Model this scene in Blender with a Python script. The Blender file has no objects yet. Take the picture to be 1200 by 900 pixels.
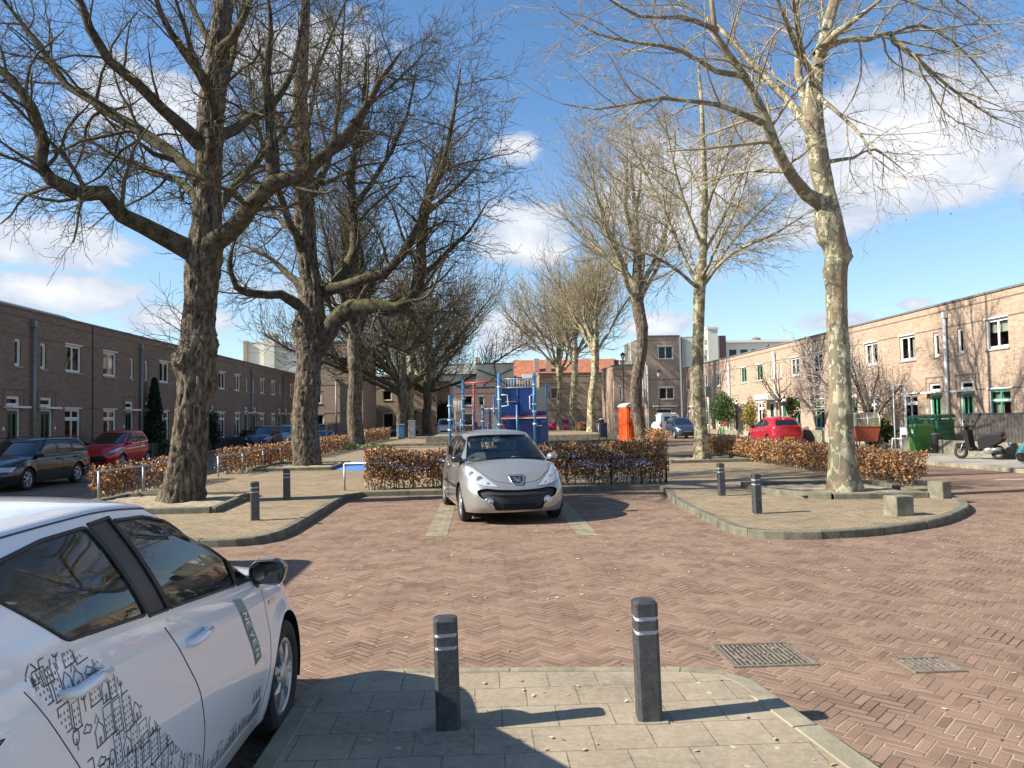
import bpy, bmesh, math, random
import numpy as np
from mathutils import Vector, Matrix
from mathutils.bvhtree import BVHTree
R = math.radians
PI = math.pi
random.seed(7)
SC = bpy.context.scene
COL = SC.collection

# ------------------------------------------------------------ object helpers
def tag(o, label=None, cat=None, group=None, kind=None):
    if label: o['label'] = label
    if cat: o['category'] = cat
    if group: o['group'] = group
    if kind: o['kind'] = kind
    return o

def empty(name, loc=(0, 0, 0), rz=0.0):
    o = bpy.data.objects.new(name, None)
    o.location = loc
    o.rotation_euler = (0, 0, rz)
    COL.objects.link(o)
    return o

def link_mesh(name, me, parent=None, loc=None):
    o = bpy.data.objects.new(name, me)
    COL.objects.link(o)
    if parent is not None: o.parent = parent
    if loc is not None: o.location = loc
    return o

def copy_tree(o, parent=None):
    kids = list(o.children)
    c = o.copy()
    COL.objects.link(c)
    c.parent = parent
    for k in kids: copy_tree(k, c)
    return c

class MB:
    """collects geometry for one mesh object"""
    def __init__(s):
        s.v = []; s.f = []; s.sm = []; s.mi = []; s.n = 0
    def add(s, verts, faces, smooth=False, mi=0):
        b = s.n
        s.v.extend([tuple(p) for p in verts]); s.n += len(verts)
        for f in faces:
            s.f.append(tuple(b + i for i in f)); s.sm.append(smooth); s.mi.append(mi)
        return s
    def box(s, x0, x1, y0, y1, z0, z1, mi=0, b=0.0):
        if b > 0:
            vs = []
            for z, e in ((z0, b), (z0 + b, 0), (z1 - b, 0), (z1, b)):
                xa, xb, ya, yb = x0 + e, x1 - e, y0 + e, y1 - e
                q = b - e if e == 0 else 0
                c = b * .5 if e else b
                vs += [(xa + c, ya, z), (xb - c, ya, z), (xb, ya + c, z), (xb, yb - c, z), (xb - c, yb, z), (xa + c, yb, z), (xa, yb - c, z), (xa, ya + c, z)]
            fs = [tuple(range(7, -1, -1)), tuple(range(24, 32))]
            for k in range(3):
                for i in range(8):
                    j = (i + 1) % 8
                    fs.append((k * 8 + i, k * 8 + j, k * 8 + 8 + j, k * 8 + 8 + i))
            return s.add(vs, fs, False, mi)
        v = [(x0, y0, z0), (x1, y0, z0), (x1, y1, z0), (x0, y1, z0), (x0, y0, z1), (x1, y0, z1), (x1, y1, z1), (x0, y1, z1)]
        return s.add(v, [(3, 2, 1, 0), (4, 5, 6, 7), (0, 1, 5, 4), (1, 2, 6, 5), (2, 3, 7, 6), (3, 0, 4, 7)], False, mi)
    def cbox(s, c, d, mi=0, b=0.0, rz=0.0, M=None):
        t = MB(); t.box(-d[0] / 2, d[0] / 2, -d[1] / 2, d[1] / 2, -d[2] / 2, d[2] / 2, mi, b)
        m = Matrix.Translation(c) @ (M.to_4x4() if M is not None else Matrix.Rotation(rz, 4, 'Z'))
        return s.add([m @ Vector(p) for p in t.v], t.f, False, mi)
    def prism(s, poly, z0, z1, mi=0, cap=True):
        n = len(poly)
        v = [(x, y, z0) for x, y in poly] + [(x, y, z1) for x, y in poly]
        f = [(i, (i + 1) % n, n + (i + 1) % n, n + i) for i in range(n)]
        if cap: f += [tuple(range(n, 2 * n)), tuple(range(n - 1, -1, -1))]
        return s.add(v, f, False, mi)
    def extrude(s, poly, fn, a, b, mi=0, smooth=False):
        """poly in 2-D; fn(u, v, w) -> 3-D; extruded w = a..b"""
        n = len(poly)
        v = [fn(u, w, a) for u, w in poly] + [fn(u, w, b) for u, w in poly]
        f = [(i, (i + 1) % n, n + (i + 1) % n, n + i) for i in range(n)] + [tuple(range(n, 2 * n)), tuple(range(n - 1, -1, -1))]
        return s.add(v, f, smooth, mi)
    def cyl(s, p0, p1, r0, r1=None, n=12, mi=0, cap=True, smooth=True):
        r1 = r0 if r1 is None else r1
        return s.tube([p0, p1], [r0, r1], n, mi, cap, smooth)
    def tube(s, pts, rad, n=8, mi=0, cap=True, smooth=True, closed=False):
        pts = [Vector(p) for p in pts]
        m = len(pts)
        if not hasattr(rad, '__len__'): rad = [rad] * m
        vs = []; prev = None
        for i, p in enumerate(pts):
            if closed: t = pts[(i + 1) % m] - pts[i - 1]
            else: t = pts[min(i + 1, m - 1)] - pts[max(i - 1, 0)]
            if t.length < 1e-9: t = Vector((0, 0, 1))
            t.normalize()
            if prev is None:
                a = Vector((0, 0, 1)) if abs(t.z) < .9 else Vector((1, 0, 0))
                u = t.cross(a).normalized()
            else:
                u = prev - t * prev.dot(t)
                u = u.normalized() if u.length > 1e-6 else t.cross(Vector((0, .3, 1))).normalized()
            prev = u
            w = t.cross(u)
            for k in range(n):
                a = 2 * PI * k / n
                vs.append(p + (u * math.cos(a) + w * math.sin(a)) * rad[i])
        fs = []
        for i in range(m if closed else m - 1):
            j = (i + 1) % m
            for k in range(n):
                l = (k + 1) % n
                fs.append((i * n + k, i * n + l, j * n + l, j * n + k))
        s.add(vs, fs, smooth, mi)
        if cap and not closed:
            b = s.n - m * n
            s.f.append(tuple(b + k for k in range(n - 1, -1, -1))); s.sm.append(False); s.mi.append(mi)
            s.f.append(tuple(b + (m - 1) * n + k for k in range(n))); s.sm.append(False); s.mi.append(mi)
        return s
    def lathe(s, prof, c=(0, 0, 0), axis='Z', n=24, mi=0, smooth=True):
        """prof: (radius, height)"""
        vs = []; m = len(prof)
        for r, h in prof:
            for k in range(n):
                a = 2 * PI * k / n
                x, y = r * math.cos(a), r * math.sin(a)
                if axis == 'Z': q = (x, y, h)
                elif axis == 'X': q = (h, x, y)
                else: q = (y, h, x)
                vs.append((c[0] + q[0], c[1] + q[1], c[2] + q[2]))
        fs = []
        for i in range(m - 1):
            for k in range(n):
                l = (k + 1) % n
                fs.append((i * n + k, i * n + l, (i + 1) * n + l, (i + 1) * n + k))
        return s.add(vs, fs, smooth, mi)
    def ell(s, c, r, n=12, m=8, mi=0):
        prof = [(max(1e-4, math.sin(PI * i / m)), -math.cos(PI * i / m)) for i in range(m + 1)]
        t = MB(); t.lathe(prof, n=n)
        return s.add([(c[0] + p[0] * r[0], c[1] + p[1] * r[1], c[2] + p[2] * r[2]) for p in t.v], t.f, True, mi)
    def build(s, name, mats, parent=None, loc=None, weld=False):
        if not isinstance(mats, (list, tuple)): mats = [mats]
        me = bpy.data.meshes.new(name)
        me.from_pydata([tuple(p) for p in s.v], [], s.f)
        me.polygons.foreach_set('use_smooth', s.sm)
        me.polygons.foreach_set('material_index', s.mi)
        for m in mats: me.materials.append(m)
        me.update()
        return link_mesh(name, me, parent, loc)

def np_mesh(name, V, Fq, mat, parent=None, smooth=False, attr=None):
    """V (n,3), Fq (m,k) uniform face size"""
    me = bpy.data.meshes.new(name)
    n, (m, k) = len(V), Fq.shape
    me.vertices.add(n); me.vertices.foreach_set('co', V.astype(np.float32).ravel())
    me.loops.add(m * k); me.loops.foreach_set('vertex_index', Fq.astype(np.int32).ravel())
    me.polygons.add(m); me.polygons.foreach_set('loop_start', np.arange(0, m * k, k, dtype=np.int32))
    me.polygons.foreach_set('loop_total', np.full(m, k, dtype=np.int32))
    me.polygons.foreach_set('use_smooth', np.full(m, smooth))
    if attr is not None:
        a = me.attributes.new('tint', 'FLOAT', 'FACE'); a.data.foreach_set('value', attr.astype(np.float32))
    me.materials.append(mat)
    me.update(calc_edges=True)
    return link_mesh(name, me, parent)

# ------------------------------------------------------------ materials
class NT:
    def __init__(s, name):
        s.m = bpy.data.materials.new(name); s.m.use_nodes = True
        s.t = s.m.node_tree; s.t.nodes.clear()
        s.out = s.t.nodes.new('ShaderNodeOutputMaterial')
        s.p = s.t.nodes.new('ShaderNodeBsdfPrincipled')
        s.t.links.new(s.p.outputs[0], s.out.inputs[0])
    def n(s, typ, **kw):
        nd = s.t.nodes.new(typ)
        for k, v in kw.items(): setattr(nd, k, v)
        return nd
    def l(s, a, b): s.t.links.new(a, b)
    def val(s, x, sock):
        if isinstance(x, (int, float)): sock.default_value = x
        elif isinstance(x, tuple): sock.default_value = x if len(x) == len(sock.default_value) else x + (1,)
        else: s.l(x, sock)
    def math(s, op, a, b=None, c=None, clamp=False):
        nd = s.n('ShaderNodeMath', operation=op); nd.use_clamp = clamp
        s.val(a, nd.inputs[0])
        if b is not None: s.val(b, nd.inputs[1])
        if c is not None: s.val(c, nd.inputs[2])
        return nd.outputs[0]
    def mix(s, f, a, b, blend='MIX'):
        nd = s.n('ShaderNodeMix', data_type='RGBA', blend_type=blend)
        s.val(f, nd.inputs[0]); s.val(a, nd.inputs[6]); s.val(b, nd.inputs[7])
        return nd.outputs[2]
    def noise(s, scale=5., vec=None, detail=4., rough=.55, dist=0.):
        nd = s.n('ShaderNodeTexNoise'); nd.inputs['Scale'].default_value = scale
        nd.inputs['Detail'].default_value = detail; nd.inputs['Roughness'].default_value = rough
        nd.inputs['Distortion'].default_value = dist
        if vec is not None: s.l(vec, nd.inputs['Vector'])
        return nd.outputs['Fac']
    def ramp(s, f, stops):
        nd = s.n('ShaderNodeValToRGB'); e = nd.color_ramp.elements
        while len(e) < len(stops): e.new(.5)
        for el, (p, c) in zip(e, stops):
            el.position = p; el.color = c if len(c) == 4 else tuple(c) + (1,)
        s.l(f, nd.inputs[0]); return nd.outputs[0]
    def rng(s, f, a, b, c=0., d=1.):
        nd = s.n('ShaderNodeMapRange'); s.l(f, nd.inputs[0])
        for i, x in enumerate((a, b, c, d)): nd.inputs[1 + i].default_value = x
        return nd.outputs[0]
    def pos(s): return s.n('ShaderNodeNewGeometry').outputs['Position']
    def obj(s): return s.n('ShaderNodeTexCoord').outputs['Object']
    def sep(s, v):
        nd = s.n('ShaderNodeSeparateXYZ'); s.l(v, nd.inputs[0]); return nd.outputs
    def comb(s, x=0., y=0., z=0.):
        nd = s.n('ShaderNodeCombineXYZ')
        for i, q in enumerate((x, y, z)): s.val(q, nd.inputs[i])
        return nd.outputs[0]
    def bump(s, h, strength=.5, dist=.01):
        nd = s.n('ShaderNodeBump'); nd.inputs['Strength'].default_value = strength; nd.inputs['Distance'].default_value = dist
        s.l(h, nd.inputs['Height']); s.l(nd.outputs[0], s.p.inputs['Normal']); return nd
    def set(s, col=None, rough=None, metal=None, spec=None, coat=None):
        if col is not None: s.val(col, s.p.inputs['Base Color'])
        if rough is not None: s.val(rough, s.p.inputs['Roughness'])
        if metal is not None: s.val(metal, s.p.inputs['Metallic'])
        if spec is not None: s.p.inputs['Specular IOR Level'].default_value = spec
        if coat is not None:
            s.p.inputs['Coat Weight'].default_value = coat; s.p.inputs['Coat Roughness'].default_value = .03
        return s.m

def simple(name, col, rough=.6, metal=0., spec=.5, var=.12, scale=6., bump=0., coat=None):
    t = NT(name)
    f = t.noise(scale, t.obj(), 5.)
    c = t.mix(t.rng(f, .3, .7), tuple(x * (1 - var) for x in col), tuple(min(1, x * (1 + var)) for x in col))
    if bump: t.bump(t.noise(scale * 6, t.obj(), 4.), bump, .01)
    return t.set(c, rough, metal, spec, coat)

def brick_mat(name, c1, c2, mortar, stain=.25, scale=1.):
    t = NT(name)
    P = t.sep(t.pos()); u = t.math('ADD', P[0], P[1])
    vec = t.comb(u, P[2], 0.)
    b = t.n('ShaderNodeTexBrick'); t.l(vec, b.inputs['Vector'])
    b.inputs['Scale'].default_value = 1.; b.inputs['Brick Width'].default_value = .22 * scale; b.inputs['Row Height'].default_value = .065 * scale
    b.inputs['Mortar Size'].default_value = .006; b.inputs['Mortar Smooth'].default_value = .1; b.inputs['Bias'].default_value = -.1
    b.inputs['Color1'].default_value = c1 + (1,); b.inputs['Color2'].default_value = c2 + (1,); b.inputs['Mortar'].default_value = mortar + (1,)
    n1 = t.noise(.6, t.pos(), 5., .6); n2 = t.noise(14., t.pos(), 2.)
    c = t.mix(t.rng(n1, .3, .75, 0, stain), b.outputs['Color'], tuple(x * .55 for x in c1))
    c = t.mix(t.rng(n2, .35, .7, 0, .35), c, tuple(x * 1.25 for x in c2))
    h = t.math('SUBTRACT', 1., b.outputs['Fac'])
    t.bump(t.math('ADD', h, t.math('MULTIPLY', n2, .3)), .5, .008)
    return t.set(c, .9, spec=.2)

def herringbone_mat(name, w, cols, joint, rot=45., jw=.045, joint2=None, n_=2, blotch=(.6, .45)):
    """true herringbone of 2:1 bricks, w = brick width in metres, worked out from the ground position"""
    t = NT(name)
    P = t.sep(t.pos()); ca, sa = math.cos(R(rot)) / w, math.sin(R(rot)) / w
    wob = t.noise(1.1, t.pos(), 3.)
    wobf = t.math('MULTIPLY', t.math('SUBTRACT', wob, .5), .9)
    x = t.math('ADD', t.math('ADD', t.math('MULTIPLY', P[0], ca), t.math('MULTIPLY', P[1], sa)), wobf)
    y = t.math('SUBTRACT', t.math('MULTIPLY', P[1], ca), t.math('MULTIPLY', P[0], sa))
    y = t.math('ADD', y, t.math('MULTIPLY', wobf, -.7))
    i = t.math('FLOOR', x); j = t.math('FLOOR', y)
    fx = t.math('SUBTRACT', x, i); fy = t.math('SUBTRACT', y, j)
    k = t.math('FLOORED_MODULO', t.math('SUBTRACT', i, j), 2. * n_)
    ver = t.math('GREATER_THAN', k, n_ - .5); hor = t.math('SUBTRACT', 1., ver)
    bi = t.math('SUBTRACT', i, t.math('MULTIPLY', k, hor))              # brick cell id
    bj = t.math('SUBTRACT', j, t.math('MULTIPLY', t.math('SUBTRACT', 2. * n_ - 1, k), ver))
    u = t.math('SUBTRACT', x, bi); v = t.math('SUBTRACT', y, bj)   # local coords in brick (0..2,0..1) or (0..1,0..2)
    lx = t.math('ADD', 1., t.math('MULTIPLY', hor, n_ - 1.)); ly = t.math('ADD', 1., t.math('MULTIPLY', ver, n_ - 1.))
    dx = t.math('MINIMUM', u, t.math('SUBTRACT', lx, u)); dy = t.math('MINIMUM', v, t.math('SUBTRACT', ly, v))
    d = t.math('MINIMUM', dx, dy)
    idv = t.comb(bi, bj, 0.)
    wn = t.n('ShaderNodeTexWhiteNoise', noise_dimensions='3D'); t.l(idv, wn.inputs['Vector'])
    rnd = wn.outputs['Value']; rc = t.sep(wn.outputs['Color'])
    jit = t.math('ADD', jw * .55, t.math('MULTIPLY', rc[2], jw * .9))
    fine = t.noise(60., t.pos(), 3.)
    d2 = t.math('ADD', d, t.math('MULTIPLY', t.math('SUBTRACT', fine, .5), .08))
    nd = t.n('ShaderNodeMapRange', interpolation_type='SMOOTHSTEP'); t.l(d2, nd.inputs[0]); t.l(t.math('MULTIPLY', jit, .5), nd.inputs[1]); t.l(t.math('MULTIPLY', jit, 1.7), nd.inputs[2])
    mask = nd.outputs[0]
    st = [(q / (len(cols) - 1), c) for q, c in enumerate(cols)]
    bc = t.ramp(rnd, st)
    big = t.noise(.35, t.pos(), 5., .6); mid = t.noise(3.5, t.pos(), 4.)
    bc = t.mix(t.rng(big, .35, .7, 0, blotch[0]), bc, tuple(c * .62 for c in cols[0]))
    bc = t.mix(t.rng(t.noise(.9, t.pos(), 6., .7), .5, .68, 0, .35), bc, tuple(c * .5 for c in cols[0]))
    bc = t.mix(t.rng(mid, .4, .75, 0, blotch[1]), bc, tuple(min(1, c * 1.25) for c in cols[-1]))
    bc = t.mix(t.rng(fine, .3, .8, 0, .25), bc, tuple(c * .5 for c in cols[0]))
    jc = t.mix(t.rng(t.noise(1.7, t.pos(), 4.), .42, .6), joint, joint2 or tuple(c * .3 for c in joint))
    c = t.mix(mask, jc, bc)
    # tilt of every brick and rounded edge
    hgt = t.math('ADD', mask, t.math('MULTIPLY', t.math('ADD', t.math('MULTIPLY', u, t.math('SUBTRACT', rc[0], .5)), t.math('MULTIPLY', v, t.math('SUBTRACT', rc[1], .5))), .8))
    hgt = t.math('ADD', hgt, t.math('MULTIPLY', fine, .35))
    t.bump(hgt, .75, .006)
    return t.set(c, t.rng(fine, .2, .8, .7, .95), spec=.3)

def tile_mat(name, tw, th, c1, c2, joint, lichen=(.5, .5, .4), rot=0., lich=.6, jw=.008, off=.5):
    t = NT(name)
    mp = t.n('ShaderNodeMapping'); t.l(t.pos(), mp.inputs[0]); mp.inputs['Rotation'].default_value = (0, 0, R(rot)); mp.inputs['Location'].default_value = (.07, .11, 0)
    b = t.n('ShaderNodeTexBrick'); t.l(mp.outputs[0], b.inputs['Vector'])
    b.offset = off
    b.inputs['Scale'].default_value = 1.; b.inputs['Brick Width'].default_value = tw; b.inputs['Row Height'].default_value = th
    b.inputs['Mortar Size'].default_value = jw * .5; b.inputs['Mortar Smooth'].default_value = .3; b.inputs['Bias'].default_value = 0.
    b.inputs['Color1'].default_value = c1 + (1,); b.inputs['Color2'].default_value = c2 + (1,); b.inputs['Mortar'].default_value = joint + (1,)
    big = t.noise(1.2, t.pos(), 6., .65); sp = t.noise(30., t.pos(), 4., .7); vv = t.n('ShaderNodeTexVoronoi', feature='F1'); vv.inputs['Scale'].default_value = 5.5
    t.l(t.pos(), vv.inputs['Vector'])
    c = t.mix(t.rng(big, .38, .66, 0, .8), b.outputs['Color'], tuple(x * .5 for x in c1))
    c = t.mix(t.rng(sp, .35, .75, 0, .5), c, tuple(min(1, x * 1.35) for x in c2))
    dd = t.math('ADD', vv.outputs['Distance'], t.math('MULTIPLY', t.noise(22., t.pos(), 3.), .25))
    lm = t.math('MULTIPLY', t.rng(dd, .19, .23, 1., 0.), t.rng(t.noise(.9, t.pos(), 2.), .48, .56))
    c = t.mix(t.math('MULTIPLY', lm, lich), c, lichen)
    h = t.math('ADD', t.math('SUBTRACT', 1., b.outputs['Fac']), t.math('MULTIPLY', sp, .25))
    t.bump(h, .7, .005)
    return t.set(c, .88, spec=.25)

M = {}
def init_mats():
    M['road'] = herringbone_mat('road_brick', .064, [(.19, .115, .077), (.238, .147, .10), (.262, .165, .112), (.292, .19, .132)], (.34, .275, .19), 45., .06, n_=3, joint2=(.06, .045, .035), blotch=(.35, .3))
    M['bay'] = herringbone_mat('bay_brick', .1, [(.24, .20, .13), (.30, .26, .17), (.34, .30, .20)], (.2, .18, .12), 45., .05)
    M['paveb'] = herringbone_mat('pavement_brick', .085, [(.25, .185, .115), (.305, .23, .142), (.34, .262, .165), (.37, .28, .175)], (.17, .14, .085), 45., .06, joint2=(.10, .095, .05))
    M['tile'] = tile_mat('grey_paving_tile', .3, .3, (.28, .228, .16), (.345, .287, .205), (.09, .078, .05), (.55, .53, .40), 0.)
    M['tile2'] = tile_mat('far_paving_tile', .3, .3, (.30, .28, .24), (.36, .33, .28), (.12, .11, .09), (.4, .4, .33), 0., .3)
    M['kerb'] = simple('kerb_concrete', (.25, .22, .15), .9, var=.3, scale=5., bump=.5)
    M['kerbg'] = simple('kerb_mossy_concrete', (.14, .13, .09), .92, var=.35, scale=5., bump=.5)
    M['soil'] = simple('dry_soil', (.32, .26, .17), .95, var=.4, scale=9., bump=1.)
    M['wallR'] = brick_mat('facade_brick', (.30, .21, .15), (.47, .35, .255), (.40, .33, .25))
    M['wallD'] = brick_mat('facade_brick_dark', (.27, .19, .16), (.33, .235, .195), (.28, .23, .2))
    M['wallL'] = brick_mat('painted_shade_brick', (.19, .135, .105), (.29, .215, .165), (.24, .195, .155))  # facade brick again, its colour darkened to paint in shade on this row
    M['band'] = simple('brick_band', (.17, .115, .095), .9, var=.2)
    M['whitep'] = simple('white_paint', (.78, .77, .73), .45, var=.05)
    M['greenp'] = simple('green_paint', (.07, .33, .19), .4, var=.1)
    M['dgreenp'] = simple('dark_green_paint', (.03, .11, .085), .4, var=.1)
    M['zinc'] = simple('zinc_pipe', (.26, .26, .26), .5, .3)
    M['bitumen'] = simple('roof_felt', (.10, .10, .105), .9)
    M['coping'] = simple('roof_coping', (.16, .15, .15), .6)
    M['stone'] = simple('sill_stone', (.32, .3, .27), .8)
    M['dark'] = simple('dark_interior', (.02, .02, .02), .7)
    M['curtain'] = simple('curtain_cloth', (.45, .42, .36), .9, var=.3, scale=3.)
    t = NT('window_pane')
    g = t.noise(.8, t.pos(), 2.)
    M['pane'] = t.set(t.mix(t.rng(g, .35, .65), (.015, .018, .02), (.07, .075, .075)), .04, spec=.9)
    M['bollard'] = simple('bollard_black', (.045, .047, .05), .5, var=.45, scale=14., bump=.3)
    M['bandw'] = simple('bollard_band', (.48, .48, .5), .5)
    M['bandr'] = simple('bollard_red_band', (.4, .05, .04), .5)
    M['galv'] = simple('galvanised_steel', (.42, .43, .42), .45, .6, var=.2)
    M['iron'] = simple('cast_iron', (.20, .165, .125), .7, .2, var=.35, scale=20., bump=.5)
    M['conc'] = simple('old_concrete', (.20, .185, .13), .92, var=.45, scale=4., bump=.7)
    M['black'] = simple('black_plastic', (.016, .016, .018), .45, var=.2)
    M['rubber'] = simple('tyre_rubber', (.02, .02, .02), .85, var=.2)
    M['blueP'] = simple('blue_paint', (.05, .18, .34), .4, var=.15)
    M['blueD'] = simple('dark_blue_panel', (.01, .05, .22), .4, var=.2)
    M['redP'] = simple('red_paint', (.42, .04, .03), .45, var=.15)
    M['greyP'] = simple('light_grey_paint', (.6, .63, .64), .45)
    M['orange'] = simple('orange_plastic', (.80, .115, .02), .4, var=.06)
    M['white'] = simple('white_plastic', (.75, .75, .74), .4, var=.05)
    M['green'] = simple('green_plastic', (.07, .22, .035), .5, var=.12)
    M['dgreen'] = simple('dark_green_plastic', (.01, .075, .04), .5, var=.15)
    M['wood'] = simple('weathered_wood', (.065, .058, .05), .85, var=.3, scale=7.)
    M['tan'] = simple('tan_board', (.62, .57, .40), .6, var=.2, scale=2.)
    M['bluerub'] = simple('blue_rubber_tile', (.07, .2, .5), .85, var=.15)
    M['orangeroof'] = tile_mat('orange_roof_tile', .3, .3, (.34, .12, .07), (.42, .17, .10), (.3, .08, .03), (.5, .2, .1), 0., .1)
    M['cream'] = simple('cream_render', (.62, .60, .49), .8, var=.08, scale=.6)
    M['grey'] = simple('grey_render', (.38, .39, .37), .8, var=.1)
    M['greyroof'] = simple('grey_roof', (.2, .21, .18), .8, var=.2)
    M['chrome'] = simple('chrome', (.7, .7, .7), .15, .95, var=.03)
    M['rimA'] = simple('wheel_silver', (.45, .46, .47), .35, .7, var=.08)
    # car glass: tinted see-through sheet with a mirror-like surface
    t = NT('car_glass')
    t.t.nodes.remove(t.p)
    tr = t.n('ShaderNodeBsdfTransparent'); tr.inputs[0].default_value = (.74, .8, .78, 1)
    gl = t.n('ShaderNodeBsdfGlossy'); gl.inputs['Roughness'].default_value = .015; gl.inputs[0].default_value = (1, 1, 1, 1)
    fr = t.n('ShaderNodeFresnel'); fr.inputs[0].default_value = 1.45
    mx = t.n('ShaderNodeMixShader'); t.l(fr.outputs[0], mx.inputs[0]); t.l(tr.outputs[0], mx.inputs[1]); t.l(gl.outputs[0], mx.inputs[2])
    t.l(mx.outputs[0], t.out.inputs[0]); M['glass'] = t.m
    t = NT('clear_plastic'); t.t.nodes.remove(t.p); tr = t.n('ShaderNodeBsdfTransparent'); tr.inputs[0].default_value = (.75, .72, .55, 1); df = t.n('ShaderNodeBsdfDiffuse'); df.inputs[0].default_value = (.6, .55, .35, 1); mx = t.n('ShaderNodeMixShader'); mx.inputs[0].default_value = .3; t.l(tr.outputs[0], mx.inputs[1]); t.l(df.outputs[0], mx.inputs[2]); t.l(mx.outputs[0], t.out.inputs[0]); M['clear'] = t.m
    t = NT('car_glass_dark'); M['glassd'] = t.set((.012, .014, .016), .03, spec=1.)
    t = NT('lamp_glass')
    vo = t.n('ShaderNodeTexVoronoi'); vo.inputs['Scale'].default_value = 30.; t.l(t.obj(), vo.inputs['Vector'])
    t.bump(vo.outputs['Distance'], .6, .01)
    M['lamp'] = t.set((.6, .62, .64), .08, .35, spec=1., coat=1.)
    M['tail'] = simple('tail_lamp_red', (.45, .01, .01), .12, var=.2, coat=1.)
    M['plate'] = simple('yellow_plate', (.75, .45, .03), .4, var=.03)
    M['fabric'] = simple('seat_fabric', (.22, .23, .24), .9, var=.2, scale=30.)
    M['dash'] = simple('dashboard_plastic', (.10, .10, .105), .6)
    M['teal'] = simple('teal_panel', (.05, .26, .27), .4)

def paint(name, col, metal=0., flake=.0, rough=.35, dirt=.12):
    t = NT(name)
    g = t.n('ShaderNodeNewGeometry')
    P = t.sep(t.obj())
    n = t.noise(3., t.obj(), 5., .65)
    dm = t.math('MULTIPLY', t.rng(P[2], .15, .75, 1., .15), t.rng(n, .3, .8))
    c = t.mix(t.math('MULTIPLY', dm, dirt * 3), col, (.22, .19, .15))
    c = t.mix(g.outputs['Backfacing'], c, (.03, .03, .03))
    return t.set(c, rough, metal, coat=1.)
SUN_EL, SUN_AZ = 35., 260.      # sun stands to the left and a little behind the camera; azimuth clockwise from +Y

def make_camera():
    cY = Vector((-35., -40.5, -900.)).normalized()
    up = Vector((-.0175, 1., 0.)); up = (up - cY * up.dot(cY)).normalized()
    cX = cY.cross(up)
    # columns: world axes in camera space -> rows are the camera axes in world space
    rot = Matrix(((cX.x, cX.y, cX.z), (cY.x, cY.y, cY.z), (up.x, up.y, up.z)))
    cd = bpy.data.cameras.new('camera'); cd.lens = 27.; cd.sensor_width = 36.; cd.clip_end = 3000.; cd.clip_start = .05
    c = bpy.data.objects.new('camera', cd); COL.objects.link(c)
    c.matrix_world = Matrix.Translation((0, 0, 1.7)) @ rot.to_4x4()
    SC.camera = c

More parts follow.
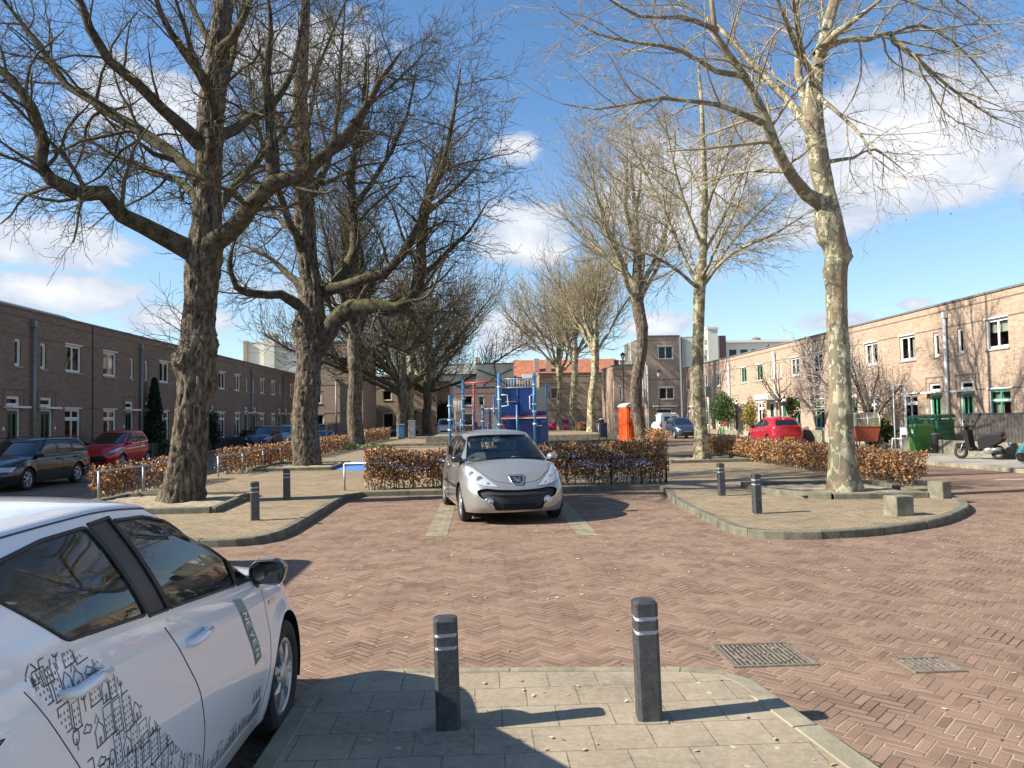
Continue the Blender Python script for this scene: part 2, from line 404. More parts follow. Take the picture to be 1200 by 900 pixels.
def make_world():
    w = bpy.data.worlds.new('World'); SC.world = w; w.use_nodes = True
    t = NT.__new__(NT); t.t = w.node_tree; t.t.nodes.clear()
    out = t.n('ShaderNodeOutputWorld'); bg = t.n('ShaderNodeBackground')
    sky = t.n('ShaderNodeTexSky', sky_type='NISHITA'); sky.sun_disc = False
    sky.sun_elevation = R(SUN_EL); sky.sun_rotation = R(SUN_AZ); sky.air_density = 1.; sky.dust_density = .35; sky.ozone_density = 2.6; sky.altitude = 0
    D = t.n('ShaderNodeTexCoord').outputs['Generated']
    s = t.sep(D)
    az = t.math('MULTIPLY', t.math('ARCTAN2', s[0], s[1]), 180 / PI)
    el = t.math('MULTIPLY', t.math('ARCSINE', s[2]), 180 / PI)
    # clouds lie on a level layer: coordinates on the layer make them flatten towards the horizon
    zz = t.math('ADD', t.math('MAXIMUM', s[2], 0.), .13)
    cv = t.comb(s[0], s[1], t.math('MULTIPLY', s[2], 1.9))
    n1 = t.noise(4.6, cv, 6., .6, .25); n2 = t.noise(13., cv, 5., .62, .2)
    blobs = [(30, 17.5, 10., 5., 1.3), (24, 13, 5, 2.6, .85), (14.5, 15.5, 6, 5., .9), (16, 10.5, 6, 1.6, .55), (36.5, 15, 3.5, 2.5, .8), (-29, 11.6, 6, 2.1, 1.05), (-29, 8.6, 7.5, 1.6, 1.1), (-21, 7.2, 6, 1.2, .8), (-22, 21.5, 7, 3.5, .95),
             (-14.5, 24.5, 7, 3.2, .95), (3.5, 13.2, 3.5, 2.3, 1.05), (-11, 9.6, 8, 1.6, .85), (25.5, 6.3, 2.8, .9, .9), (30, 7., 1.5, .5, .7), (2.5, 6.6, 5, 1.8, .8), (13, 6.5, 3, 1., .9), (32, 13.2, 1.3, .8, .75), (3, 19.5, 2.5, 1.4, .6),
             (75, 25, 14, 6, .9), (110, 36, 12, 6, .8), (95, 12, 20, 3, .9)]
    acc = None
    for a, e, sa, se, amp in blobs:
        da = t.math('DIVIDE', t.math('SUBTRACT', az, float(a)), float(sa)); de = t.math('DIVIDE', t.math('SUBTRACT', el, float(e)), float(se))
        g = t.math('MULTIPLY', t.math('EXPONENT', t.math('MULTIPLY', t.math('ADD', t.math('MULTIPLY', da, da), t.math('MULTIPLY', de, de)), -1.)), float(amp))
        acc = g if acc is None else t.math('MAXIMUM', acc, g)
    nn = t.math('ADD', t.math('MULTIPLY', n1, .75), t.math('MULTIPLY', n2, .5))       # about .62 on average
    dens = t.math('ADD', t.math('MULTIPLY', t.math('SUBTRACT', nn, .62), 1.9), t.math('SUBTRACT', acc, .38))
    mask = t.n('ShaderNodeMapRange', interpolation_type='SMOOTHSTEP'); t.l(dens, mask.inputs[0]); mask.inputs[1].default_value = -.06; mask.inputs[2].default_value = .28
    inner = t.rng(t.math('ADD', dens, t.math('MULTIPLY', t.math('SUBTRACT', n2, .5), 1.2)), .15, .9)
    cc = t.mix(inner, (6.4, 7.1, 8.4), (10.4, 10.4, 10.6))
    haze = t.rng(el, 0., 22., .38, 0.)
    # saturate the clear blue slightly
    hs = t.n('ShaderNodeHueSaturation'); hs.inputs['Saturation'].default_value = 1.15; hs.inputs['Value'].default_value = 1.95; t.l(sky.outputs[0], hs.inputs['Color'])
    base = t.mix(haze, hs.outputs[0], (6.2, 8.0, 9.9))
    fin = t.mix(t.math('MULTIPLY', mask.outputs[0], .93), base, cc)
    t.l(fin, bg.inputs[0]); bg.inputs[1].default_value = .05
    t.l(bg.outputs[0], out.inputs[0])
    sd = bpy.data.lights.new('sun', 'SUN'); sd.energy = 5.0; sd.angle = R(.5); sd.color = (1., .93, .82)
    so = bpy.data.objects.new('sun', sd); COL.objects.link(so)
    a, e = R(SUN_AZ), R(SUN_EL)
    d = Vector((math.sin(a) * math.cos(e), math.cos(a) * math.cos(e), math.sin(e)))
    so.rotation_euler = d.to_track_quat('Z', 'Y').to_euler(); so.location = (-20, -5, 30)
    vs = SC.view_settings; vs.view_transform = 'Standard'; vs.look = 'None'; vs.exposure = EXPO; vs.gamma = 1.

EXPO = 1.03

def chaikin(P, n=2, closed=False, keep=()):
    for _ in range(n):
        Q = []
        m = len(P)
        rngi = range(m) if closed else range(m - 1)
        if not closed: Q.append(P[0])
        for i in rngi:
            a, b = P[i], P[(i + 1) % m]
            Q.append((a[0] * .75 + b[0] * .25, a[1] * .75 + b[1] * .25)); Q.append((a[0] * .25 + b[0] * .75, a[1] * .25 + b[1] * .75))
        if not closed: Q.append(P[-1])
        P = Q
    return P

def resample(P, d):
    out = [P[0]]; acc = 0.
    for a, b in zip(P, P[1:]):
        L = math.dist(a, b); s = d - acc
        while s <= L:
            f = s / L; out.append((a[0] + (b[0] - a[0]) * f, a[1] + (b[1] - a[1]) * f)); s += d
        acc = L - (s - d)
    if math.dist(out[-1], P[-1]) > .1: out.append(P[-1])
    return out

def kerb_blocks(mb, P, w, z0, z1, step=1.0, inward=1, gap=.012, jit=.004):
    """separate kerb stones along a polyline; body lies on its left when inward = 1"""
    Q = resample(P, .25); n = max(1, int(round(step / .25)))
    rnd = random.Random(3)
    def nrm(i):
        a, b = Q[max(0, i - 1)], Q[min(len(Q) - 1, i + 1)]
        l = math.dist(a, b) or 1; return (-(b[1] - a[1]) / l * inward, (b[0] - a[0]) / l * inward)
    for s in range(0, len(Q) - 1, n):
        e = min(s + n, len(Q) - 1); idx = list(range(s, e + 1))
        dz = rnd.uniform(-jit, jit); do = rnd.uniform(-jit, jit) * 1.5
        vs = []; fs = []
        for k, i in enumerate(idx):
            x, y = Q[i]; nx, ny = nrm(i)
            if k == 0 and len(idx) > 1: tx, ty = Q[i + 1][0] - x, Q[i + 1][1] - y; l = math.hypot(tx, ty) or 1; x += tx / l * gap / 2; y += ty / l * gap / 2
            if k == len(idx) - 1 and k: tx, ty = Q[i - 1][0] - x, Q[i - 1][1] - y; l = math.hypot(tx, ty) or 1; x += tx / l * gap / 2; y += ty / l * gap / 2
            b = .015
            for o, z in ((0, z0), (0, z1 - b), (b, z1), (w - b * .6, z1), (w, z1 - b * .6), (w, z0)):
                vs.append((x + nx * (o + do), y + ny * (o + do), z + dz))
        m = len(idx)
        for k in range(m - 1):
            for q in range(5): fs.append((k * 6 + q, (k + 1) * 6 + q, (k + 1) * 6 + q + 1, k * 6 + q + 1))
        fs.append(tuple(range(5, -1, -1))); fs.append(tuple((m - 1) * 6 + q for q in range(6)))
        if inward < 0: fs = [f[::-1] for f in fs]
        mb.add(vs, [f[::-1] for f in fs[:-2]], False); b_ = mb.n - len(vs)
        for f in fs[-2:]: mb.f.append(tuple(b_ + i for i in f[::-1])); mb.sm.append(False); mb.mi.append(0)

def inset(poly, d):
    """polygon drawn in by d on every side"""
    n = len(poly); A = sum(poly[i][0] * poly[(i + 1) % n][1] - poly[(i + 1) % n][0] * poly[i][1] for i in range(n)); s = 1 if A > 0 else -1; out = []
    for i in range(n):
        p, q, r = Vector(poly[i - 1]), Vector(poly[i]), Vector(poly[(i + 1) % n])
        a, b = (q - p), (r - q)
        if a.length < 1e-6 or b.length < 1e-6: continue
        a.normalize(); b.normalize(); n1 = Vector((-a.y, a.x)) * s; n2 = Vector((-b.y, b.x)) * s; m = n1 + n2
        m = m / max(.3, m.dot(m) / 2) if m.length > .1 else n1
        out.append((q.x + m.x * d, q.y + m.y * d))
    return out

def flat(name, poly, z, mat, kind='structure', depth=None):
    mb = MB()
    if depth: poly = inset(poly, .05)
    n = len(poly)
    if depth: mb.prism(poly, z - depth, z)
    else: mb.add([(x, y, z) for x, y in poly], [tuple(range(n))])
    o = mb.build(name, mat); o['kind'] = kind
    # triangulate so that concave outlines shade correctly
    bm = bmesh.new(); bm.from_mesh(o.data); bmesh.ops.triangulate(bm, faces=bm.faces[:], ngon_method='EAR_CLIP'); bmesh.ops.recalc_face_normals(bm, faces=bm.faces[:]) if depth else None
    bm.to_mesh(o.data); bm.free()
    return o

def make_ground():
    flat('ground', [(-900, -300), (900, -300), (900, 1500), (-900, 1500)], -.02, M['tile2'])
    flat('road', [(-60, -30), (60, -30), (60, 130), (-60, 130)], 0., M['road'])
    # pavement under the camera
    front = chaikin([(-1.1, 4.55), (-1.1, 4.98), (-.6, 5.12)], 2) + chaikin([(1.15, 4.98), (1.55, 4.92), (1.66, 4.45)], 2)
    outline = [(-1.1, -4.)] + front + [(1.78, 3.49), (2.2, -4.)]
    flat('pavement', [(x * .985, y - .03) for x, y in outline][::-1], .08, M['tile'], depth=.1)
    kb = MB()
    kerb_blocks(kb, [(1.15, 5.0), (-.55, 5.14)], .07, -.02, .082, 1., 1, jit=.002)
    kerb_blocks(kb, [(2.2, -4.)] + [(1.78, 3.49), (1.66, 4.45)], .15, -.02, .086, 1., 1, jit=.003)
    kerb_blocks(kb, chaikin([(1.66, 4.45), (1.58, 4.9), (1.15, 5.0)], 2), .12, -.02, .084, .75, 1, jit=.002)
    kerb_blocks(kb, chaikin([(-.55, 5.14), (-1.08, 5.0), (-1.12, 4.5)], 2) + [(-1.1, -4.)], .12, -.02, .084, 1., 1, jit=.002)
    o = kb.build('kerb', M['kerb']); o['kind'] = 'structure'
    # middle island with two noses and a parking bay between them
    rnose = chaikin([(4.0, 17.45), (3.95, 16.6), (3.62, 14.9), (3.5, 11.6), (3.5, 10.3), (4.8, 10.1), (6.2, 10.7), (7.4, 11.7), (8.35, 12.9), (8.9, 14.6), (9.75, 17.), (9.9, 20.)], 3)
    lnose = chaikin([(-9.6, 20.), (-9.5, 16.5), (-8.2, 13.2), (-6.2, 11.3), (-3.9, 10.75), (-3.0, 10.9), (-2.9, 12.4), (-3.0, 16.6), (-2.7, 17.45)], 3)
    outl = lnose + rnose + [(9.9, 74.), (-9.6, 74.)]
    flat('pavement', outl, .1, M['paveb'], depth=.14)
    kb = MB()
    for seg in (lnose, [(-2.7, 17.45), (4.0, 17.45)], rnose): kerb_blocks(kb, seg, .14, -.02, .112, 1., 1, jit=.006)
    kerb_blocks(kb, [(9.9, 20.), (9.9, 74.)], .14, -.02, .108, 1., 1); kerb_blocks(kb, [(-9.6, 74.), (-9.6, 20.)], .14, -.02, .108, 1., 1)
    o = kb.build('kerb', M['kerbg']); o['kind'] = 'structure'
    # pavements before the houses
    rr = [(14.2, -4.), (14.1, 19.5), (13.8, 23.), (13.9, 25.2), (14.8, 26.2), (15.9, 26.6), (15.95, 76.)]
    flat('pavement', rr + [(19.6, 76.), (19.6, -4.)][::1], .1, M['tile2'], depth=.14)
    kb = MB(); kerb_blocks(kb, [rr[0], rr[1], rr[2]] , .13, -.02, .108, 1., -1); kerb_blocks(kb, chaikin([rr[2], rr[3], rr[4], rr[5]], 2), .13, -.02, .108, 1., -1); kerb_blocks(kb, rr[5:], .13, -.02, .108, 1., -1)
    kerb_blocks(kb, [(-16.1, -4.), (-16.1, 76.)], .13, -.02, .108, 1., 1)
    o = kb.build('kerb', M['kerb']); o['kind'] = 'structure'
    flat('pavement', [(-17.3, -4.), (-16.15, -4.), (-16.15, 76.), (-17.3, 76.)], .1, M['tile2'], depth=.14)
    flat('pavement', [(-30., 80.5), (30., 80.5), (30., 84.), (-30., 84.)], .1, M['tile2'], depth=.14)
    # parking bay strips of yellow brick and blue play surface
    for P in ([(-.86, 15.7), (-.56, 15.7), (-.54, 11.3), (-.86, 11.3)], [(1.36, 15.7), (1.66, 15.7), (1.64, 11.), (1.34, 11.)]):
        flat('parking_marking', P, .004, M['bay'])
    def ellp(cx, cy, a, b, n=40): return [(cx + a * math.cos(2 * PI * i / n) * (1 + .12 * math.sin(3 * 2 * PI * i / n)), cy + b * math.sin(2 * PI * i / n)) for i in range(n)]
    flat('play_surface', ellp(-2.6, 28.2, 3.6, 3.4), .104, M['bluerub']); flat('play_surface', ellp(3.9, 28.3, 3.2, 4.2), .104, M['bluerub'])
    flat('play_surface', ellp(.5, 56., 4., 3.5), .47, M['bluerub'])
    flat('road_line', [(9.2, 19.4), (9.3, 19.4), (9.3, 19.5), (9.2, 19.5)], .004, M['whitep'])
    flat('road_line', [(12.2, 17.9), (16.5, 18.1), (16.5, 18.2), (12.2, 18.0)], .004, M['whitep'])

def low_wall(path, w, z0, z1, label, cat='low wall', mat=None, name='low_wall', step=1.2, group=None):
    mb = MB(); kerb_blocks(mb, path, w, z0, z1, step, 1, jit=.008)
    return tag(mb.build(name, mat or M['conc']), label, cat, group)

def make_pits():
    def pit(label, ring, soil):
        r = empty('tree_pit', (0, 0, 0)); tag(r, label, 'tree pit', 'raised tree pits on the island')
        mb = MB()
        for seg in ring: kerb_blocks(mb, seg, .13, .05, .21, 1., 1, jit=.012)
        mb.build('kerb_ring', M['kerbg'], r)
        s = MB(); nx = 14
        xs = [p[0] for p in soil]; ys = [p[1] for p in soil]
        x0, x1, y0, y1 = min(xs), max(xs), min(ys), max(ys); rnd = random.Random(5)
        vs = [(x0 + (x1 - x0) * i / nx, y0 + (y1 - y0) * j / nx, .135 + rnd.uniform(0, .035)) for j in range(nx + 1) for i in range(nx + 1)]
        s.add(vs, [(j * (nx + 1) + i, j * (nx + 1) + i + 1, (j + 1) * (nx + 1) + i + 1, (j + 1) * (nx + 1) + i) for j in range(nx) for i in range(nx)], True)
        s.build('soil', M['soil'], r)
    pit('square kerbed soil pit around the nearest trunk on the left', [[(-7.9, 14.1), (-4.8, 14.05)], [(-4.8, 14.1), (-5.0, 17.3)], [(-5.05, 17.3), (-7.9, 17.3)], [(-7.9, 17.25), (-7.9, 14.1)]], [(-7.8, 14.2), (-5.0, 17.2)])
    pit('square kerbed soil pit around the second trunk of the left row', [[(-7.7, 25.6), (-5., 25.6)], [(-5., 25.6), (-5., 29.4)], [(-5., 29.4), (-7.7, 29.4)], [(-7.7, 29.4), (-7.7, 25.6)]], [(-7.6, 25.7), (-5.2, 29.2)])
    pit('kerbed soil pit with pale stones around the nearest blotchy plane trunk', [chaikin([(5.6, 16.6), (5.5, 15.5), (5.85, 14.2), (6.4, 13.85)], 2), [(6.4, 13.85), (8.1, 13.75)], [(8.1, 13.8), (8.6, 16.6)], [(8.6, 16.6), (5.6, 16.6)]], [(5.9, 14.1), (8.1, 16.4)])
    pit('kerbed soil pit around the slender second plane tree', [[(6.2, 25.2), (8.9, 25.2)], [(8.9, 25.2), (8.9, 28.2)], [(8.9, 28.2), (6.2, 28.2)], [(6.2, 28.2), (6.2, 25.2)]], [(6.3, 25.3), (8.8, 28.1)])
    pit('low kerb around the third trunk of the left row', [[(-8.6, 43.), (-5.4, 43.)], [(-5.4, 43.), (-5.4, 47.)], [(-5.4, 47.), (-8.6, 47.)], [(-8.6, 47.), (-8.6, 43.)]], [(-8.5, 43.1), (-5.6, 46.9)])
    # low concrete walls of the play court
    low_wall([(-6.2, 47.), (-1.6, 47.)], .22, .08, .28, 'low concrete step left of the climbing frame, nearer of two')
    low_wall([(-3.9, 53.), (1.5, 53.)], .25, .08, .55, 'low concrete wall behind the climbing frame, left side', step=1.5)
    low_wall([(4., 46.), (9.2, 46.)], .22, .08, .3, 'low concrete step between the climbing frame and the orange toilet')
    low_wall([(3.9, 52.), (9.2, 52.)], .25, .08, .5, 'low concrete wall below the thin plane trunks', step=1.5)
    o = flat('play_court', [(-3.8, 53.2), (9., 53.2), (9., 73.5), (-3.8, 73.5)], .45, M['paveb'], depth=.4)

def make_litter():
    """dead leaves and seed husks scattered by the wind: nobody could count them"""
    rnd = np.random.default_rng(3); N = 1900
    P = []
    while len(P) < N:
        y = 3. + 26. * rnd.random() ** 1.4; x = rnd.uniform(-1., 1.) * (y * .75)
        z = 0.004
        if -1.05 < x < 1.6 and y < 5: z = .084
        elif y > 10.2:
            inbay = -2.9 < x < 3.6 and y < 17.4
            if (abs(x) < 8.2 and not inbay and y > 12.5) or y > 18: z = .104
            if x < -9.4 or x > 9.6: z = .004
            if z < .05 and not inbay: continue
            if -8 < x < -4.8 and 14 < y < 17.4: z = .18
        if (rnd.random() < .35 and z == .004) or (y < 7 and rnd.random() < .72): continue
        if x > .7 and x < 1.05 and abs(y - 4.1) < .15: continue
        P.append((x, y, z))
    P = np.array(P); n = len(P)
    s = rnd.uniform(.004, .014, n) * (1 + P[:, 1] * .06); a = rnd.uniform(0, 6.28, n)
    V = np.zeros((n, 4, 3))
    for k, (dx, dy, dz) in enumerate(((-1, -.5, 0), (1, -.4, .15), (.9, .5, .5), (-.8, .45, .1))):
        V[:, k, 0] = P[:, 0] + s * (dx * np.cos(a) - dy * np.sin(a)); V[:, k, 1] = P[:, 1] + s * (dx * np.sin(a) + dy * np.cos(a)); V[:, k, 2] = P[:, 2] + s * dz * .7 + .002
    F = np.arange(n * 4).reshape(n, 4)
    t = NT('litter'); at = t.n('ShaderNodeAttribute'); at.attribute_name = 'tint'
    m = t.set(t.ramp(at.outputs['Fac'], [(0, (.16, .10, .05)), (.5, (.42, .31, .17)), (1, (.55, .47, .33))]), .9)
    o = np_mesh('dead_leaves', V.reshape(-1, 3), F, m, attr=rnd.random(n)); tag(o, 'small dead leaves and husks scattered over the bricks', 'leaf litter', kind='stuff')

def make_grates():
    r = empty('manhole_cover', (1.94, 5.41, 0)); tag(r, 'large square slatted iron cover in the brick road', 'manhole cover')
    f = MB()
    for a in ((-.29, .29, -.26, -.235), (-.29, .29, .235, .26), (-.29, -.265, -.235, .235), (.265, .29, -.235, .235)): f.box(a[0], a[1], a[2], a[3], -.01, .012)
    f.build('frame', M['iron'], r)
    p = MB(); p.box(-.265, .265, -.235, .235, -.01, .001); p.build('plate', M['dark'], r)
    p = MB()
    for i in range(15):
        x = -.245 + i * .035
        p.box(x - .0065, x + .0065, -.232, .232, -.01, .009)
    p.build('bar', M['iron'], r)
    # cast arrow mark and ring of the cover
    p = MB(); p.box(-.04, .05, -.006, .006, .0, .0125); p.cbox((.035, .02, .006), (.045, .012, .013), rz=-.8); p.cbox((.035, -.02, .006), (.045, .012, .013), rz=.8)
    p.tube([(.205 * math.cos(a), .205 * math.sin(a), .009) for a in [2 * PI * k / 40 for k in range(40)]], .0035, 4, closed=True)
    for sx in (-.13, .13): p.cbox((sx, .01, .007), (.03, .012, .012), rz=.6); p.cbox((sx, -.012, .007), (.03, .012, .012), rz=-.5)
    p.build('cast_mark', M['iron'], r)
    r = empty('street_drain', (2.94, 5.08, 0)); tag(r, 'small iron gully grate in the road right of the square cover', 'drain')
    f = MB()
    for a in ((-.17, .17, -.15, -.125), (-.17, .17, .125, .15), (-.17, -.145, -.125, .125), (.145, .17, -.125, .125)): f.box(a[0], a[1], a[2], a[3], -.01, .013)
    f.build('frame', M['iron'], r)
    p = MB(); p.box(-.145, .145, -.125, .125, -.01, .001); p.build('sump', M['dark'], r)
    p = MB()
    for i in range(7): x = -.12 + i * .04; p.box(x - .01, x + .01, -.123, .123, -.01, .01)
    p.box(-.143, .143, -.008, .008, -.01, .0085); p.build('bar', M['iron'], r)

def make_bollards():
    def proto():
        r = empty('bollard', (0, 0, 0)); h = .64; w = .064
        def sec(z0, z1, ww, c, mb):
            p = [(-ww + c, -ww), (ww - c, -ww), (ww, -ww + c), (ww, ww - c), (ww - c, ww), (-ww + c, ww), (-ww, ww - c), (-ww, -ww + c)]
            mb.prism(p, z0, z1)
        m = MB(); m.box(-w - .025, w + .025, -w - .02, w + .02, -.03, .006); m.build('foot', M['kerb'], r); m = MB(); sec(-.05, .458, w, .018, m); m.build('post', M['bollard'], r)
        m = MB(); sec(.458, .480, w - .007, .014, m); sec(.530, .552, w - .007, .014, m); m.build('reflector_band', M['bandw'], r)
        m = MB();  m.box(w - .03, w - .0045, -w + .02, w - .02, .460, .478); m.box(w - .03, w - .0045, -w + .02, w - .02, .532, .550); m.build('red_reflector', M['bandr'], r)
        m = MB(); sec(.480, .530, w, .018, m); m.build('collar', M['bollard'], r)
        m = MB()
        def ring(z, ww, c): return [(-ww + c, -ww, z), (ww - c, -ww, z), (ww, -ww + c, z), (ww, ww - c, z), (ww - c, ww, z), (-ww + c, ww, z), (-ww, ww - c, z), (-ww, -ww + c, z)]
        vs = ring(.552, w, .018) + ring(h - .022, w, .018) + ring(h - .008, w - .014, .016) + ring(h, .02, .005)
        fs = [(k * 8 + i, k * 8 + (i + 1) % 8, k * 8 + 8 + (i + 1) % 8, k * 8 + 8 + i) for k in range(3) for i in range(8)] + [tuple(range(24, 32))]
        m.add(vs, fs); m.build('cap', M['bollard'], r)
        return r
    a = proto()
    L = [((-.205, 4.13, .08), 'black bollard in front, half in the shadow of the white car', .05), ((.865, 4.155, .08), 'black bollard in front, standing in full sun by the iron cover', -.04),
         ((-3.75, 12.85, .1), 'black bollard at the left kerb nose, nearer of the pair', .1), ((-4.05, 16.09, .1), 'black bollard at the left kerb nose, farther of the pair', 0),
         ((4.36, 12.17, .1), 'black bollard on the right kerb nose, nearer of the pair', .08), ((4.66, 14.94, .1), 'black bollard on the right kerb nose, farther of the pair', 0.),
         ((-11.2, 29.5, 0.), 'black bollard in the shaded left street before the dark blue hatchback', 0)]
    for i, (p, lab, rz) in enumerate(L):
        o = a if i == 0 else copy_tree(a)
        o.location = p; o.scale = (1, 1, .91 if i == 0 else 1.); o.rotation_euler = (random.uniform(-.012, .012), random.uniform(-.02, .01), rz); tag(o, lab, 'bollard', 'black bollards with grey bands')
    for i, (x, y, s, lab) in enumerate(((6.35, 11.6, .165, 'squat concrete block on the right kerb nose, nearer one'), (8.3, 13.75, .15, 'pale concrete block at the corner of the right kerb nose'))):
        m = MB(); m.box(-s, s, -.14, .14, -.02, .30, b=.012); o = m.build('stone_block', M['conc']); o.location = (x, y, .1); o.rotation_euler = (0, 0, .25 + i * .3); tag(o, lab, 'stone block', 'concrete blocks on the kerb nose')

def rail(path, h, label, every=2.2, r=.024, mat='galv', name='tube_rail', group='low tube rails around the island'):
    o = empty(name, (path[0][0], path[0][1], .1)); tag(o, label, 'rail', group)
    P = resample(path, every)
    x0, y0 = P[0]
    m = MB(); pts = [(x - x0, y - y0, h) for x, y in P]
    if True:
        m.tube(pts, r, 10)
    m.build('top_tube', M[mat], o)
    for x, y in P:
        m = MB(); m.cyl((x - x0, y - y0, -.05), (x - x0, y - y0, h), r * 1.05, n=10); m.build('post', M[mat], o)
    return o
def rect_wall(mb, W, z0, z1, holes, y=0., depth=.12, mi=0, x0=0.):
    """front face (normal -y) with rectangular openings and their reveals"""
    xs = sorted({x0, x0 + W} | {h[0] for h in holes} | {h[1] for h in holes}); zs = sorted({z0, z1} | {h[2] for h in holes} | {h[3] for h in holes})
    for i in range(len(xs) - 1):
        for j in range(len(zs) - 1):
            cx, cz = (xs[i] + xs[i + 1]) / 2, (zs[j] + zs[j + 1]) / 2
            if any(a < cx < b and c < cz < d for a, b, c, d in holes): continue
            mb.add([(xs[i], y, zs[j]), (xs[i + 1], y, zs[j]), (xs[i + 1], y, zs[j + 1]), (xs[i], y, zs[j + 1])], [(0, 1, 2, 3)], mi=mi)
    for a, b, c, d in holes:
        v = [(a, y, c), (b, y, c), (b, y, d), (a, y, d), (a, y + depth, c), (b, y + depth, c), (b, y + depth, d), (a, y + depth, d)]
        mb.add(v, [(0, 4, 5, 1), (1, 5, 6, 2), (2, 6, 7, 3), (3, 7, 4, 0)], mi=mi)
        # dark room behind the glass
        e = .9
        v = [(a, y + depth, c), (b, y + depth, c), (b, y + depth, d), (a, y + depth, d), (a, y + e, c), (b, y + e, c), (b, y + e, d), (a, y + e, d)]
        mb.add(v, [(0, 4, 5, 1), (1, 5, 6, 2), (2, 6, 7, 3), (3, 7, 4, 0), (4, 7, 6, 5)], mi=1)

def window(parent, a, b, c, d, frame='whitep', sash='greenp', cols=2, top=0., y=.06, curtain=None, sill=True, lint=True, name='window', fw=.06, glass='glass'):
    f = MB(); F = M[frame]
    f.box(a, a + fw, y, y + .07, c, d); f.box(b - fw, b, y, y + .07, c, d); f.box(a + fw, b - fw, y, y + .07, c, c + fw); f.box(a + fw, b - fw, y, y + .07, d - fw, d)
    o = f.build(name, F, parent)
    zt = d - top if top else d
    if top: g = MB(); g.box(a + fw, b - fw, y + .004, y + .066, zt - fw / 2, zt + fw / 2); g.build('transom', F, o)
    W = (b - a - 2 * fw) / cols
    s = MB()
    for q, (z0, z1) in enumerate([(c + fw, (zt if not top else zt - fw / 2) - (0 if top else fw))] + ([(zt + fw / 2, d - fw)] if top else [])):
        for k in range(cols):
            x0 = a + fw + k * W; x1 = x0 + W; e = .045
            s.box(x0 + .004, x0 + e, y + .015, y + .06, z0 + .003, z1 - .003); s.box(x1 - e, x1 - .004, y + .015, y + .06, z0 + .003, z1 - .003); s.box(x0 + e, x1 - e, y + .015, y + .06, z0 + .003, z0 + e); s.box(x0 + e, x1 - e, y + .015, y + .06, z1 - e, z1 - .003)
    s.build('sash', M[sash], o)
    p = MB(); p.add([(a + fw, y + .04, c + fw), (b - fw, y + .04, c + fw), (b - fw, y + .04, d - fw), (a + fw, y + .04, d - fw)], [(0, 1, 2, 3)]); p.build('pane', M[glass], o)
    if curtain:
        for (u0, u1, v0, v1) in curtain:
            m = MB(); x0 = a + (b - a) * u0; x1 = a + (b - a) * u1; n = 16; vs = []
            for i in range(n + 1):
                xx = x0 + (x1 - x0) * i / n; yy = y + .16 + .018 * math.sin(i * 2.1)
                vs += [(xx, yy, c + (d - c) * v0), (xx, yy, c + (d - c) * v1)]
            m.add(vs, [(2 * i, 2 * i + 2, 2 * i + 3, 2 * i + 1) for i in range(n)], True); m.build('curtain', M['curtain'], o)
    if sill: m = MB(); m.box(a - .05, b + .05, -.05, y - .002, c - .07, c - .003); m.build('sill', M['stone'], o)
    if lint: m = MB(); m.box(a - .07, b + .07, -.03, y + .03, d + .003, d + .055); m.build('lintel', M['whitep'], o)
    return o

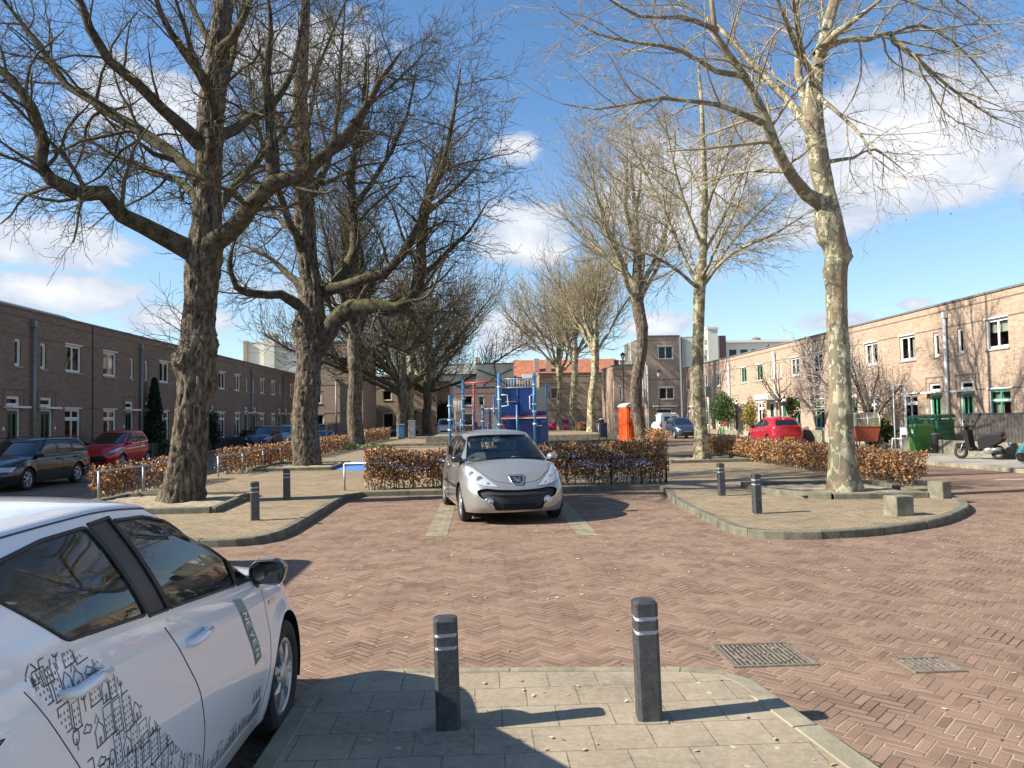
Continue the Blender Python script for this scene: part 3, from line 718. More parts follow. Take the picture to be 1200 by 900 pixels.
HW = 4.7
def make_house(variant, wall='wallR', end=None):
    """terrace dwelling, local x along the street 0..4.7, door near x = 1.07, faces local -y"""
    rnd = random.Random(variant * 17 + 1); vs_ = variant
    r = empty('terraced_house', (0, 0, 0))
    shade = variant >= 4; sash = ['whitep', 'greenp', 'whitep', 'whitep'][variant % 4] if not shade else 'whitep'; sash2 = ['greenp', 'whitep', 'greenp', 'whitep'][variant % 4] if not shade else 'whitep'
    holes = [(.63, 1.03, 3.98, 5.0), (2.42, 3.7, 3.98, 5.12), (.65, 1.49, .12, 2.86), (2.42, 3.66, .75, 2.44)]
    m = MB(); rect_wall(m, HW, 0, 6.12, holes)
    D = 8.
    m.add([(0, D, 0), (HW, D, 0), (HW, D, 6.12), (0, D, 6.12)], [(0, 3, 2, 1)])
    wo = m.build('wall', [M[wall], M['dark']], r); b_ = bmesh.new(); b_.from_mesh(wo.data); bmesh.ops.remove_doubles(b_, verts=b_.verts[:], dist=.0005); b_.to_mesh(wo.data); b_.free()
    m = MB(); m.box(.0, HW, .02, D - .02, 5.9, 6.0); m.build('roof', M['bitumen'], r)
    m = MB(); m.box(0, HW, -.05, .22, 6.122, 6.2); m.build('coping', M['coping'], r)
    m = MB(); m.box(0, HW, -.012, -.0005, 5.82, 5.87); m.box(0, HW, -.012, -.0005, 5.06 + .06, 5.165); m.box(0, .5, -.012, -.0005, 2.44, 2.49); m.box(1.68, 2.34, -.012, -.0005, 2.44, 2.49); m.box(3.75, HW, -.012, -.0005, 2.44, 2.49)
    # raised brick surround of the door
    m.box(.42, .47, -.014, -.0005, 2.5, 3.12); m.box(1.67, 1.72, -.014, -.0005, 2.5, 3.12); m.box(.47, 1.67, -.014, -.0005, 3.07, 3.12)
    m.build('string_course', M['band'], r)
    cur = [None, [(0.02, .25, .05, .95), (.75, .98, .05, .95)], [(.05, .95, .55, .97)], [(.05, .45, .05, .95)]]
    window(r, .63, 1.03, 3.98, 5.0, sash=sash, cols=1, lint=False, curtain=[None, [(.1, .9, .1, .9)]][variant % 2])
    window(r, 2.42, 3.7, 3.98, 5.12, sash=sash, curtain=cur[variant % 4])
    window(r, 2.42, 3.66, .75, 2.44, sash=sash2, top=.42, curtain=cur[(variant + 1) % 4])
    # door with side frame, porch shelf and fanlight
    m = MB(); m.box(.65, .73, .05, .12, .12, 2.4); m.box(1.41, 1.49, .05, .12, .12, 2.4); m.box(.73, 1.41, .05, .12, 2.32, 2.4)
    d = m.build('door', M['whitep'], r)
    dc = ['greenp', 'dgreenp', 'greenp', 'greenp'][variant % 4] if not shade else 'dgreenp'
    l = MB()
    for a, b_, c, e in ((.735, .83, .14, 2.31), (1.31, 1.405, .14, 2.31), (1.03, 1.11, .14, 2.31), (.83, 1.03, .14, .55), (1.11, 1.31, .14, .55), (.83, 1.03, 2.2, 2.31), (1.11, 1.31, 2.2, 2.31)): l.box(a, b_, .07, .11, c, e)
    l.build('leaf', M[dc], d)
    p = MB(); p.add([(.83, .09, .55), (1.31, .09, .55), (1.31, .09, 2.2), (.83, .09, 2.2)], [(0, 1, 2, 3)]); p.build('pane', M['glass'], d)
    h = MB(); h.cyl((1.36, .06, 1.1), (1.36, -.0, 1.1), .012, n=8); h.cyl((1.36, 0., 1.1), (1.27, 0., 1.1), .011, n=8); h.build('handle', M['chrome'], d)
    m = MB(); m.box(.50, 1.64, -.32, .13, 2.41, 2.485); m.build('porch_shelf', M['whitep'], r)
    window(r, .66, 1.48, 2.49, 2.86, sash='whitep', cols=1, sill=False, lint=False, name='fanlight')
    m = MB(); m.box(1.62, 1.72, -.02, -.001, 1.6, 1.72); m.build('number_plate', M['whitep'], r)
    m = MB(); m.box(.5, 1.64, -.5, .0, -.1, .12); m.build('doorstep', M['stone'], r)
    return r

def drainpipe(parent, x, mat='zinc'):
    m = MB(); m.box(x - .09, x + .09, -.2, -.02, 5.52, 5.78, b=.015); m.cyl((x, -.12, .0), (x, -.12, 5.5), .062, n=12)
    for z in (1.0, 2.6, 4.2): m.cyl((x, -.12, z), (x, -.12, z + .05), .075, n=12)
    for z in (1.0, 2.6, 4.2): m.box(x - .02, x + .02, -.1, -.001, z + .01, z + .04)
    return m.build('drainpipe', M[mat], parent)

def make_terraces():
    protos = {}
    def place(v, flip, rz, loc, label, group, pipe):
        key = (v, flip)
        if key not in protos:
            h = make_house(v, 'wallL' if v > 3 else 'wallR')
            if flip:
                for o in [h] + list(h.children_recursive):
                    if o.type == 'MESH':
                        me = o.data; co = np.empty(len(me.vertices) * 3, np.float32); me.vertices.foreach_get('co', co); co = co.reshape(-1, 3); co[:, 0] = -co[:, 0]; me.vertices.foreach_set('co', co.ravel()); me.flip_normals(); me.update()
            protos[key] = h; o = h
        else: o = copy_tree(protos[key])
        for ch in list(o.children):
            if ch.name.startswith('drainpipe'): bpy.data.objects.remove(ch)
        o.location = loc; o.rotation_euler = (0, 0, rz); tag(o, label, 'house', group)
        return o
    # right row: u runs towards the camera, so flip (door left of its window seen from the street) alternates round each pipe
    labs = ['outside the right edge of the view', 'before the dark board fence', 'with the green door behind the scooter', 'behind the green wheelie bin', 'behind the pale blossoming shrub', 'behind the nearest blotchy plane trunk', 'with the white awning over its door', 'with the round topiary and bare climber', 'behind the red hatchback', 'behind the red parcel and bicycles', 'with the ivy arch around its door', 'behind the dark blue car', 'behind the white vans', 'farthest along the sunny row']
    cs = [31.26 + 9.4 * k for k in range(-2, 5)]
    k = 0; n = 0
    for c in cs:
        near = place(n % 4, False, R(-90), (19.5, c, 0), '', None, True)    # extends towards the camera
        far = place((n + 1) % 4, True, R(-90), (19.5, c, 0), '', None, True)
        pipes.append((near, 0.)); n += 1
        for o, i in ((near, 2 * (n - 1)), (far, 2 * (n - 1) + 1)):
            o['_i'] = i
        rowR.append((near, c - 2.35)); rowR.append((far, c + 2.35))
        drainpipe(near, .0, 'greyP')
    names = {0: 'off the right edge, nearest the camera', 1: 'second beyond the right edge of the view', 2: 'third beyond the right edge', 3: 'just beyond the right edge', 4: 'with the dark board fence before its window', 5: 'with bright green door behind the bin', 6: 'behind the pale blossoming shrub', 7: 'partly hidden by the nearest blotchy plane trunk', 8: 'with a clipped tree in its front garden', 9: 'with the white box awning over its door', 10: 'directly behind the red hatchback', 11: 'behind the leaning bicycles', 12: 'with a leafy arch at its door', 13: 'at the far end of the sunny row'}
    for q, (o, y) in enumerate(sorted(rowR, key=lambda a: a[1])):
        tag(o, 'sunlit brown brick two storey house ' + names.get(q, 'farther on'), 'house', 'terraced houses on the right')
        if '_i' in o: del o['_i']
    rowL = []
    cl = [30. + 9.3 * k for k in range(-2, 5)]
    n = 0
    for c in cl:
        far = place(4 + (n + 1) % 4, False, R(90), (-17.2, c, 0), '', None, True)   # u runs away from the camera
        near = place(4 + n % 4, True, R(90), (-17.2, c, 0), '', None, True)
        drainpipe(far, .0)
        rowL += [(near, c - 2.3), (far, c + 2.3)]; n += 1
    nl = {0: 'off the left edge, nearest the camera', 1: 'second off the left edge', 2: 'third off the left edge of the view', 3: 'just off the left edge of the view', 4: 'at the left edge behind the dark estate car', 5: 'with a pinkish curtain, between estate car and red car', 6: 'behind the small red hatchback', 7: 'with the tall dark conifer at its door', 8: 'half hidden by the nearest gnarled trunk', 9: 'right of the nearest gnarled trunk', 10: 'behind the dark blue hatchback', 11: 'behind the silver car', 12: 'just left of the second gnarled trunk', 13: 'at the far end of the shaded row'}
    for q, (o, y) in enumerate(sorted(rowL, key=lambda a: a[1])): tag(o, 'shaded brown brick two storey house ' + nl[q], 'house', 'terraced houses on the left')
    # small roof things
    for x, y, lab in ((-18.5, 27.9, 'small dark chimney pot on the left roof edge'), (20.5, 54., 'brick chimney stub on the sunny row roof')):
        m = MB(); m.box(-.25, .25, -.25, .25, 0, .45); m.cyl((0, 0, .45), (0, 0, .62), .1, n=10); o = m.build('chimney', M['band']); o.location = (x, y, 6.0); tag(o, lab, 'chimney')
    m = MB()
    m.add([(-17.5, 30.4, 6.12), (-17.5, 35.5, 6.12), (-18.9, 35.5, 6.72), (-18.9, 30.4, 6.72), (-17.5, 30.4, 6.08), (-17.5, 35.5, 6.08), (-18.9, 35.5, 6.0), (-18.9, 30.4, 6.0)], [(0, 1, 2, 3), (0, 3, 7, 4), (1, 5, 6, 2), (3, 2, 6, 7)])
    tag(m.build('roof_panel', M['coping']), 'dark tilted solar panels on the left roof', 'solar panel')
    # white awning box on the sunny row
    r = empty('awning', (19.45, 50.5, 0)); tag(r, 'white boxed awning above a door on the sunny row', 'awning')
    m = MB(); m.box(-.85, -.02, -1.1, 1.3, 2.55, 2.95, b=.03); m.build('box', M['whitep'], r)
    m = MB(); m.box(-.9, -.85, -1.05, 1.25, 2.6, 2.9); m.build('valance', M['grey'], r)

rowR = []; pipes = []

def block(name, label, cat, x0, x1, y0, y1, H, mat, wins=(), rz=0., band=True, coping='coping', wleft=(), parent=None, doors=()):
    """free-standing building facing -y; wins = (x0, x1, z0, z1) on the front; wleft/wright = openings on the side facing -x / +x"""
    r = empty(name, (x0, y0, 0)); tag(r, label, cat); r.rotation_euler = (0, 0, rz)
    W, D = x1 - x0, y1 - y0
    m = MB(); rect_wall(m, W, 0, H, [tuple(w[:4]) for w in wins])
    m.add([(0, 0, 0), (0, D, 0), (0, D, H), (0, 0, H)], [(0, 3, 2, 1)]); m.add([(W, 0, 0), (W, D, 0), (W, D, H), (W, 0, H)], [(0, 1, 2, 3)]); m.add([(0, D, 0), (W, D, 0), (W, D, H), (0, D, H)], [(0, 3, 2, 1)])
    m.build('wall', [M[mat], M['dark']], r)
    m = MB(); m.box(-.05, W + .05, -.05, D + .05, H + .002, H + .12); m.build('roof', M[coping], r)
    if band:
        m = MB()
        for z in (H - .35, H - 1.05 if H < 8 else 5.1, 2.45): m.box(-.012, W + .012, -.014, -.0005, z, z + .06)
        m.build('string_course', M['band'], r)
    for w in wins: window(r, *w[:4], sash=w[4] if len(w) > 4 else 'whitep', cols=w[5] if len(w) > 5 else 1, glass='glass')
    return r

def make_far():
    # dark house behind the left trees
    block('brick_house', 'dark brick end house beyond the left trees, in shade', 'house', -13.2, -5.0, 85, 93, 6.3, 'wallR', [(-13.2 + 13.2 + 2.3, 3.3, 3.9, 5.0), (2.3, 3.5, .8, 2.5)])
    # sunlit gable next to it
    block('brick_house', 'brick house corner with dark climber behind the white minivan', 'house', -5.0, -3.6, 87, 98, 5.9, 'wallR', [])
    block('brick_house', 'long dark grey house closing the square behind the climbing frame', 'house', -3.4, 6.2, 100, 108, 6.0, 'wallD', [(.8, 2.2, 3.4, 4.7), (3., 3.7, 3.4, 4.6), (5.2, 6.6, 3.4, 4.7), (7.6, 8.6, 3.4, 4.7), (.8, 2.2, .8, 2.4), (5.2, 6.6, .8, 2.4)])
    block('brick_house', 'brown brick end house behind the three thin plane trunks', 'house', 6.43, 15.4, 85, 94, 6.5, 'wallR', [(1.2, 2.1, 3.7, 5.), (7., 8.2, 3.7, 5.), (7., 8.2, .8, 2.6)])
    # stair towers
    r = block('stair_tower', 'tall brick stair tower behind the second left trunk', 'tower', -16.6, -11.2, 73, 82, 9.2, 'wallR', [(3.3, 5.1, 6.5, 7.8, 'whitep', 3), (.6, 1.5, 3.4, 4.6), (.7, 1.7, .3, 2.4)])
    drainpipe(r, 2.9)
    block('brick_house', 'low brick wing between shaded row and the left stair tower', 'house', -17.2, -16.62, 77, 84, 6.2, 'wallR')
    r = block('stair_tower', 'tall brick tower with two white windows beyond the orange toilet', 'tower', 15.9, 19.2, 73.5, 80, 9.3, 'wallR', [(1.2, 2.7, 7.1, 8.4, 'whitep', 2), (1.2, 2.7, 3.2, 4.4, 'whitep', 2), (.9, 2.4, .3, 2.3, 'dgreenp', 2)])
    m = MB(); m.box(.5, 2.8, -.7, -.02, 2.5, 2.62); m.build('porch_shelf', M['whitep'], r)
    m = MB(); m.cyl((.1, -.1, 0), (.1, -.1, 6.5), .08, n=10); m.cyl((-.35, -.1, 0), (-.35, -.1, 5.8), .08, n=10); m.build('drainpipe', M['greyP'], r)
    r = block('brick_house', 'narrow brick wing left of the tall tower behind the lamp post', 'house', 12.9, 15.88, 74.5, 82, 6.6, 'wallR', [(.5, .8, 3.2, 4.6)])
    m = MB(); m.box(.2, .6, .3, .7, 6.7, 7.2); m.build('chimney', M['bitumen'], r)
    m = MB(); m.box(1.9, 2.97, .6, 4., 6.72, 9.0); m.build('cream_stairhouse', M['cream'], r)
    # orange roofed house behind
    r = block('brick_house', 'brick house with bright orange tiled roof beyond the square', 'house', 6.0, 23., 128, 138, 8.6, 'wallR', band=False)
    m = MB(); W = 17.; m.add([(-.5, -.6, 8.5), (W + .5, -.6, 8.5), (W + .5, 5, 11.7), (-.5, 5, 11.7), (-.5, 10.6, 8.5), (W + .5, 10.6, 8.5)], [(0, 1, 2, 3), (3, 2, 5, 4)]); m.build('pitched_roof', M['orangeroof'], r)
    m = MB(); m.add([(W + .3, -.3, 8.6), (W + .3, 10.3, 8.6), (W + .3, 5, 11.55), (-.3, -.3, 8.6), (-.3, 10.3, 8.6), (-.3, 5, 11.55)], [(0, 1, 2), (3, 5, 4)]); m.build('gable', M['wallD'], r)
    for x in (2.9, 4.9):
        m = MB(); m.box(x, x + .9, .8, 1.7, 9., 11.6); m.build('chimney', M['wallR'], r)
    m = MB(); m.box(.8, 14., -1.4, -.7, 8., 8.9); m.build('dormer_fascia', M['whitep'], r)
    block('apartment_block', 'low grey roofed buildings behind the basketball board', 'building', -16, 4.5, 135, 145, 9.4, 'grey', [(3., 5., 6., 7.8), (8., 10., 6., 7.8), (14., 16., 6., 7.8)], coping='greyroof', band=False)
    r = bpy.data.objects['apartment_block']
    m = MB(); m.add([(-1, -1, 9.52), (21.5, -1, 9.52), (19., 5, 11.8), (2., 5, 11.8), (-1, 11, 9.52), (21.5, 11, 9.52)], [(0, 1, 2, 3), (3, 2, 5, 4), (0, 3, 4), (1, 5, 2)]); m.build('hipped_roof', M['greyroof'], r)
    for x in (4., 9., 15.): m = MB(); m.box(x, x + .8, 3.5, 4.3, 11., 12.8); m.build('chimney', M['wallR'], r)
    # high rise left
    r = block('apartment_block', 'pale high block of flats rising behind the shaded row', 'building', -45.3, -34.5, 150, 162, 17.2, 'cream', band=False, coping='cream')
    m = MB(); m.box(3.6, 5.6, -1.2, 2., 0, 18.6); m.box(3.4, 5.8, -1.4, 2.2, 18.6, 18.9); m.build('stair_shaft', M['cream'], r)
    m = MB(); m.box(-.5, .2, -.4, 6, 0, 17.6); m.build('brick_edge', M['wallR'], r)
    for k in range(8): m = MB(); m.box(8.2, 10.6, -.5, -.02, 1.5 + k * 2., 2.5 + k * 2.); m.build('balcony', M['whitep'], r)
    # high rise right
    r = block('apartment_block', 'pale grey high block of flats behind the tall brick tower', 'building', 36.9, 48.2, 150, 162, 17.0, 'cream', [(5.2, 6.2, 13.5, 14.6), (5.2, 6.2, 10.2, 11.3)], band=False, coping='grey')
    m = MB(); m.box(.4, 2.2, -1.6, 0, 0, 17.2); m.box(2.6, 3.4, -.8, 0, 0, 16.9); m.build('corner_column', M['grey'], r)
    m = MB(); m.box(7.6, 9.6, -1.5, 1., 0, 18.4); m.box(7.4, 9.8, -1.7, 1.2, 18.4, 18.8); m.build('stair_shaft', M['cream'], r)
    for k in range(8): m = MB(); m.box(7.0, 7.6, -1.2, -.9, 2 + k * 1.9, 3.0 + k * 1.9); m.build('louvre', M['grey'], r)
    m = MB(); m.box(10.4, 11.6, -.2, 5, 0, 17.2); m.build('brick_edge', M['band'], r)
    # white modern roof storey
    r = block('apartment_block', 'white modern roof storey showing above the sunny row', 'building', 49.5, 66., 155, 165, 16., 'whitep', [(1.2 + 2.3 * k, 2.9 + 2.3 * k, 12.6, 14.9, 'whitep', 1) for k in range(6)], band=False, coping='whitep')
    m = MB(); m.box(-.6, 17.2, -1.6, 10., 16.14, 16.6); m.build('roof_slab', M['whitep'], r)
    m = MB(); m.ell((8., 3., 16.9), (1.1, 1.1, .7)); m.build('roof_vent', M['band'], r)
    block('brick_house', 'brick houses in the gap right of the orange roof', 'house', 21.5, 29., 118, 126, 10.2, 'wallD', [(1., 3., 6.5, 8.), (4.5, 6.5, 6.5, 8.)], band=False)
    block('brick_house', 'row house roofs behind the dark end house on the left', 'house', -24., -17.5, 118, 126, 8.2, 'wallR', band=False)
    block('brick_house', 'low tiled house seen over the dark end house', 'house', -17.3, -7., 112, 120, 8.0, 'wallD', band=False, coping='orangeroof')
from mathutils import noise as mnoise
_cY = Vector((-35., -40.5, -900.)).normalized(); _up = Vector((-.0175, 1., 0.)); _up = (_up - _cY * _up.dot(_cY)).normalized(); _cX = _cY.cross(_up)
def at(u, v, Y):
    """world point at depth Y for a point measured in the photograph"""
    q = Vector(((u - 600) / 900., (450 - v) / 900., -1.))
    r = Vector((_cX.dot(q), _cY.dot(q), _up.dot(q)))
    t = Y / r.y
    return Vector((r.x * t, Y, 1.7 + r.z * t))

def tubes_np(paths, sides):
    """many tubes at once; paths = list of (pts (n,3), rad (n))"""
    groups = {}
    for P, r in paths: groups.setdefault(len(P), []).append((P, r))
    VV = []; FF = []; base = 0
    for n, g in groups.items():
        P = np.array([a for a, _ in g], float); Rr = np.array([b for _, b in g], float); B = len(g)
        T = np.empty_like(P); T[:, 1:-1] = P[:, 2:] - P[:, :-2]; T[:, 0] = P[:, 1] - P[:, 0]; T[:, -1] = P[:, -1] - P[:, -2]
        T /= np.linalg.norm(T, axis=2, keepdims=True) + 1e-12
        d = np.abs(P[:, -1] - P[:, 0]); ax = np.argmin(d, axis=1); A = np.zeros((B, 1, 3)); A[np.arange(B), 0, ax] = 1.
        U = np.cross(T, np.broadcast_to(A, T.shape)); U /= np.linalg.norm(U, axis=2, keepdims=True) + 1e-12
        W = np.cross(T, U)
        an = np.arange(sides) * 2 * PI / sides
        V = P[:, :, None, :] + (U[:, :, None, :] * np.cos(an)[None, None, :, None] + W[:, :, None, :] * np.sin(an)[None, None, :, None]) * Rr[:, :, None, None]
        VV.append(V.reshape(-1, 3))
        idx = np.arange(B * n * sides).reshape(B, n, sides) + base
        a = idx[:, :-1, :]; b = np.roll(a, -1, axis=2); c = np.roll(idx[:, 1:, :], -1, axis=2); e = idx[:, 1:, :]
        FF.append(np.stack([a, b, c, e], -1).reshape(-1, 4)); base += B * n * sides
    return np.concatenate(VV), np.concatenate(FF)

class Grower:
    def __init__(s, seed, lv, rmin, up=.1, wob=.16, thin=1., center=None, droop=0.):
        s.rnd = random.Random(seed); s.lv = lv; s.rmin = rmin; s.up = up; s.wob = wob; s.paths = [[] for _ in range(8)]; s.thin = thin; s.center = center; s.droop = droop
        s.tips = []
    def rv(s):
        while True:
            v = Vector((s.rnd.uniform(-1, 1), s.rnd.uniform(-1, 1), s.rnd.uniform(-1, 1)))
            if .01 < v.length < 1: return v.normalized()
    def grow(s, p, d, L, r, lvl):
        rnd = s.rnd; n = max(2, min(9, int(L / (.34 if lvl < 3 else .16)) + 1)); st = L / n
        pts = [tuple(p)]; rad = [r]; d = d.normalized(); q = Vector(p); dirs = [d.copy()]
        rend = max(s.rmin * .8, r * .35)
        bend = s.rv() * .08
        for i in range(n):
            d = d + s.rv() * s.wob + bend + Vector((0, 0, s.up * (1 if lvl < 3 else .6) - s.droop * (1 if lvl >= 2 else .2))); d.normalize()
            q = q + d * st; pts.append(tuple(q)); rad.append(r + (rend - r) * (i + 1) / n); dirs.append(d.copy())
        s.paths[min(lvl, 7)].append((pts, rad))
        if lvl == 4: s.tips.append(tuple(q))
        s.spawn(pts, rad, dirs, L, lvl)
    def spawn(s, pts, rad, dirs, L, lvl, f0=.12):
        if lvl >= len(s.lv): return
        sp, ratio, lmin, ang = s.lv[lvl]
        rnd = s.rnd; k = L / sp * s.thin; cnt = int(k) + (1 if rnd.random() < k - int(k) else 0)
        n = len(pts) - 1; az = rnd.uniform(0, 6.28)
        for c in range(cnt):
            f = f0 + (1 - f0) * (c + rnd.random()) / max(1, cnt)
            if c == cnt - 1: f = 1.
            x = f * n; i = min(int(x), n - 1); e = x - i
            p = Vector(pts[i]).lerp(Vector(pts[i + 1]), e); r = rad[i] + (rad[i + 1] - rad[i]) * e; d = dirs[i + 1]
            a = R(ang * rnd.uniform(.6, 1.35)) * (.5 if f == 1. else 1.)
            az += 2.4 + rnd.uniform(-.6, .6)
            u = d.cross(Vector((0, 0, 1)) if abs(d.z) < .9 else Vector((1, 0, 0))).normalized(); w = d.cross(u)
            nd = d * math.cos(a) + (u * math.cos(az) + w * math.sin(az)) * math.sin(a)
            if s.center is not None and lvl <= 2:
                o = (p - s.center); o.z *= .4
                if o.length > .2: nd = nd + o.normalized() * .22
            cl = max(lmin, min(L, 9.) * ratio * rnd.uniform(.55, 1.2) * (1.05 - .45 * f))
            s.grow(p, nd, cl, max(s.rmin, min(r * .6, r * .2 + cl * .0072)), lvl + 1)
    def limb(s, P, r0, r1, lvl=0, f0=.2):
        """guided limb through given points"""
        Q = smooth_path(P, .35); n = len(Q); r1 = max(s.rmin * 2, r1 * .45)
        rad = [(r1 + (r0 - r1) * (1 - i / (n - 1)) ** .8) * (1 + .06 * math.sin(i * 1.7)) for i in range(n)]
        rad[0] *= 1.25
        Q2 = []
        for i, q in enumerate(Q): Q2.append(q + s.rv() * min(rad[i] * .3, .05))
        dirs = [(Q2[min(i + 1, n - 1)] - Q2[max(0, i - 1)]).normalized() for i in range(n)]
        L = sum((Q2[i + 1] - Q2[i]).length for i in range(n - 1))
        s.paths[lvl].append(([tuple(q) for q in Q2], rad))
        s.spawn(Q2, rad, dirs, L, lvl, f0)
        return Q2

def smooth_path(P, d):
    P = [Vector(p) for p in P]
    out = []
    for i in range(len(P) - 1):
        p0 = P[i - 1] if i else P[i] * 2 - P[i + 1]; p1, p2 = P[i], P[i + 1]; p3 = P[i + 2] if i + 2 < len(P) else p2 * 2 - p1
        n = max(1, int((p2 - p1).length / d))
        for k in range(n):
            t = k / n
            out.append(.5 * ((2 * p1) + (p2 - p0) * t + (2 * p0 - 5 * p1 + 4 * p2 - p3) * t * t + (3 * p1 - p0 - 3 * p2 + p3) * t ** 3))
    out.append(P[-1]); return out

def bark_trunk(mb, P, rads, sides=40, d=.06, amp=.05, flutes=5, seed=0., flare=.35, burls=(), vert=1.6):
    P = [Vector(p) for p in P]
    Q = smooth_path(P, d)
    cum = [0.]
    for a, b in zip(P, P[1:]): cum.append(cum[-1] + (b - a).length)
    tot = cum[-1]; n = len(Q); vs = []
    s = 0.
    for i, q in enumerate(Q):
        if i: s += (q - Q[i - 1]).length
        k = 0
        while k < len(cum) - 2 and cum[k + 1] < s: k += 1
        e = min(1., max(0., (s - cum[k]) / (cum[k + 1] - cum[k] + 1e-9))); r = rads[k] + (rads[k + 1] - rads[k]) * e
        t = (Q[min(i + 1, n - 1)] - Q[max(i - 1, 0)]).normalized()
        u = t.cross(Vector((0, 1, 0))).normalized(); w = t.cross(u)
        h = s
        for j in range(sides):
            a = 2 * PI * j / sides
            fl = flare * math.exp(-h / .35) * (1 + .35 * math.sin(a * flutes + seed))
            dirv = u * math.cos(a) + w * math.sin(a)
            lp = Vector((math.cos(a) * 2.2, math.sin(a) * 2.2, h * .45 + seed))
            low = mnoise.noise(lp * .8)
            rid = 1 - abs(mnoise.noise(Vector((math.cos(a) * 7. * r / .4, math.sin(a) * 7. * r / .4, h * vert + seed * 3)))) * 2
            fine = mnoise.noise(Vector((math.cos(a) * 16, math.sin(a) * 16, h * 9 + seed)))
            rr = r * (1 + fl + low * .16 + math.sin(a * flutes + seed + low * 2 + h * .3) * .035) + amp * (rid * .6 + fine * .45)
            for (bh, ba, br, bs) in burls:
                da = (a - ba + PI) % (2 * PI) - PI
                g = math.exp(-((h - bh) / bs) ** 2 - (da * r / bs) ** 2)
                rr += br * g * (1 + .7 * mnoise.noise(Vector((a * 4, h * 9, 5))))
            vs.append(q + dirv * rr)
    fs = [(i * sides + j, i * sides + (j + 1) % sides, (i + 1) * sides + (j + 1) % sides, (i + 1) * sides + j) for i in range(n - 1) for j in range(sides)]
    mb.add(vs, fs, True)
    mb.f.append(tuple(mb.n - sides + j for j in range(sides))); mb.sm.append(True); mb.mi.append(0)

def bark_mats():
    t = NT('gnarled_bark')
    mp = t.n('ShaderNodeMapping'); t.l(t.pos(), mp.inputs[0]); mp.inputs['Scale'].default_value = (1, 1, .33)
    n1 = t.noise(13., mp.outputs[0], 6., .65, .4); n2 = t.noise(1.3, t.pos(), 3.); n3 = t.noise(40., t.pos(), 3.)
    c = t.ramp(n1, [(.34, (.03, .024, .018)), (.48, (.12, .095, .068)), (.68, (.30, .25, .18))])
    up = t.sep(t.n('ShaderNodeNewGeometry').outputs['Normal'])[2]
    moss = t.math('MULTIPLY', t.rng(t.math('ADD', up, n2), .75, 1.15), t.rng(n3, .3, .6))
    c = t.mix(t.math('MULTIPLY', moss, .7), c, (.11, .115, .03))
    t.bump(t.math('ADD', n1, t.math('MULTIPLY', n3, .3)), 1., .09); M['bark'] = t.set(c, .95, spec=.15)
    t = NT('limb_bark'); n1 = t.noise(6., t.pos(), 5., .65); n3 = t.noise(30., t.pos(), 3.); up = t.sep(t.n('ShaderNodeNewGeometry').outputs['Normal'])[2]; c = t.mix(t.rng(n1, .35, .65), (.028, .023, .017), (.12, .10, .07)); moss = t.math('MULTIPLY', t.rng(t.math('ADD', up, n1), .7, 1.1), t.rng(n3, .3, .6)); c = t.mix(t.math('MULTIPLY', moss, .8), c, (.13, .13, .035)); t.bump(t.math('ADD', n1, n3), .8, .03); M['limb'] = t.set(c, .95, spec=.15)  # limb tone darkened to imitate silhouettes against the sky; moss on upper faces
    t = NT('twig_bark'); n1 = t.noise(3., t.pos(), 3.); c = t.mix(n1, (.05, .04, .026), (.13, .108, .064)); M['twig'] = t.set(c, .9, spec=.2)
    t = NT('plane_bark')
    mp = t.n('ShaderNodeMapping'); t.l(t.pos(), mp.inputs[0]); mp.inputs['Scale'].default_value = (1, 1, .62)
    n1 = t.noise(5.5, mp.outputs[0], 3.5, .5, .9); n2 = t.noise(11., mp.outputs[0], 3., .5, .6); n3 = t.noise(50., t.pos(), 3.)
    a = t.rng(n1, .525, .54); b = t.rng(n2, .60, .61); d = t.rng(t.noise(2.2, mp.outputs[0], 2.), .55, .6)
    c = t.mix(a, (.165, .15, .10), (.37, .33, .21)); c = t.mix(b, c, (.50, .46, .32)); c = t.mix(t.math('MULTIPLY', d, .7), c, (.24, .16, .10))
    c = t.mix(t.rng(n3, .3, .8, 0, .3), c, (.12, .12, .08))
    t.bump(t.math('ADD', t.math('MULTIPLY', a, -.5), t.math('ADD', t.math('MULTIPLY', b, -.5), t.math('MULTIPLY', n3, .2))), .6, .012); M['plane'] = t.set(c, .8, spec=.3)
    t = NT('plane_twig'); n1 = t.noise(3., t.pos(), 3.); c = t.mix(n1, (.20, .16, .105), (.38, .32, .2)); M['ptwig'] = t.set(c, .85, spec=.25)
    t = NT('small_plane_bark'); n1 = t.noise(4., t.pos(), 4., .5, .8); c = t.mix(t.rng(n1, .48, .53), (.17, .145, .09), (.40, .35, .2)); M['plane2'] = t.set(c, .85, spec=.25)

def finish_tree(name, label, group, g, trunk_mb, tmat, bmat, cmat, base, split=1, sides=(9, 7, 4, 3, 3)):
    r = empty(name, base); tag(r, label, 'tree', group)
    off = np.array(base)
    o = trunk_mb.build('trunk', tmat, r); o.location = -Vector(base)
    Vs = []; Fs = []; b = 0
    for l in range(0, split):
        if g.paths[l]:
            V, F = tubes_np(g.paths[l], sides[min(l, 4)]); Vs.append(V); Fs.append(F + b); b += len(V)
    if Vs: np_mesh('limbs', np.concatenate(Vs) - off, np.concatenate(Fs), bmat, r, True)
    Vs = []; Fs = []; b = 0
    for l in range(split, 8):
        if g.paths[l]:
            V, F = tubes_np(g.paths[l], sides[min(l, 4)]); Vs.append(V); Fs.append(F + b); b += len(V)
    c = np_mesh('crown', np.concatenate(Vs) - off, np.concatenate(Fs), cmat, r, True)
    return r, c

def L3(Y, pts): return [at(u, v, Y + dy) for u, v, dy in pts]

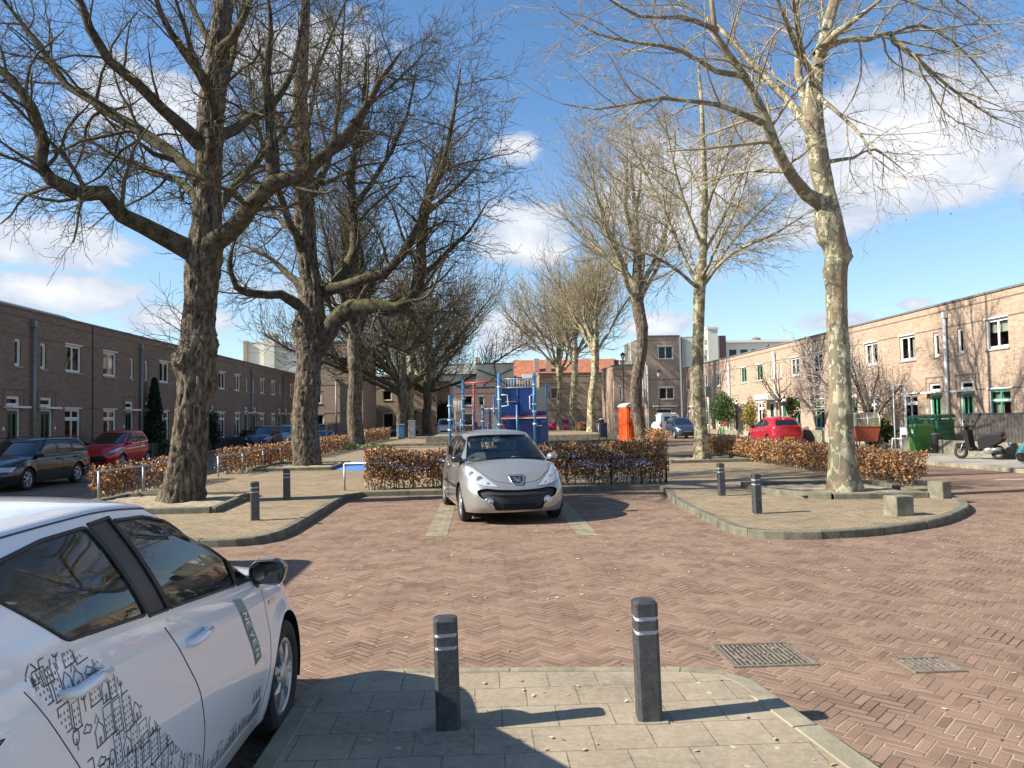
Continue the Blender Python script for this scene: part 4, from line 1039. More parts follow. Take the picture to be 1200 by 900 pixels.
def make_trees():
    bark_mats()
    lvA = [(.34, .32, 1.0, 58), (.22, .46, .55, 56), (.155, .48, .28, 52), (.13, .5, .14, 46)]
    # ---- nearest gnarled tree on the left
    Y = 16.; B = Vector((-6.2, 16., .1))
    g = Grower(11, lvA, .0045, up=.02, wob=.28, center=at(245, 100, Y))
    mb = MB()
    T = L3(Y, [(213, 590, 0), (220, 540, 0), (226, 480, 0), (231, 400, 0), (237, 330, 0), (241, 290, 0), (243, 240, .1), (245, 190, .1), (247, 140, .2), (255, 70, .3), (262, 0, .4), (266, -90, .5), (262, -200, .6)])
    bark_trunk(mb, T, [.34, .33, .30, .275, .27, .30, .235, .23, .24, .20, .16, .11, .05], 72, .045, .07, 5, 1., .3, [(2.55, 3.5, .13, .3), (2.9, .6, .16, .22), (3.3, 3.0, .12, .3), (2.2, 5., .1, .3), (4.9, 1.5, .08, .4), (3.0, 4.6, .10, .2)])
    lm = [([(241, 305, 0), (205, 286, -.3), (172, 266, -.5), (142, 250, -.8), (122, 229, -1.), (90, 226, -1.2), (58, 208, -1.3), (46, 192, -1.3), (50, 165, -1.3), (36, 125, -1.4), (15, 92, -1.4), (-25, 66, -1.3), (-60, 40, -1.2)], .20, .05),
          ([(240, 300, 0), (268, 270, -.4), (296, 243, -.8), (322, 216, -1.), (350, 205, -1.2), (383, 180, -1.2), (405, 163, -1.2), (425, 132, -1.1), (445, 95, -1.), (470, 60, -.9)], .22, .04),
          ([(322, 214, -1.), (318, 175, -1.1), (317, 130, -1.2), (312, 90, -1.3), (318, 40, -1.3), (310, -30, -1.3)], .12, .03),
          ([(350, 205, -1.2), (380, 215, -.8), (420, 195, -.4), (455, 190, .2)], .06, .02),
          ([(235, 212, 0), (200, 180, .5), (152, 146, .9), (112, 121, 1.2), (78, 100, 1.5), (52, 62, 1.8), (20, 20, 2.), (-15, -25, 2.)], .15, .04),
          ([(237, 168, 0), (190, 130, -.6), (160, 96, -1.), (127, 72, -1.4), (107, 35, -1.6), (85, -20, -1.8), (70, -70, -2)], .14, .04),
          ([(245, 165, 0), (276, 150, .6), (302, 134, 1.), (326, 114, 1.3), (345, 80, 1.7), (352, 35, 2.), (365, -20, 2.)], .13, .03),
          ([(214, 190, .4), (180, 181, .25), (160, 165, 0), (142, 176, 0), (118, 206, 0), (88, 224, .1)], .06, .02),
          ([(258, 62, 0), (285, 22, -.5), (305, -40, -.8)], .1, .03), ([(247, 105, 0), (215, 60, -.8), (188, 15, -1.5), (170, -50, -2)], .11, .03),
          ([(243, 260, 0), (270, 225, 1.5), (300, 190, 2.6), (335, 150, 3.4), (360, 90, 4)], .13, .03),
          ([(240, 250, 0), (215, 215, 1.8), (170, 200, 3.), (130, 180, 3.8), (80, 150, 4.6)], .12, .03),
          ([(245, 190, 0), (250, 130, -1.6), (225, 60, -2.8), (200, -20, -3.4)], .11, .03), ([(245, 150, 0), (265, 90, 1.5), (280, 30, 2.6), (290, -40, 3.3)], .11, .03),
          ([(255, 70, .3), (225, 10, .8), (190, -60, 1.2)], .09, .03), ([(262, 10, .3), (300, -60, 1.), (340, -110, 1.2)], .08, .02)]
    for P, a, b in lm: g.limb(L3(Y, P), a, b)
    # young shoots on the burl
    for k in range(9):
        p = at(222 + random.uniform(-6, 2), 400 + random.uniform(-30, 60), Y - .3)
        g.grow(p, Vector((-.9, -.1 + .05 * (k % 3), .25 + .12 * k)), .9 + .12 * (k % 4), .011, 3)
    finish_tree('gnarled_tree', 'nearest bare gnarled tree on the left, leaning trunk with burls', 'gnarled bare trees of the left row', g, mb, M['bark'], M['limb'], M['twig'], B)
    # ---- second tree
    Y = 28.; B = Vector((-6.3, 28., .1))
    lvB = [(.38, .34, 1.3, 56), (.28, .47, .7, 54), (.2, .48, .4, 46), (.17, .5, .22, 42)]
    g = Grower(5, lvB, .0075, up=.03, wob=.26, center=at(370, 220, Y))
    mb = MB()
    T = L3(Y, [(361, 550, 0), (358, 500, 0), (361, 450, 0), (364, 400, 0), (366, 370, 0), (364, 335, 0), (360, 300, 0), (357, 250, 0), (355, 190, 0), (352, 120, 0), (356, 40, 0), (360, -20, 0)])
    bark_trunk(mb, T, [.47, .43, .40, .41, .43, .34, .30, .33, .28, .22, .15, .08], 56, .07, .10, 4, 4., .15, [(5.0, 0., .2, .6), (3., 2., .12, .4)], vert=1.)
    lm = [([(368, 412, 0), (392, 378, -.3), (412, 362, -.6), (440, 360, -.9), (466, 362, -1.), (486, 342, -1.), (491, 312, -1.), (496, 270, -1.), (505, 220, -.8), (520, 170, -.6)], .36, .05),
          ([(358, 360, 0), (330, 346, -.5), (302, 345, -1.), (278, 336, -1.4), (270, 318, -1.5), (272, 292, -1.6), (285, 260, -1.5)], .2, .04),
          ([(366, 352, 0), (392, 335, .5), (410, 308, 1.), (416, 270, 1.3), (412, 205, 1.6), (425, 130, 2.), (430, 60, 2.2)], .26, .04),
          ([(360, 345, 0), (326, 310, .8), (296, 292, 1.4), (270, 282, 2.)], .14, .03),
          ([(385, 340, 0), (420, 328, -.6), (448, 322, -1.1), (470, 300, -1.5), (490, 262, -1.8), (515, 205, -2.), (530, 140, -2.2), (540, 80, -2.2)], .2, .04),
          ([(358, 300, 0), (335, 250, -.9), (318, 200, -1.6), (300, 140, -2.2), (290, 70, -2.5)], .16, .04), ([(357, 240, 0), (385, 190, .8), (395, 130, 1.4), (400, 60, 2.), (405, 0, 2.)], .15, .04),
          ([(355, 200, 0), (330, 150, 1.2), (310, 90, 2.), (300, 20, 2.6)], .13, .03), ([(356, 250, 0), (350, 200, -2.), (365, 130, -3.2), (375, 60, -4)], .14, .03), ([(415, 240, 1.4), (445, 200, 2.2), (475, 140, 3), (490, 70, 3.4)], .12, .03),
          ([(360, 280, 0), (330, 260, 2.2), (300, 220, 3.8), (280, 170, 5)], .13, .03), ([(488, 330, -1.), (520, 300, -1.4), (550, 270, -1.6), (572, 235, -1.6)], .1, .03), ([(500, 250, -.9), (540, 215, -.4), (570, 180, 0)], .09, .02), ([(425, 130, 2), (470, 90, 2.6), (510, 50, 3)], .08, .02), ([(352, 120, 0), (380, 60, .8), (410, -10, 1.2)], .1, .03)]
    for P, a, b in lm: g.limb(L3(Y, P), a, b)
    finish_tree('gnarled_tree', 'second gnarled tree from the front on the left, thick trunk forking low to the right', 'gnarled bare trees of the left row', g, mb, M['bark'], M['limb'], M['twig'], B)
    # ---- generic makers
    lvC = [(.42, .44, 1.5, 48), (.36, .48, .9, 46), (.3, .5, .5, 44), (.28, .5, .3, 40)]
    def generic(name, label, group, base, hfork, r, H, spread, n, seed, mats, rmin, lean=(0, 0), lv=lvC, thin=1., up=.1, low=40, high=80, droop=0., extra=(), kink=.1):
        rnd = random.Random(seed); B = Vector(base)
        g = Grower(seed, lv, rmin, up=up, wob=.15, thin=thin, center=B + Vector((lean[0], lean[1], H * .55)), droop=droop)
        mb = MB()
        top = B + Vector((lean[0], lean[1], hfork))
        P = [B, B.lerp(top, .35) + Vector((-kink, 0, 0)), B.lerp(top, .7) + Vector((kink * rnd.uniform(.4, 1.), 0, 0)), top, top + Vector((.1, .1, (H - hfork) * .3)), top + Vector((rnd.uniform(-.3, .3), rnd.uniform(-.3, .3), (H - hfork) * .62)), top + Vector((rnd.uniform(-.5, .5), 0, (H - hfork) * .95))]
        bark_trunk(mb, P, [r, r * .92, r * .88, r * .92, r * .55, r * .3, r * .1], 28, .16, r * .07, 4, seed * 1., .2, [(hfork * .8, rnd.uniform(0, 6), r * .25, r * .8), (hfork * .5, rnd.uniform(0, 6), r * .2, r * .7)])
        g.spawn([P[3], P[4], P[5], P[6]], [r * .5, r * .4, r * .25, r * .1], [Vector((0, 0, 1))] * 4, (H - hfork) * .8, 0, .1)
        for i in range(n):
            az = 2 * PI * i / n + rnd.uniform(-.3, .3); e = R(rnd.uniform(low, high)); z = hfork * rnd.uniform(.9, 1.08) if i < n * .7 else hfork + (H - hfork) * rnd.uniform(.1, .4)
            L = (H - z) * rnd.uniform(.75, 1.0) * (spread if e < R(60) else 1.)
            d = Vector((math.cos(az) * math.cos(e), math.sin(az) * math.cos(e), math.sin(e)))
            p0 = B.lerp(top, min(1, z / hfork)) if z <= hfork else top + Vector((0, 0, z - hfork))
            pts = [p0]; q = p0.copy(); dd = d.copy()
            for k in range(6):
                dd = (dd + Vector((rnd.uniform(-.22, .22), rnd.uniform(-.22, .22), rnd.uniform(-.05, .2)))).normalized(); q = q + dd * (L / 6); pts.append(q.copy())
            g.limb(pts, r * rnd.uniform(.36, .55), rmin * 2.5)
        for P_, a_, b_ in extra: g.limb(P_, a_, b_)
        return finish_tree(name, label, group, g, mb, M[mats[0]], M[mats[1]], M[mats[2]], B, sides=(7, 5, 3, 3, 3)), g
    GL = 'gnarled bare trees of the left row'; GR = 'plane trees of the right row'; bm = ('bark', 'limb', 'twig'); pm = ('plane', 'plane', 'ptwig'); pm2 = ('plane2', 'plane2', 'ptwig')
    (t3, _), _ = generic('gnarled_tree', 'third gnarled tree of the left row with a straight thick trunk', GL, (-7.2, 44.5, .1), 6.0, .45, 15.5, .9, 7, 21, bm, .011, lean=(-.1, 0), up=.08, extra=[(L3(44.5, [(414, 430, 0), (432, 410, 0), (452, 402, 0), (478, 410, .5), (500, 380, .5), (515, 350, .5)]), .25, .05)])
    lvF = [(.5, .45, 1.6, 48), (.46, .5, 1., 46), (.42, .55, .6, 44), (.45, .5, .4, 40)]
    (t4, _), _ = generic('gnarled_tree', 'fourth tree of the left row, pale low trunk spreading into upright limbs', GL, (-7.2, 70., .1), 4.3, .48, 15., 1.25, 12, 33, bm, .017, lv=lvF, up=.12, low=22, high=70)
    (t5, _), _ = generic('gnarled_tree', 'fifth tree of the left row with wide flat lower limbs, left of the white minivan', GL, (-5.9, 83., .1), 4.9, .46, 15., 1.35, 11, 44, bm, .02, lv=lvF, up=.13, low=15, high=65)
    (t6, _), _ = generic('gnarled_tree', 'thin pale straight trunk between the fourth and fifth left trees', GL, (-7.0, 77., .1), 9., .32, 14., .8, 7, 45, pm2, .019, lv=lvF, up=.1)
    # ---- nearest plane tree
    Y = 14.8; B = Vector((7.05, 14.8, .1))
    lvP = [(.34, .40, 1.0, 50), (.24, .46, .5, 46), (.17, .46, .26, 44), (.14, .5, .14, 40)]
    g = Grower(77, lvP, .0042, up=.0, wob=.17, center=at(940, 60, Y), thin=.9, droop=.05)
    mb = MB()
    T = L3(Y, [(991, 582, 0), (987, 540, 0), (985, 480, 0), (984, 430, 0), (981, 380, 0), (980, 330, 0), (979, 290, 0), (971, 258, 0), (967, 225, 0), (960, 190, 0), (955, 150, 0), (953, 120, 0), (957, 85, .1), (966, 45, .2), (978, 0, .3), (992, -60, .4), (1000, -140, .5)])
    bark_trunk(mb, T, [.255, .225, .205, .19, .185, .19, .205, .25, .175, .19, .175, .18, .13, .115, .10, .08, .04], 48, .05, .012, 4, 9., .35, [(4.75, 3.14, .09, .18), (5.15, 0., .07, .2), (4.4, .3, .06, .2), (3.1, 1.4, .03, .12), (2.9, 3.4, .04, .15), (1.6, 1.2, .03, .12)], vert=.8)
    lm = [([(962, 238, 0), (930, 212, -.3), (908, 172, -.6), (892, 130, -.8), (872, 88, -1.), (851, 60, -1.2), (838, 40, -1.3), (834, 0, -1.4), (830, -50, -1.4)], .13, .04),
          ([(955, 165, 0), (942, 120, .3), (936, 85, .5), (934, 40, .6), (933, -10, .8), (930, -70, .9)], .11, .04),
          ([(950, 155, 0), (926, 120, .6), (898, 92, 1.), (868, 58, 1.4), (840, 30, 1.6), (802, 5, 1.8), (760, -22, 2.)], .10, .03),
          ([(962, 62, 0), (978, 40, -.4), (1005, 20, -.8), (1030, 2, -1.), (1060, -30, -1.3)], .08, .025),
          ([(956, 62, 0), (985, 48, .5), (1018, 46, .9), (1044, 38, 1.2), (1046, 50, 1.2), (1072, 66, 1.4), (1100, 92, 1.6), (1135, 118, 1.8), (1165, 138, 2.), (1195, 150, 2.1)], .07, .02),
          ([(893, 145, -.8), (860, 128, -1.), (820, 120, -1.2), (778, 115, -1.3), (735, 122, -1.4), (700, 128, -1.4), (660, 122, -1.4)], .055, .015),
          ([(921, 200, -.42), (880, 200, .2), (850, 205, .6), (815, 220, 1.2)], .04, .012), ([(1044, 40, 1.2), (1080, 30, 1.4), (1130, 60, 1.8), (1170, 110, 2.2)], .04, .015),
          ([(956, 110, 0), (985, 135, -.9), (1010, 160, -1.6), (1030, 200, -2.1)], .05, .012), ([(966, 190, 0), (1000, 185, .5), (1025, 175, 1.), (1060, 200, 1.5)], .04, .012),
          ([(875, 90, -1.), (840, 85, -1.2), (800, 60, -1.3), (750, 50, -1.4), (700, 40, -1.5), (650, 10, -1.5)], .05, .015), ([(935, 60, .5), (915, 10, -.4), (900, -40, -1)], .06, .02), ([(840, 35, -1.3), (800, 20, -1.8), (750, 20, -2.2), (700, -10, -2.5)], .045, .015),
          ([(978, 5, .3), (1010, -20, 1.), (1060, -30, 1.8), (1120, 0, 2.3), (1170, 40, 2.6)], .05, .015), ([(955, 100, 0), (940, 60, -1.6), (930, 0, -2.8), (925, -60, -3.5)], .07, .02), ([(957, 80, 0), (965, 30, 1.6), (960, -30, 2.9)], .07, .02)]
    for P, a, b in lm: g.limb(L3(Y, P), a, b)
    r, c = finish_tree('plane_tree', 'nearest plane tree on the right, blotchy cream bark and knobbly bend', GR, g, mb, M['plane'], M['plane'], M['ptwig'], B)
    sb = MB(); rr = random.Random(2)
    for p in rr.sample(g.tips, 260): sb.ell((p[0] - B.x, p[1] - B.y, p[2] - B.z - .1), (.017, .017, .017), 6, 4)
    o = sb.build('seed_ball', M['band'], r); o['kind'] = 'stuff'
    # ---- second plane tree
    Y = 26.7; B = Vector((7.6, 26.7, .1))
    lvQ = [(.4, .42, 1.1, 44), (.3, .46, .65, 42), (.24, .48, .38, 42), (.22, .5, .22, 38)]
    g = Grower(8, lvQ, .0065, up=.03, wob=.13, center=at(822, 180, Y), thin=1.1)
    mb = MB(); T = L3(Y, [(823, 543, 0), (820, 480, 0), (818, 420, 0), (819, 370, 0), (820, 333, 0), (824, 290, 0), (826, 230, 0), (824, 170, 0), (822, 120, 0), (818, 70, 0)])
    bark_trunk(mb, T, [.25, .2, .185, .19, .22, .13, .11, .08, .06, .03], 30, .12, .012, 4, 3., .3, [(3.3, 0, .04, .2)])
    lm = [([(821, 338, 0), (845, 308, -.4), (870, 290, -.8), (900, 278, -1.1), (930, 260, -1.4), (955, 245, -1.5)], .085, .02), ([(820, 335, 0), (800, 300, .4), (785, 262, .8), (765, 220, 1.2), (745, 180, 1.5), (735, 140, 1.8)], .08, .02), ([(819, 338, 0), (795, 318, -.5), (765, 300, -1.), (735, 292, -1.5), (700, 270, -1.8)], .07, .02),
          ([(824, 300, 0), (850, 250, .6), (872, 200, 1.1), (890, 150, 1.5)], .07, .02), ([(824, 290, 0), (800, 230, -.8), (785, 170, -1.4), (775, 120, -1.8)], .065, .02), ([(825, 260, 0), (840, 200, 1.2), (845, 140, 2.2), (850, 100, 2.6)], .06, .02), ([(826, 240, 0), (800, 180, 1.6), (775, 150, 2.6)], .055, .02), ([(825, 250, 0), (850, 190, -1.4), (865, 140, -2.2)], .055, .02), ([(821, 330, 0), (840, 290, -1.8), (865, 240, -3.), (880, 190, -4)], .07, .02), ([(820, 330, 0), (805, 290, 2.), (790, 250, 3.4)], .065, .02), ([(822, 332, 0), (870, 270, 1.8), (910, 230, 3)], .06, .015)]
    for P, a, b in lm: g.limb(L3(Y, P), a, b)
    finish_tree('plane_tree', 'second plane tree on the right, slender straight trunk forking at roof height', GR, g, mb, M['plane2'], M['plane2'], M['ptwig'], B, sides=(8, 6, 4, 3, 3))
    generic('plane_tree', 'third plane tree with a dark twisting trunk beside the orange toilet', GR, (8.8, 42.0, .1), 8.2, .34, 16.5, 1.05, 10, 61, ('bark', 'plane2', 'ptwig'), .0095, kink=.3, lean=(-.1, 0), lv=[(.42, .42, 1.4, 44), (.36, .47, .8, 42), (.3, .5, .5, 40), (.3, .5, .3, 38)], up=.07, thin=.85)  # dark bark on this trunk puts its shade into the colour
    lvG = [(.55, .45, 1.5, 42), (.45, .5, 1., 40), (.42, .55, .6, 40), (.45, .5, .4, 38)]
    generic('plane_tree', 'right one of three thin plane trunks before the brown end house', GR, (8.8, 62., .1), 7.2, .34, 14.5, 1.15, 10, 71, pm2, .013, lv=lvG, up=.1, lean=(.5, 0))
    generic('plane_tree', 'middle one of three thin plane trunks before the brown end house', GR, (8.4, 71., .1), 6.8, .34, 14.5, 1.15, 10, 72, pm2, .015, lv=lvG, up=.1, lean=(.3, 0))
    generic('plane_tree', 'left one of three thin plane trunks before the brown end house', GR, (8.0, 79., .1), 6.5, .32, 15.5, 1.25, 10, 73, pm2, .017, lv=lvG, up=.1)
    # ---- small garden trees
    t = NT('blossom_twig'); M['blos'] = t.set((.5, .42, .34), .9)
    (bt, _), g = generic('blossom_shrub', 'pale many stemmed blossoming shrub behind the orange cargo trike', None, (18.0, 35.2, .1), .7, .13, 4.4, 1.4, 9, 91, ('bark', 'twig', 'blos'), .009, lv=[(.3, .5, .5, 44), (.22, .5, .3, 42), (.16, .5, .18, 40)], up=.03, low=35, high=80)
    bt['category'] = 'shrub'
    rn = np.random.default_rng(5); P = np.concatenate([np.array(q[0])[1:] for lv in g.paths[2:] for q in lv]); P = P[rn.random(len(P)) < .8][:16000]
    leaves('petals', P - np.array((18.0, 35.2, .1)), .034, [(.45, .4, .33), (.62, .57, .5), (.75, .7, .62)], bt, 4)
    (ct, _), _ = generic('bare_climber', 'bare trained fruit tree against the sunny wall beside the awning', None, (18.9, 48.2, .1), 2.2, .07, 4.6, 1.2, 7, 92, ('bark', 'twig', 'twig'), .011, lv=[(.5, .5, .5, 44), (.4, .5, .3, 42)], up=.05, low=15, high=60); ct['category'] = 'tree'

def leaves(name, P, size, cols, parent=None, seed=0, normal=None, rough=.8, mat=None):
    """many small folded leaf faces at points P"""
    rn = np.random.default_rng(seed); n = len(P)
    s = size * rn.uniform(.6, 1.35, n); q = rn.normal(size=(n, 3)); q /= np.linalg.norm(q, axis=1, keepdims=True)
    w = rn.normal(size=(n, 3)); w -= (w * q).sum(1, keepdims=True) * q; w /= np.linalg.norm(w, axis=1, keepdims=True); m = np.cross(q, w)
    V = np.zeros((n, 4, 3)); V[:, 0] = P - q * s[:, None]; V[:, 1] = P + w * s[:, None] * .55 + m * s[:, None] * .2; V[:, 2] = P + q * s[:, None]; V[:, 3] = P - w * s[:, None] * .55 + m * s[:, None] * .25
    F = np.arange(n * 4).reshape(n, 4)
    if mat is None:
        t = NT(name); a = t.n('ShaderNodeAttribute'); a.attribute_name = 'tint'
        mat = t.set(t.ramp(a.outputs['Fac'], [(i / (len(cols) - 1), c) for i, c in enumerate(cols)]), rough, spec=.3)
    return np_mesh(name, V.reshape(-1, 3), F, mat, parent, attr=rn.random(n))
def ip(tab, x):
    """smooth interpolation in a table of (x, y)"""
    if x <= tab[0][0]: return tab[0][1]
    if x >= tab[-1][0]: return tab[-1][1]
    n = len(tab)
    for i in range(n - 1):
        if x <= tab[i + 1][0]:
            x0, y0 = tab[i]; x1, y1 = tab[i + 1]; h = x1 - x0; t = (x - x0) / h
            s = (y1 - y0) / h
            def sl(j):
                if j <= 0 or j >= n - 1: return None
                a = (tab[j][1] - tab[j - 1][1]) / (tab[j][0] - tab[j - 1][0]); b = (tab[j + 1][1] - tab[j][1]) / (tab[j + 1][0] - tab[j][0])
                return 0. if a * b <= 0 else 2 * a * b / (a + b)
            m0 = sl(i); m1 = sl(i + 1)
            if m0 is None: m0 = s
            if m1 is None: m1 = s
            return (2 * t ** 3 - 3 * t * t + 1) * y0 + (t ** 3 - 2 * t * t + t) * h * m0 + (-2 * t ** 3 + 3 * t * t) * y1 + (t ** 3 - t * t) * h * m1

NOSE = [(0, 0), (.3, .015), (.55, .06), (.75, .14), (.88, .26), (.95, .42), (.985, .62), (1., .95)]
TAIL = [(0, 0), (.4, .01), (.65, .04), (.82, .10), (.92, .2), (.97, .36), (1., .7)]
WS = [(0, 0), (.35, .02), (.6, .075), (.8, .17), (.92, .28), (1., .42)]
RW = [(0, 0), (.5, .015), (.78, .05), (.92, .12), (1., .26)]

def outline(yf, yr, hw, nose, tail, nn, ns, nt):
    """right half of the plan outline from nose centre to tail centre"""
    def curve(tab, n):
        P = [Vector((a, b)) for a, b in tab]; c = [0.]
        for a, b in zip(P, P[1:]): c.append(c[-1] + math.hypot((b[0] - a[0]), (b[1] - a[1])))
        tx = [(s, p[0]) for s, p in zip(c, P)]; ty = [(s, p[1]) for s, p in zip(c, P)]
        return [(ip(tx, c[-1] * i / n), ip(ty, c[-1] * i / n)) for i in range(n + 1)]
    A = [(w * hw, yf - d) for w, d in curve(nose, nn)]
    B = [(w * hw, yr + d) for w, d in curve(tail, nt)][::-1]
    S = [(hw, A[-1][1] + (B[0][1] - A[-1][1]) * i / ns) for i in range(1, ns)]
    return A + S + B

def pt_in(p, poly):
    x, y = p; c = False; j = len(poly) - 1
    for i in range(len(poly)):
        if (poly[i][1] > y) != (poly[j][1] > y) and x < (poly[j][0] - poly[i][0]) * (y - poly[i][1]) / (poly[j][1] - poly[i][1]) + poly[i][0]: c = not c
        j = i
    return c

def seg_d(p, a, b):
    dx, dy = b[0] - a[0], b[1] - a[1]; L = dx * dx + dy * dy
    t = max(0., min(1., ((p[0] - a[0]) * dx + (p[1] - a[1]) * dy) / L)) if L > 0 else 0.
    return math.hypot(p[0] - a[0] - t * dx, p[1] - a[1] - t * dy)

def rounded(P, r, n=4):
    """round the corners of a closed polygon"""
    out = []; m = len(P)
    for i in range(m):
        a, b, c = Vector(P[i - 1]), Vector(P[i]), Vector(P[(i + 1) % m])
        rr = r[i] if hasattr(r, '__len__') else r
        u = (a - b); v = (c - b); k = min(rr, u.length * .45, v.length * .45)
        p, q = b + u.normalized() * k, b + v.normalized() * k
        for t in range(n + 1):
            s = t / n; o = p * (1 - s) ** 2 + b * 2 * s * (1 - s) + q * s * s; out.append((o.x, o.y))
    return out

class Surf:
    def __init__(s): s.bm = bmesh.new()
    def cut(s, poly, ax, sel, D=.09):
        """cut the outline into the sheet; ax 0: seen from the side (y, z); ax 1: seen from front (x, z); ax 2: from above (x, y)"""
        bm = s.bm; E = Vector((0, 0, 0)); E[ax] = 1.
        I = {0: (1, 2), 1: (0, 2), 2: (0, 1)}[ax]
        x0 = min(p[0] for p in poly) - D; x1 = max(p[0] for p in poly) + D; y0 = min(p[1] for p in poly) - D; y1 = max(p[1] for p in poly) + D
        n = len(poly)
        cand = [f for f in bm.faces if sel(f) and any(x0 <= v.co[I[0]] <= x1 and y0 <= v.co[I[1]] <= y1 for v in f.verts)]
        for i in range(n):
            a, b = poly[i], poly[(i + 1) % n]
            if math.hypot(b[0] - a[0], b[1] - a[1]) < 1e-5: continue
            bx0 = min(a[0], b[0]); bx1 = max(a[0], b[0]); by0 = min(a[1], b[1]); by1 = max(a[1], b[1])
            fs = []
            for f in cand:
                if not f.is_valid: continue
                vs = f.verts
                c0 = [v.co[I[0]] for v in vs]; c1 = [v.co[I[1]] for v in vs]
                if max(c0) < bx0 - 1e-4 or min(c0) > bx1 + 1e-4 or max(c1) < by0 - 1e-4 or min(c1) > by1 + 1e-4: continue
                fs.append(f)
            if not fs: continue
            A = Vector((0, 0, 0)); A[I[0]], A[I[1]] = a; Bv = Vector((0, 0, 0)); Bv[I[0]], Bv[I[1]] = b
            no = E.cross(Bv - A).normalized()
            geom = set(fs)
            for f in fs: geom.update(f.edges); geom.update(f.verts)
            r = bmesh.ops.bisect_plane(bm, geom=list(geom), dist=1e-5, plane_co=A, plane_no=no)
            new = {g for g in r['geom'] if isinstance(g, bmesh.types.BMFace)}
            cand = [f for f in cand if f.is_valid and f not in new] + [f for f in new if f.is_valid]
        res = []
        for f in cand:
            if f.is_valid and sel(f):
                c = f.calc_center_median()
                if pt_in((c[I[0]], c[I[1]]), poly): res.append(f)
        return res
    def take(s, faces, off=0.):
        """remove faces from the sheet and return them as an MB plus its border edges"""
        fs = set(faces); idx = {}; mb = MB(); vs = []; F = []; bord = []
        nrm = {}
        for f in fs:
            for v in f.verts:
                if v not in idx: idx[v] = len(idx); vs.append(v)
                nrm[v] = nrm.get(v, Vector()) + f.normal
            F.append([idx[v] for v in f.verts])
            for e in f.edges:
                if sum(1 for q in e.link_faces if q in fs) == 1: bord.append((e.verts[0].co.copy(), e.verts[1].co.copy()))
        P = [v.co + nrm[v].normalized() * off for v in vs]
        mb.add(P, F, True)
        if fs: bmesh.ops.delete(s.bm, geom=list(fs), context='FACES_ONLY' if False else 'FACES')
        return mb, bord
    def build(s, name, mats, parent, weld=.0006):
        bmesh.ops.remove_doubles(s.bm, verts=s.bm.verts[:], dist=weld)
        me = bpy.data.meshes.new(name); s.bm.to_mesh(me); s.bm.free()
        me.polygons.foreach_set('use_smooth', [True] * len(me.polygons))
        for m in (mats if isinstance(mats, (list, tuple)) else [mats]): me.materials.append(m)
        return link_mesh(name, me, parent)

def seam(mb, edges, r, up=0.):
    for a, b in edges:
        d = b - a
        if d.length < 1e-4: continue
        d.normalize(); a = a - d * r * .6; b = b + d * r * .6
        mb.tube([a, b], r, 5, cap=False, smooth=True)

def loft_half(levels, caps=True, M_=9, cap_z=None):
    """levels: list of lists of (x, y, z) for the right half; returns verts, faces of the whole closed sheet"""
    K = len(levels); N = len(levels[0]); vs = []; fs = []
    for L in levels:
        for x, y, z in L: vs.append((x, y, z))
        for x, y, z in L: vs.append((-x, y, z))
    for k in range(K - 1):
        for i in range(N - 1):
            a = k * 2 * N + i; b = (k + 1) * 2 * N + i
            fs.append((a, b, b + 1, a + 1)); a += N; b += N
            fs.append((a + 1, b + 1, b, a))
    if caps:
        b = (K - 1) * 2 * N; rows = []
        for i in range(N):
            x, y, z = levels[-1][i]; row = [b + i]
            for m in range(1, M_):
                u = 1 - 2 * m / M_; row.append(len(vs)); vs.append((x * u, y, cap_z(x, x * u, y, z)))
            row.append(b + N + i); rows.append(row)
        for i in range(N - 1):
            for m in range(M_): fs.append((rows[i][m], rows[i][m + 1], rows[i + 1][m + 1], rows[i + 1][m]))
    return vs, fs

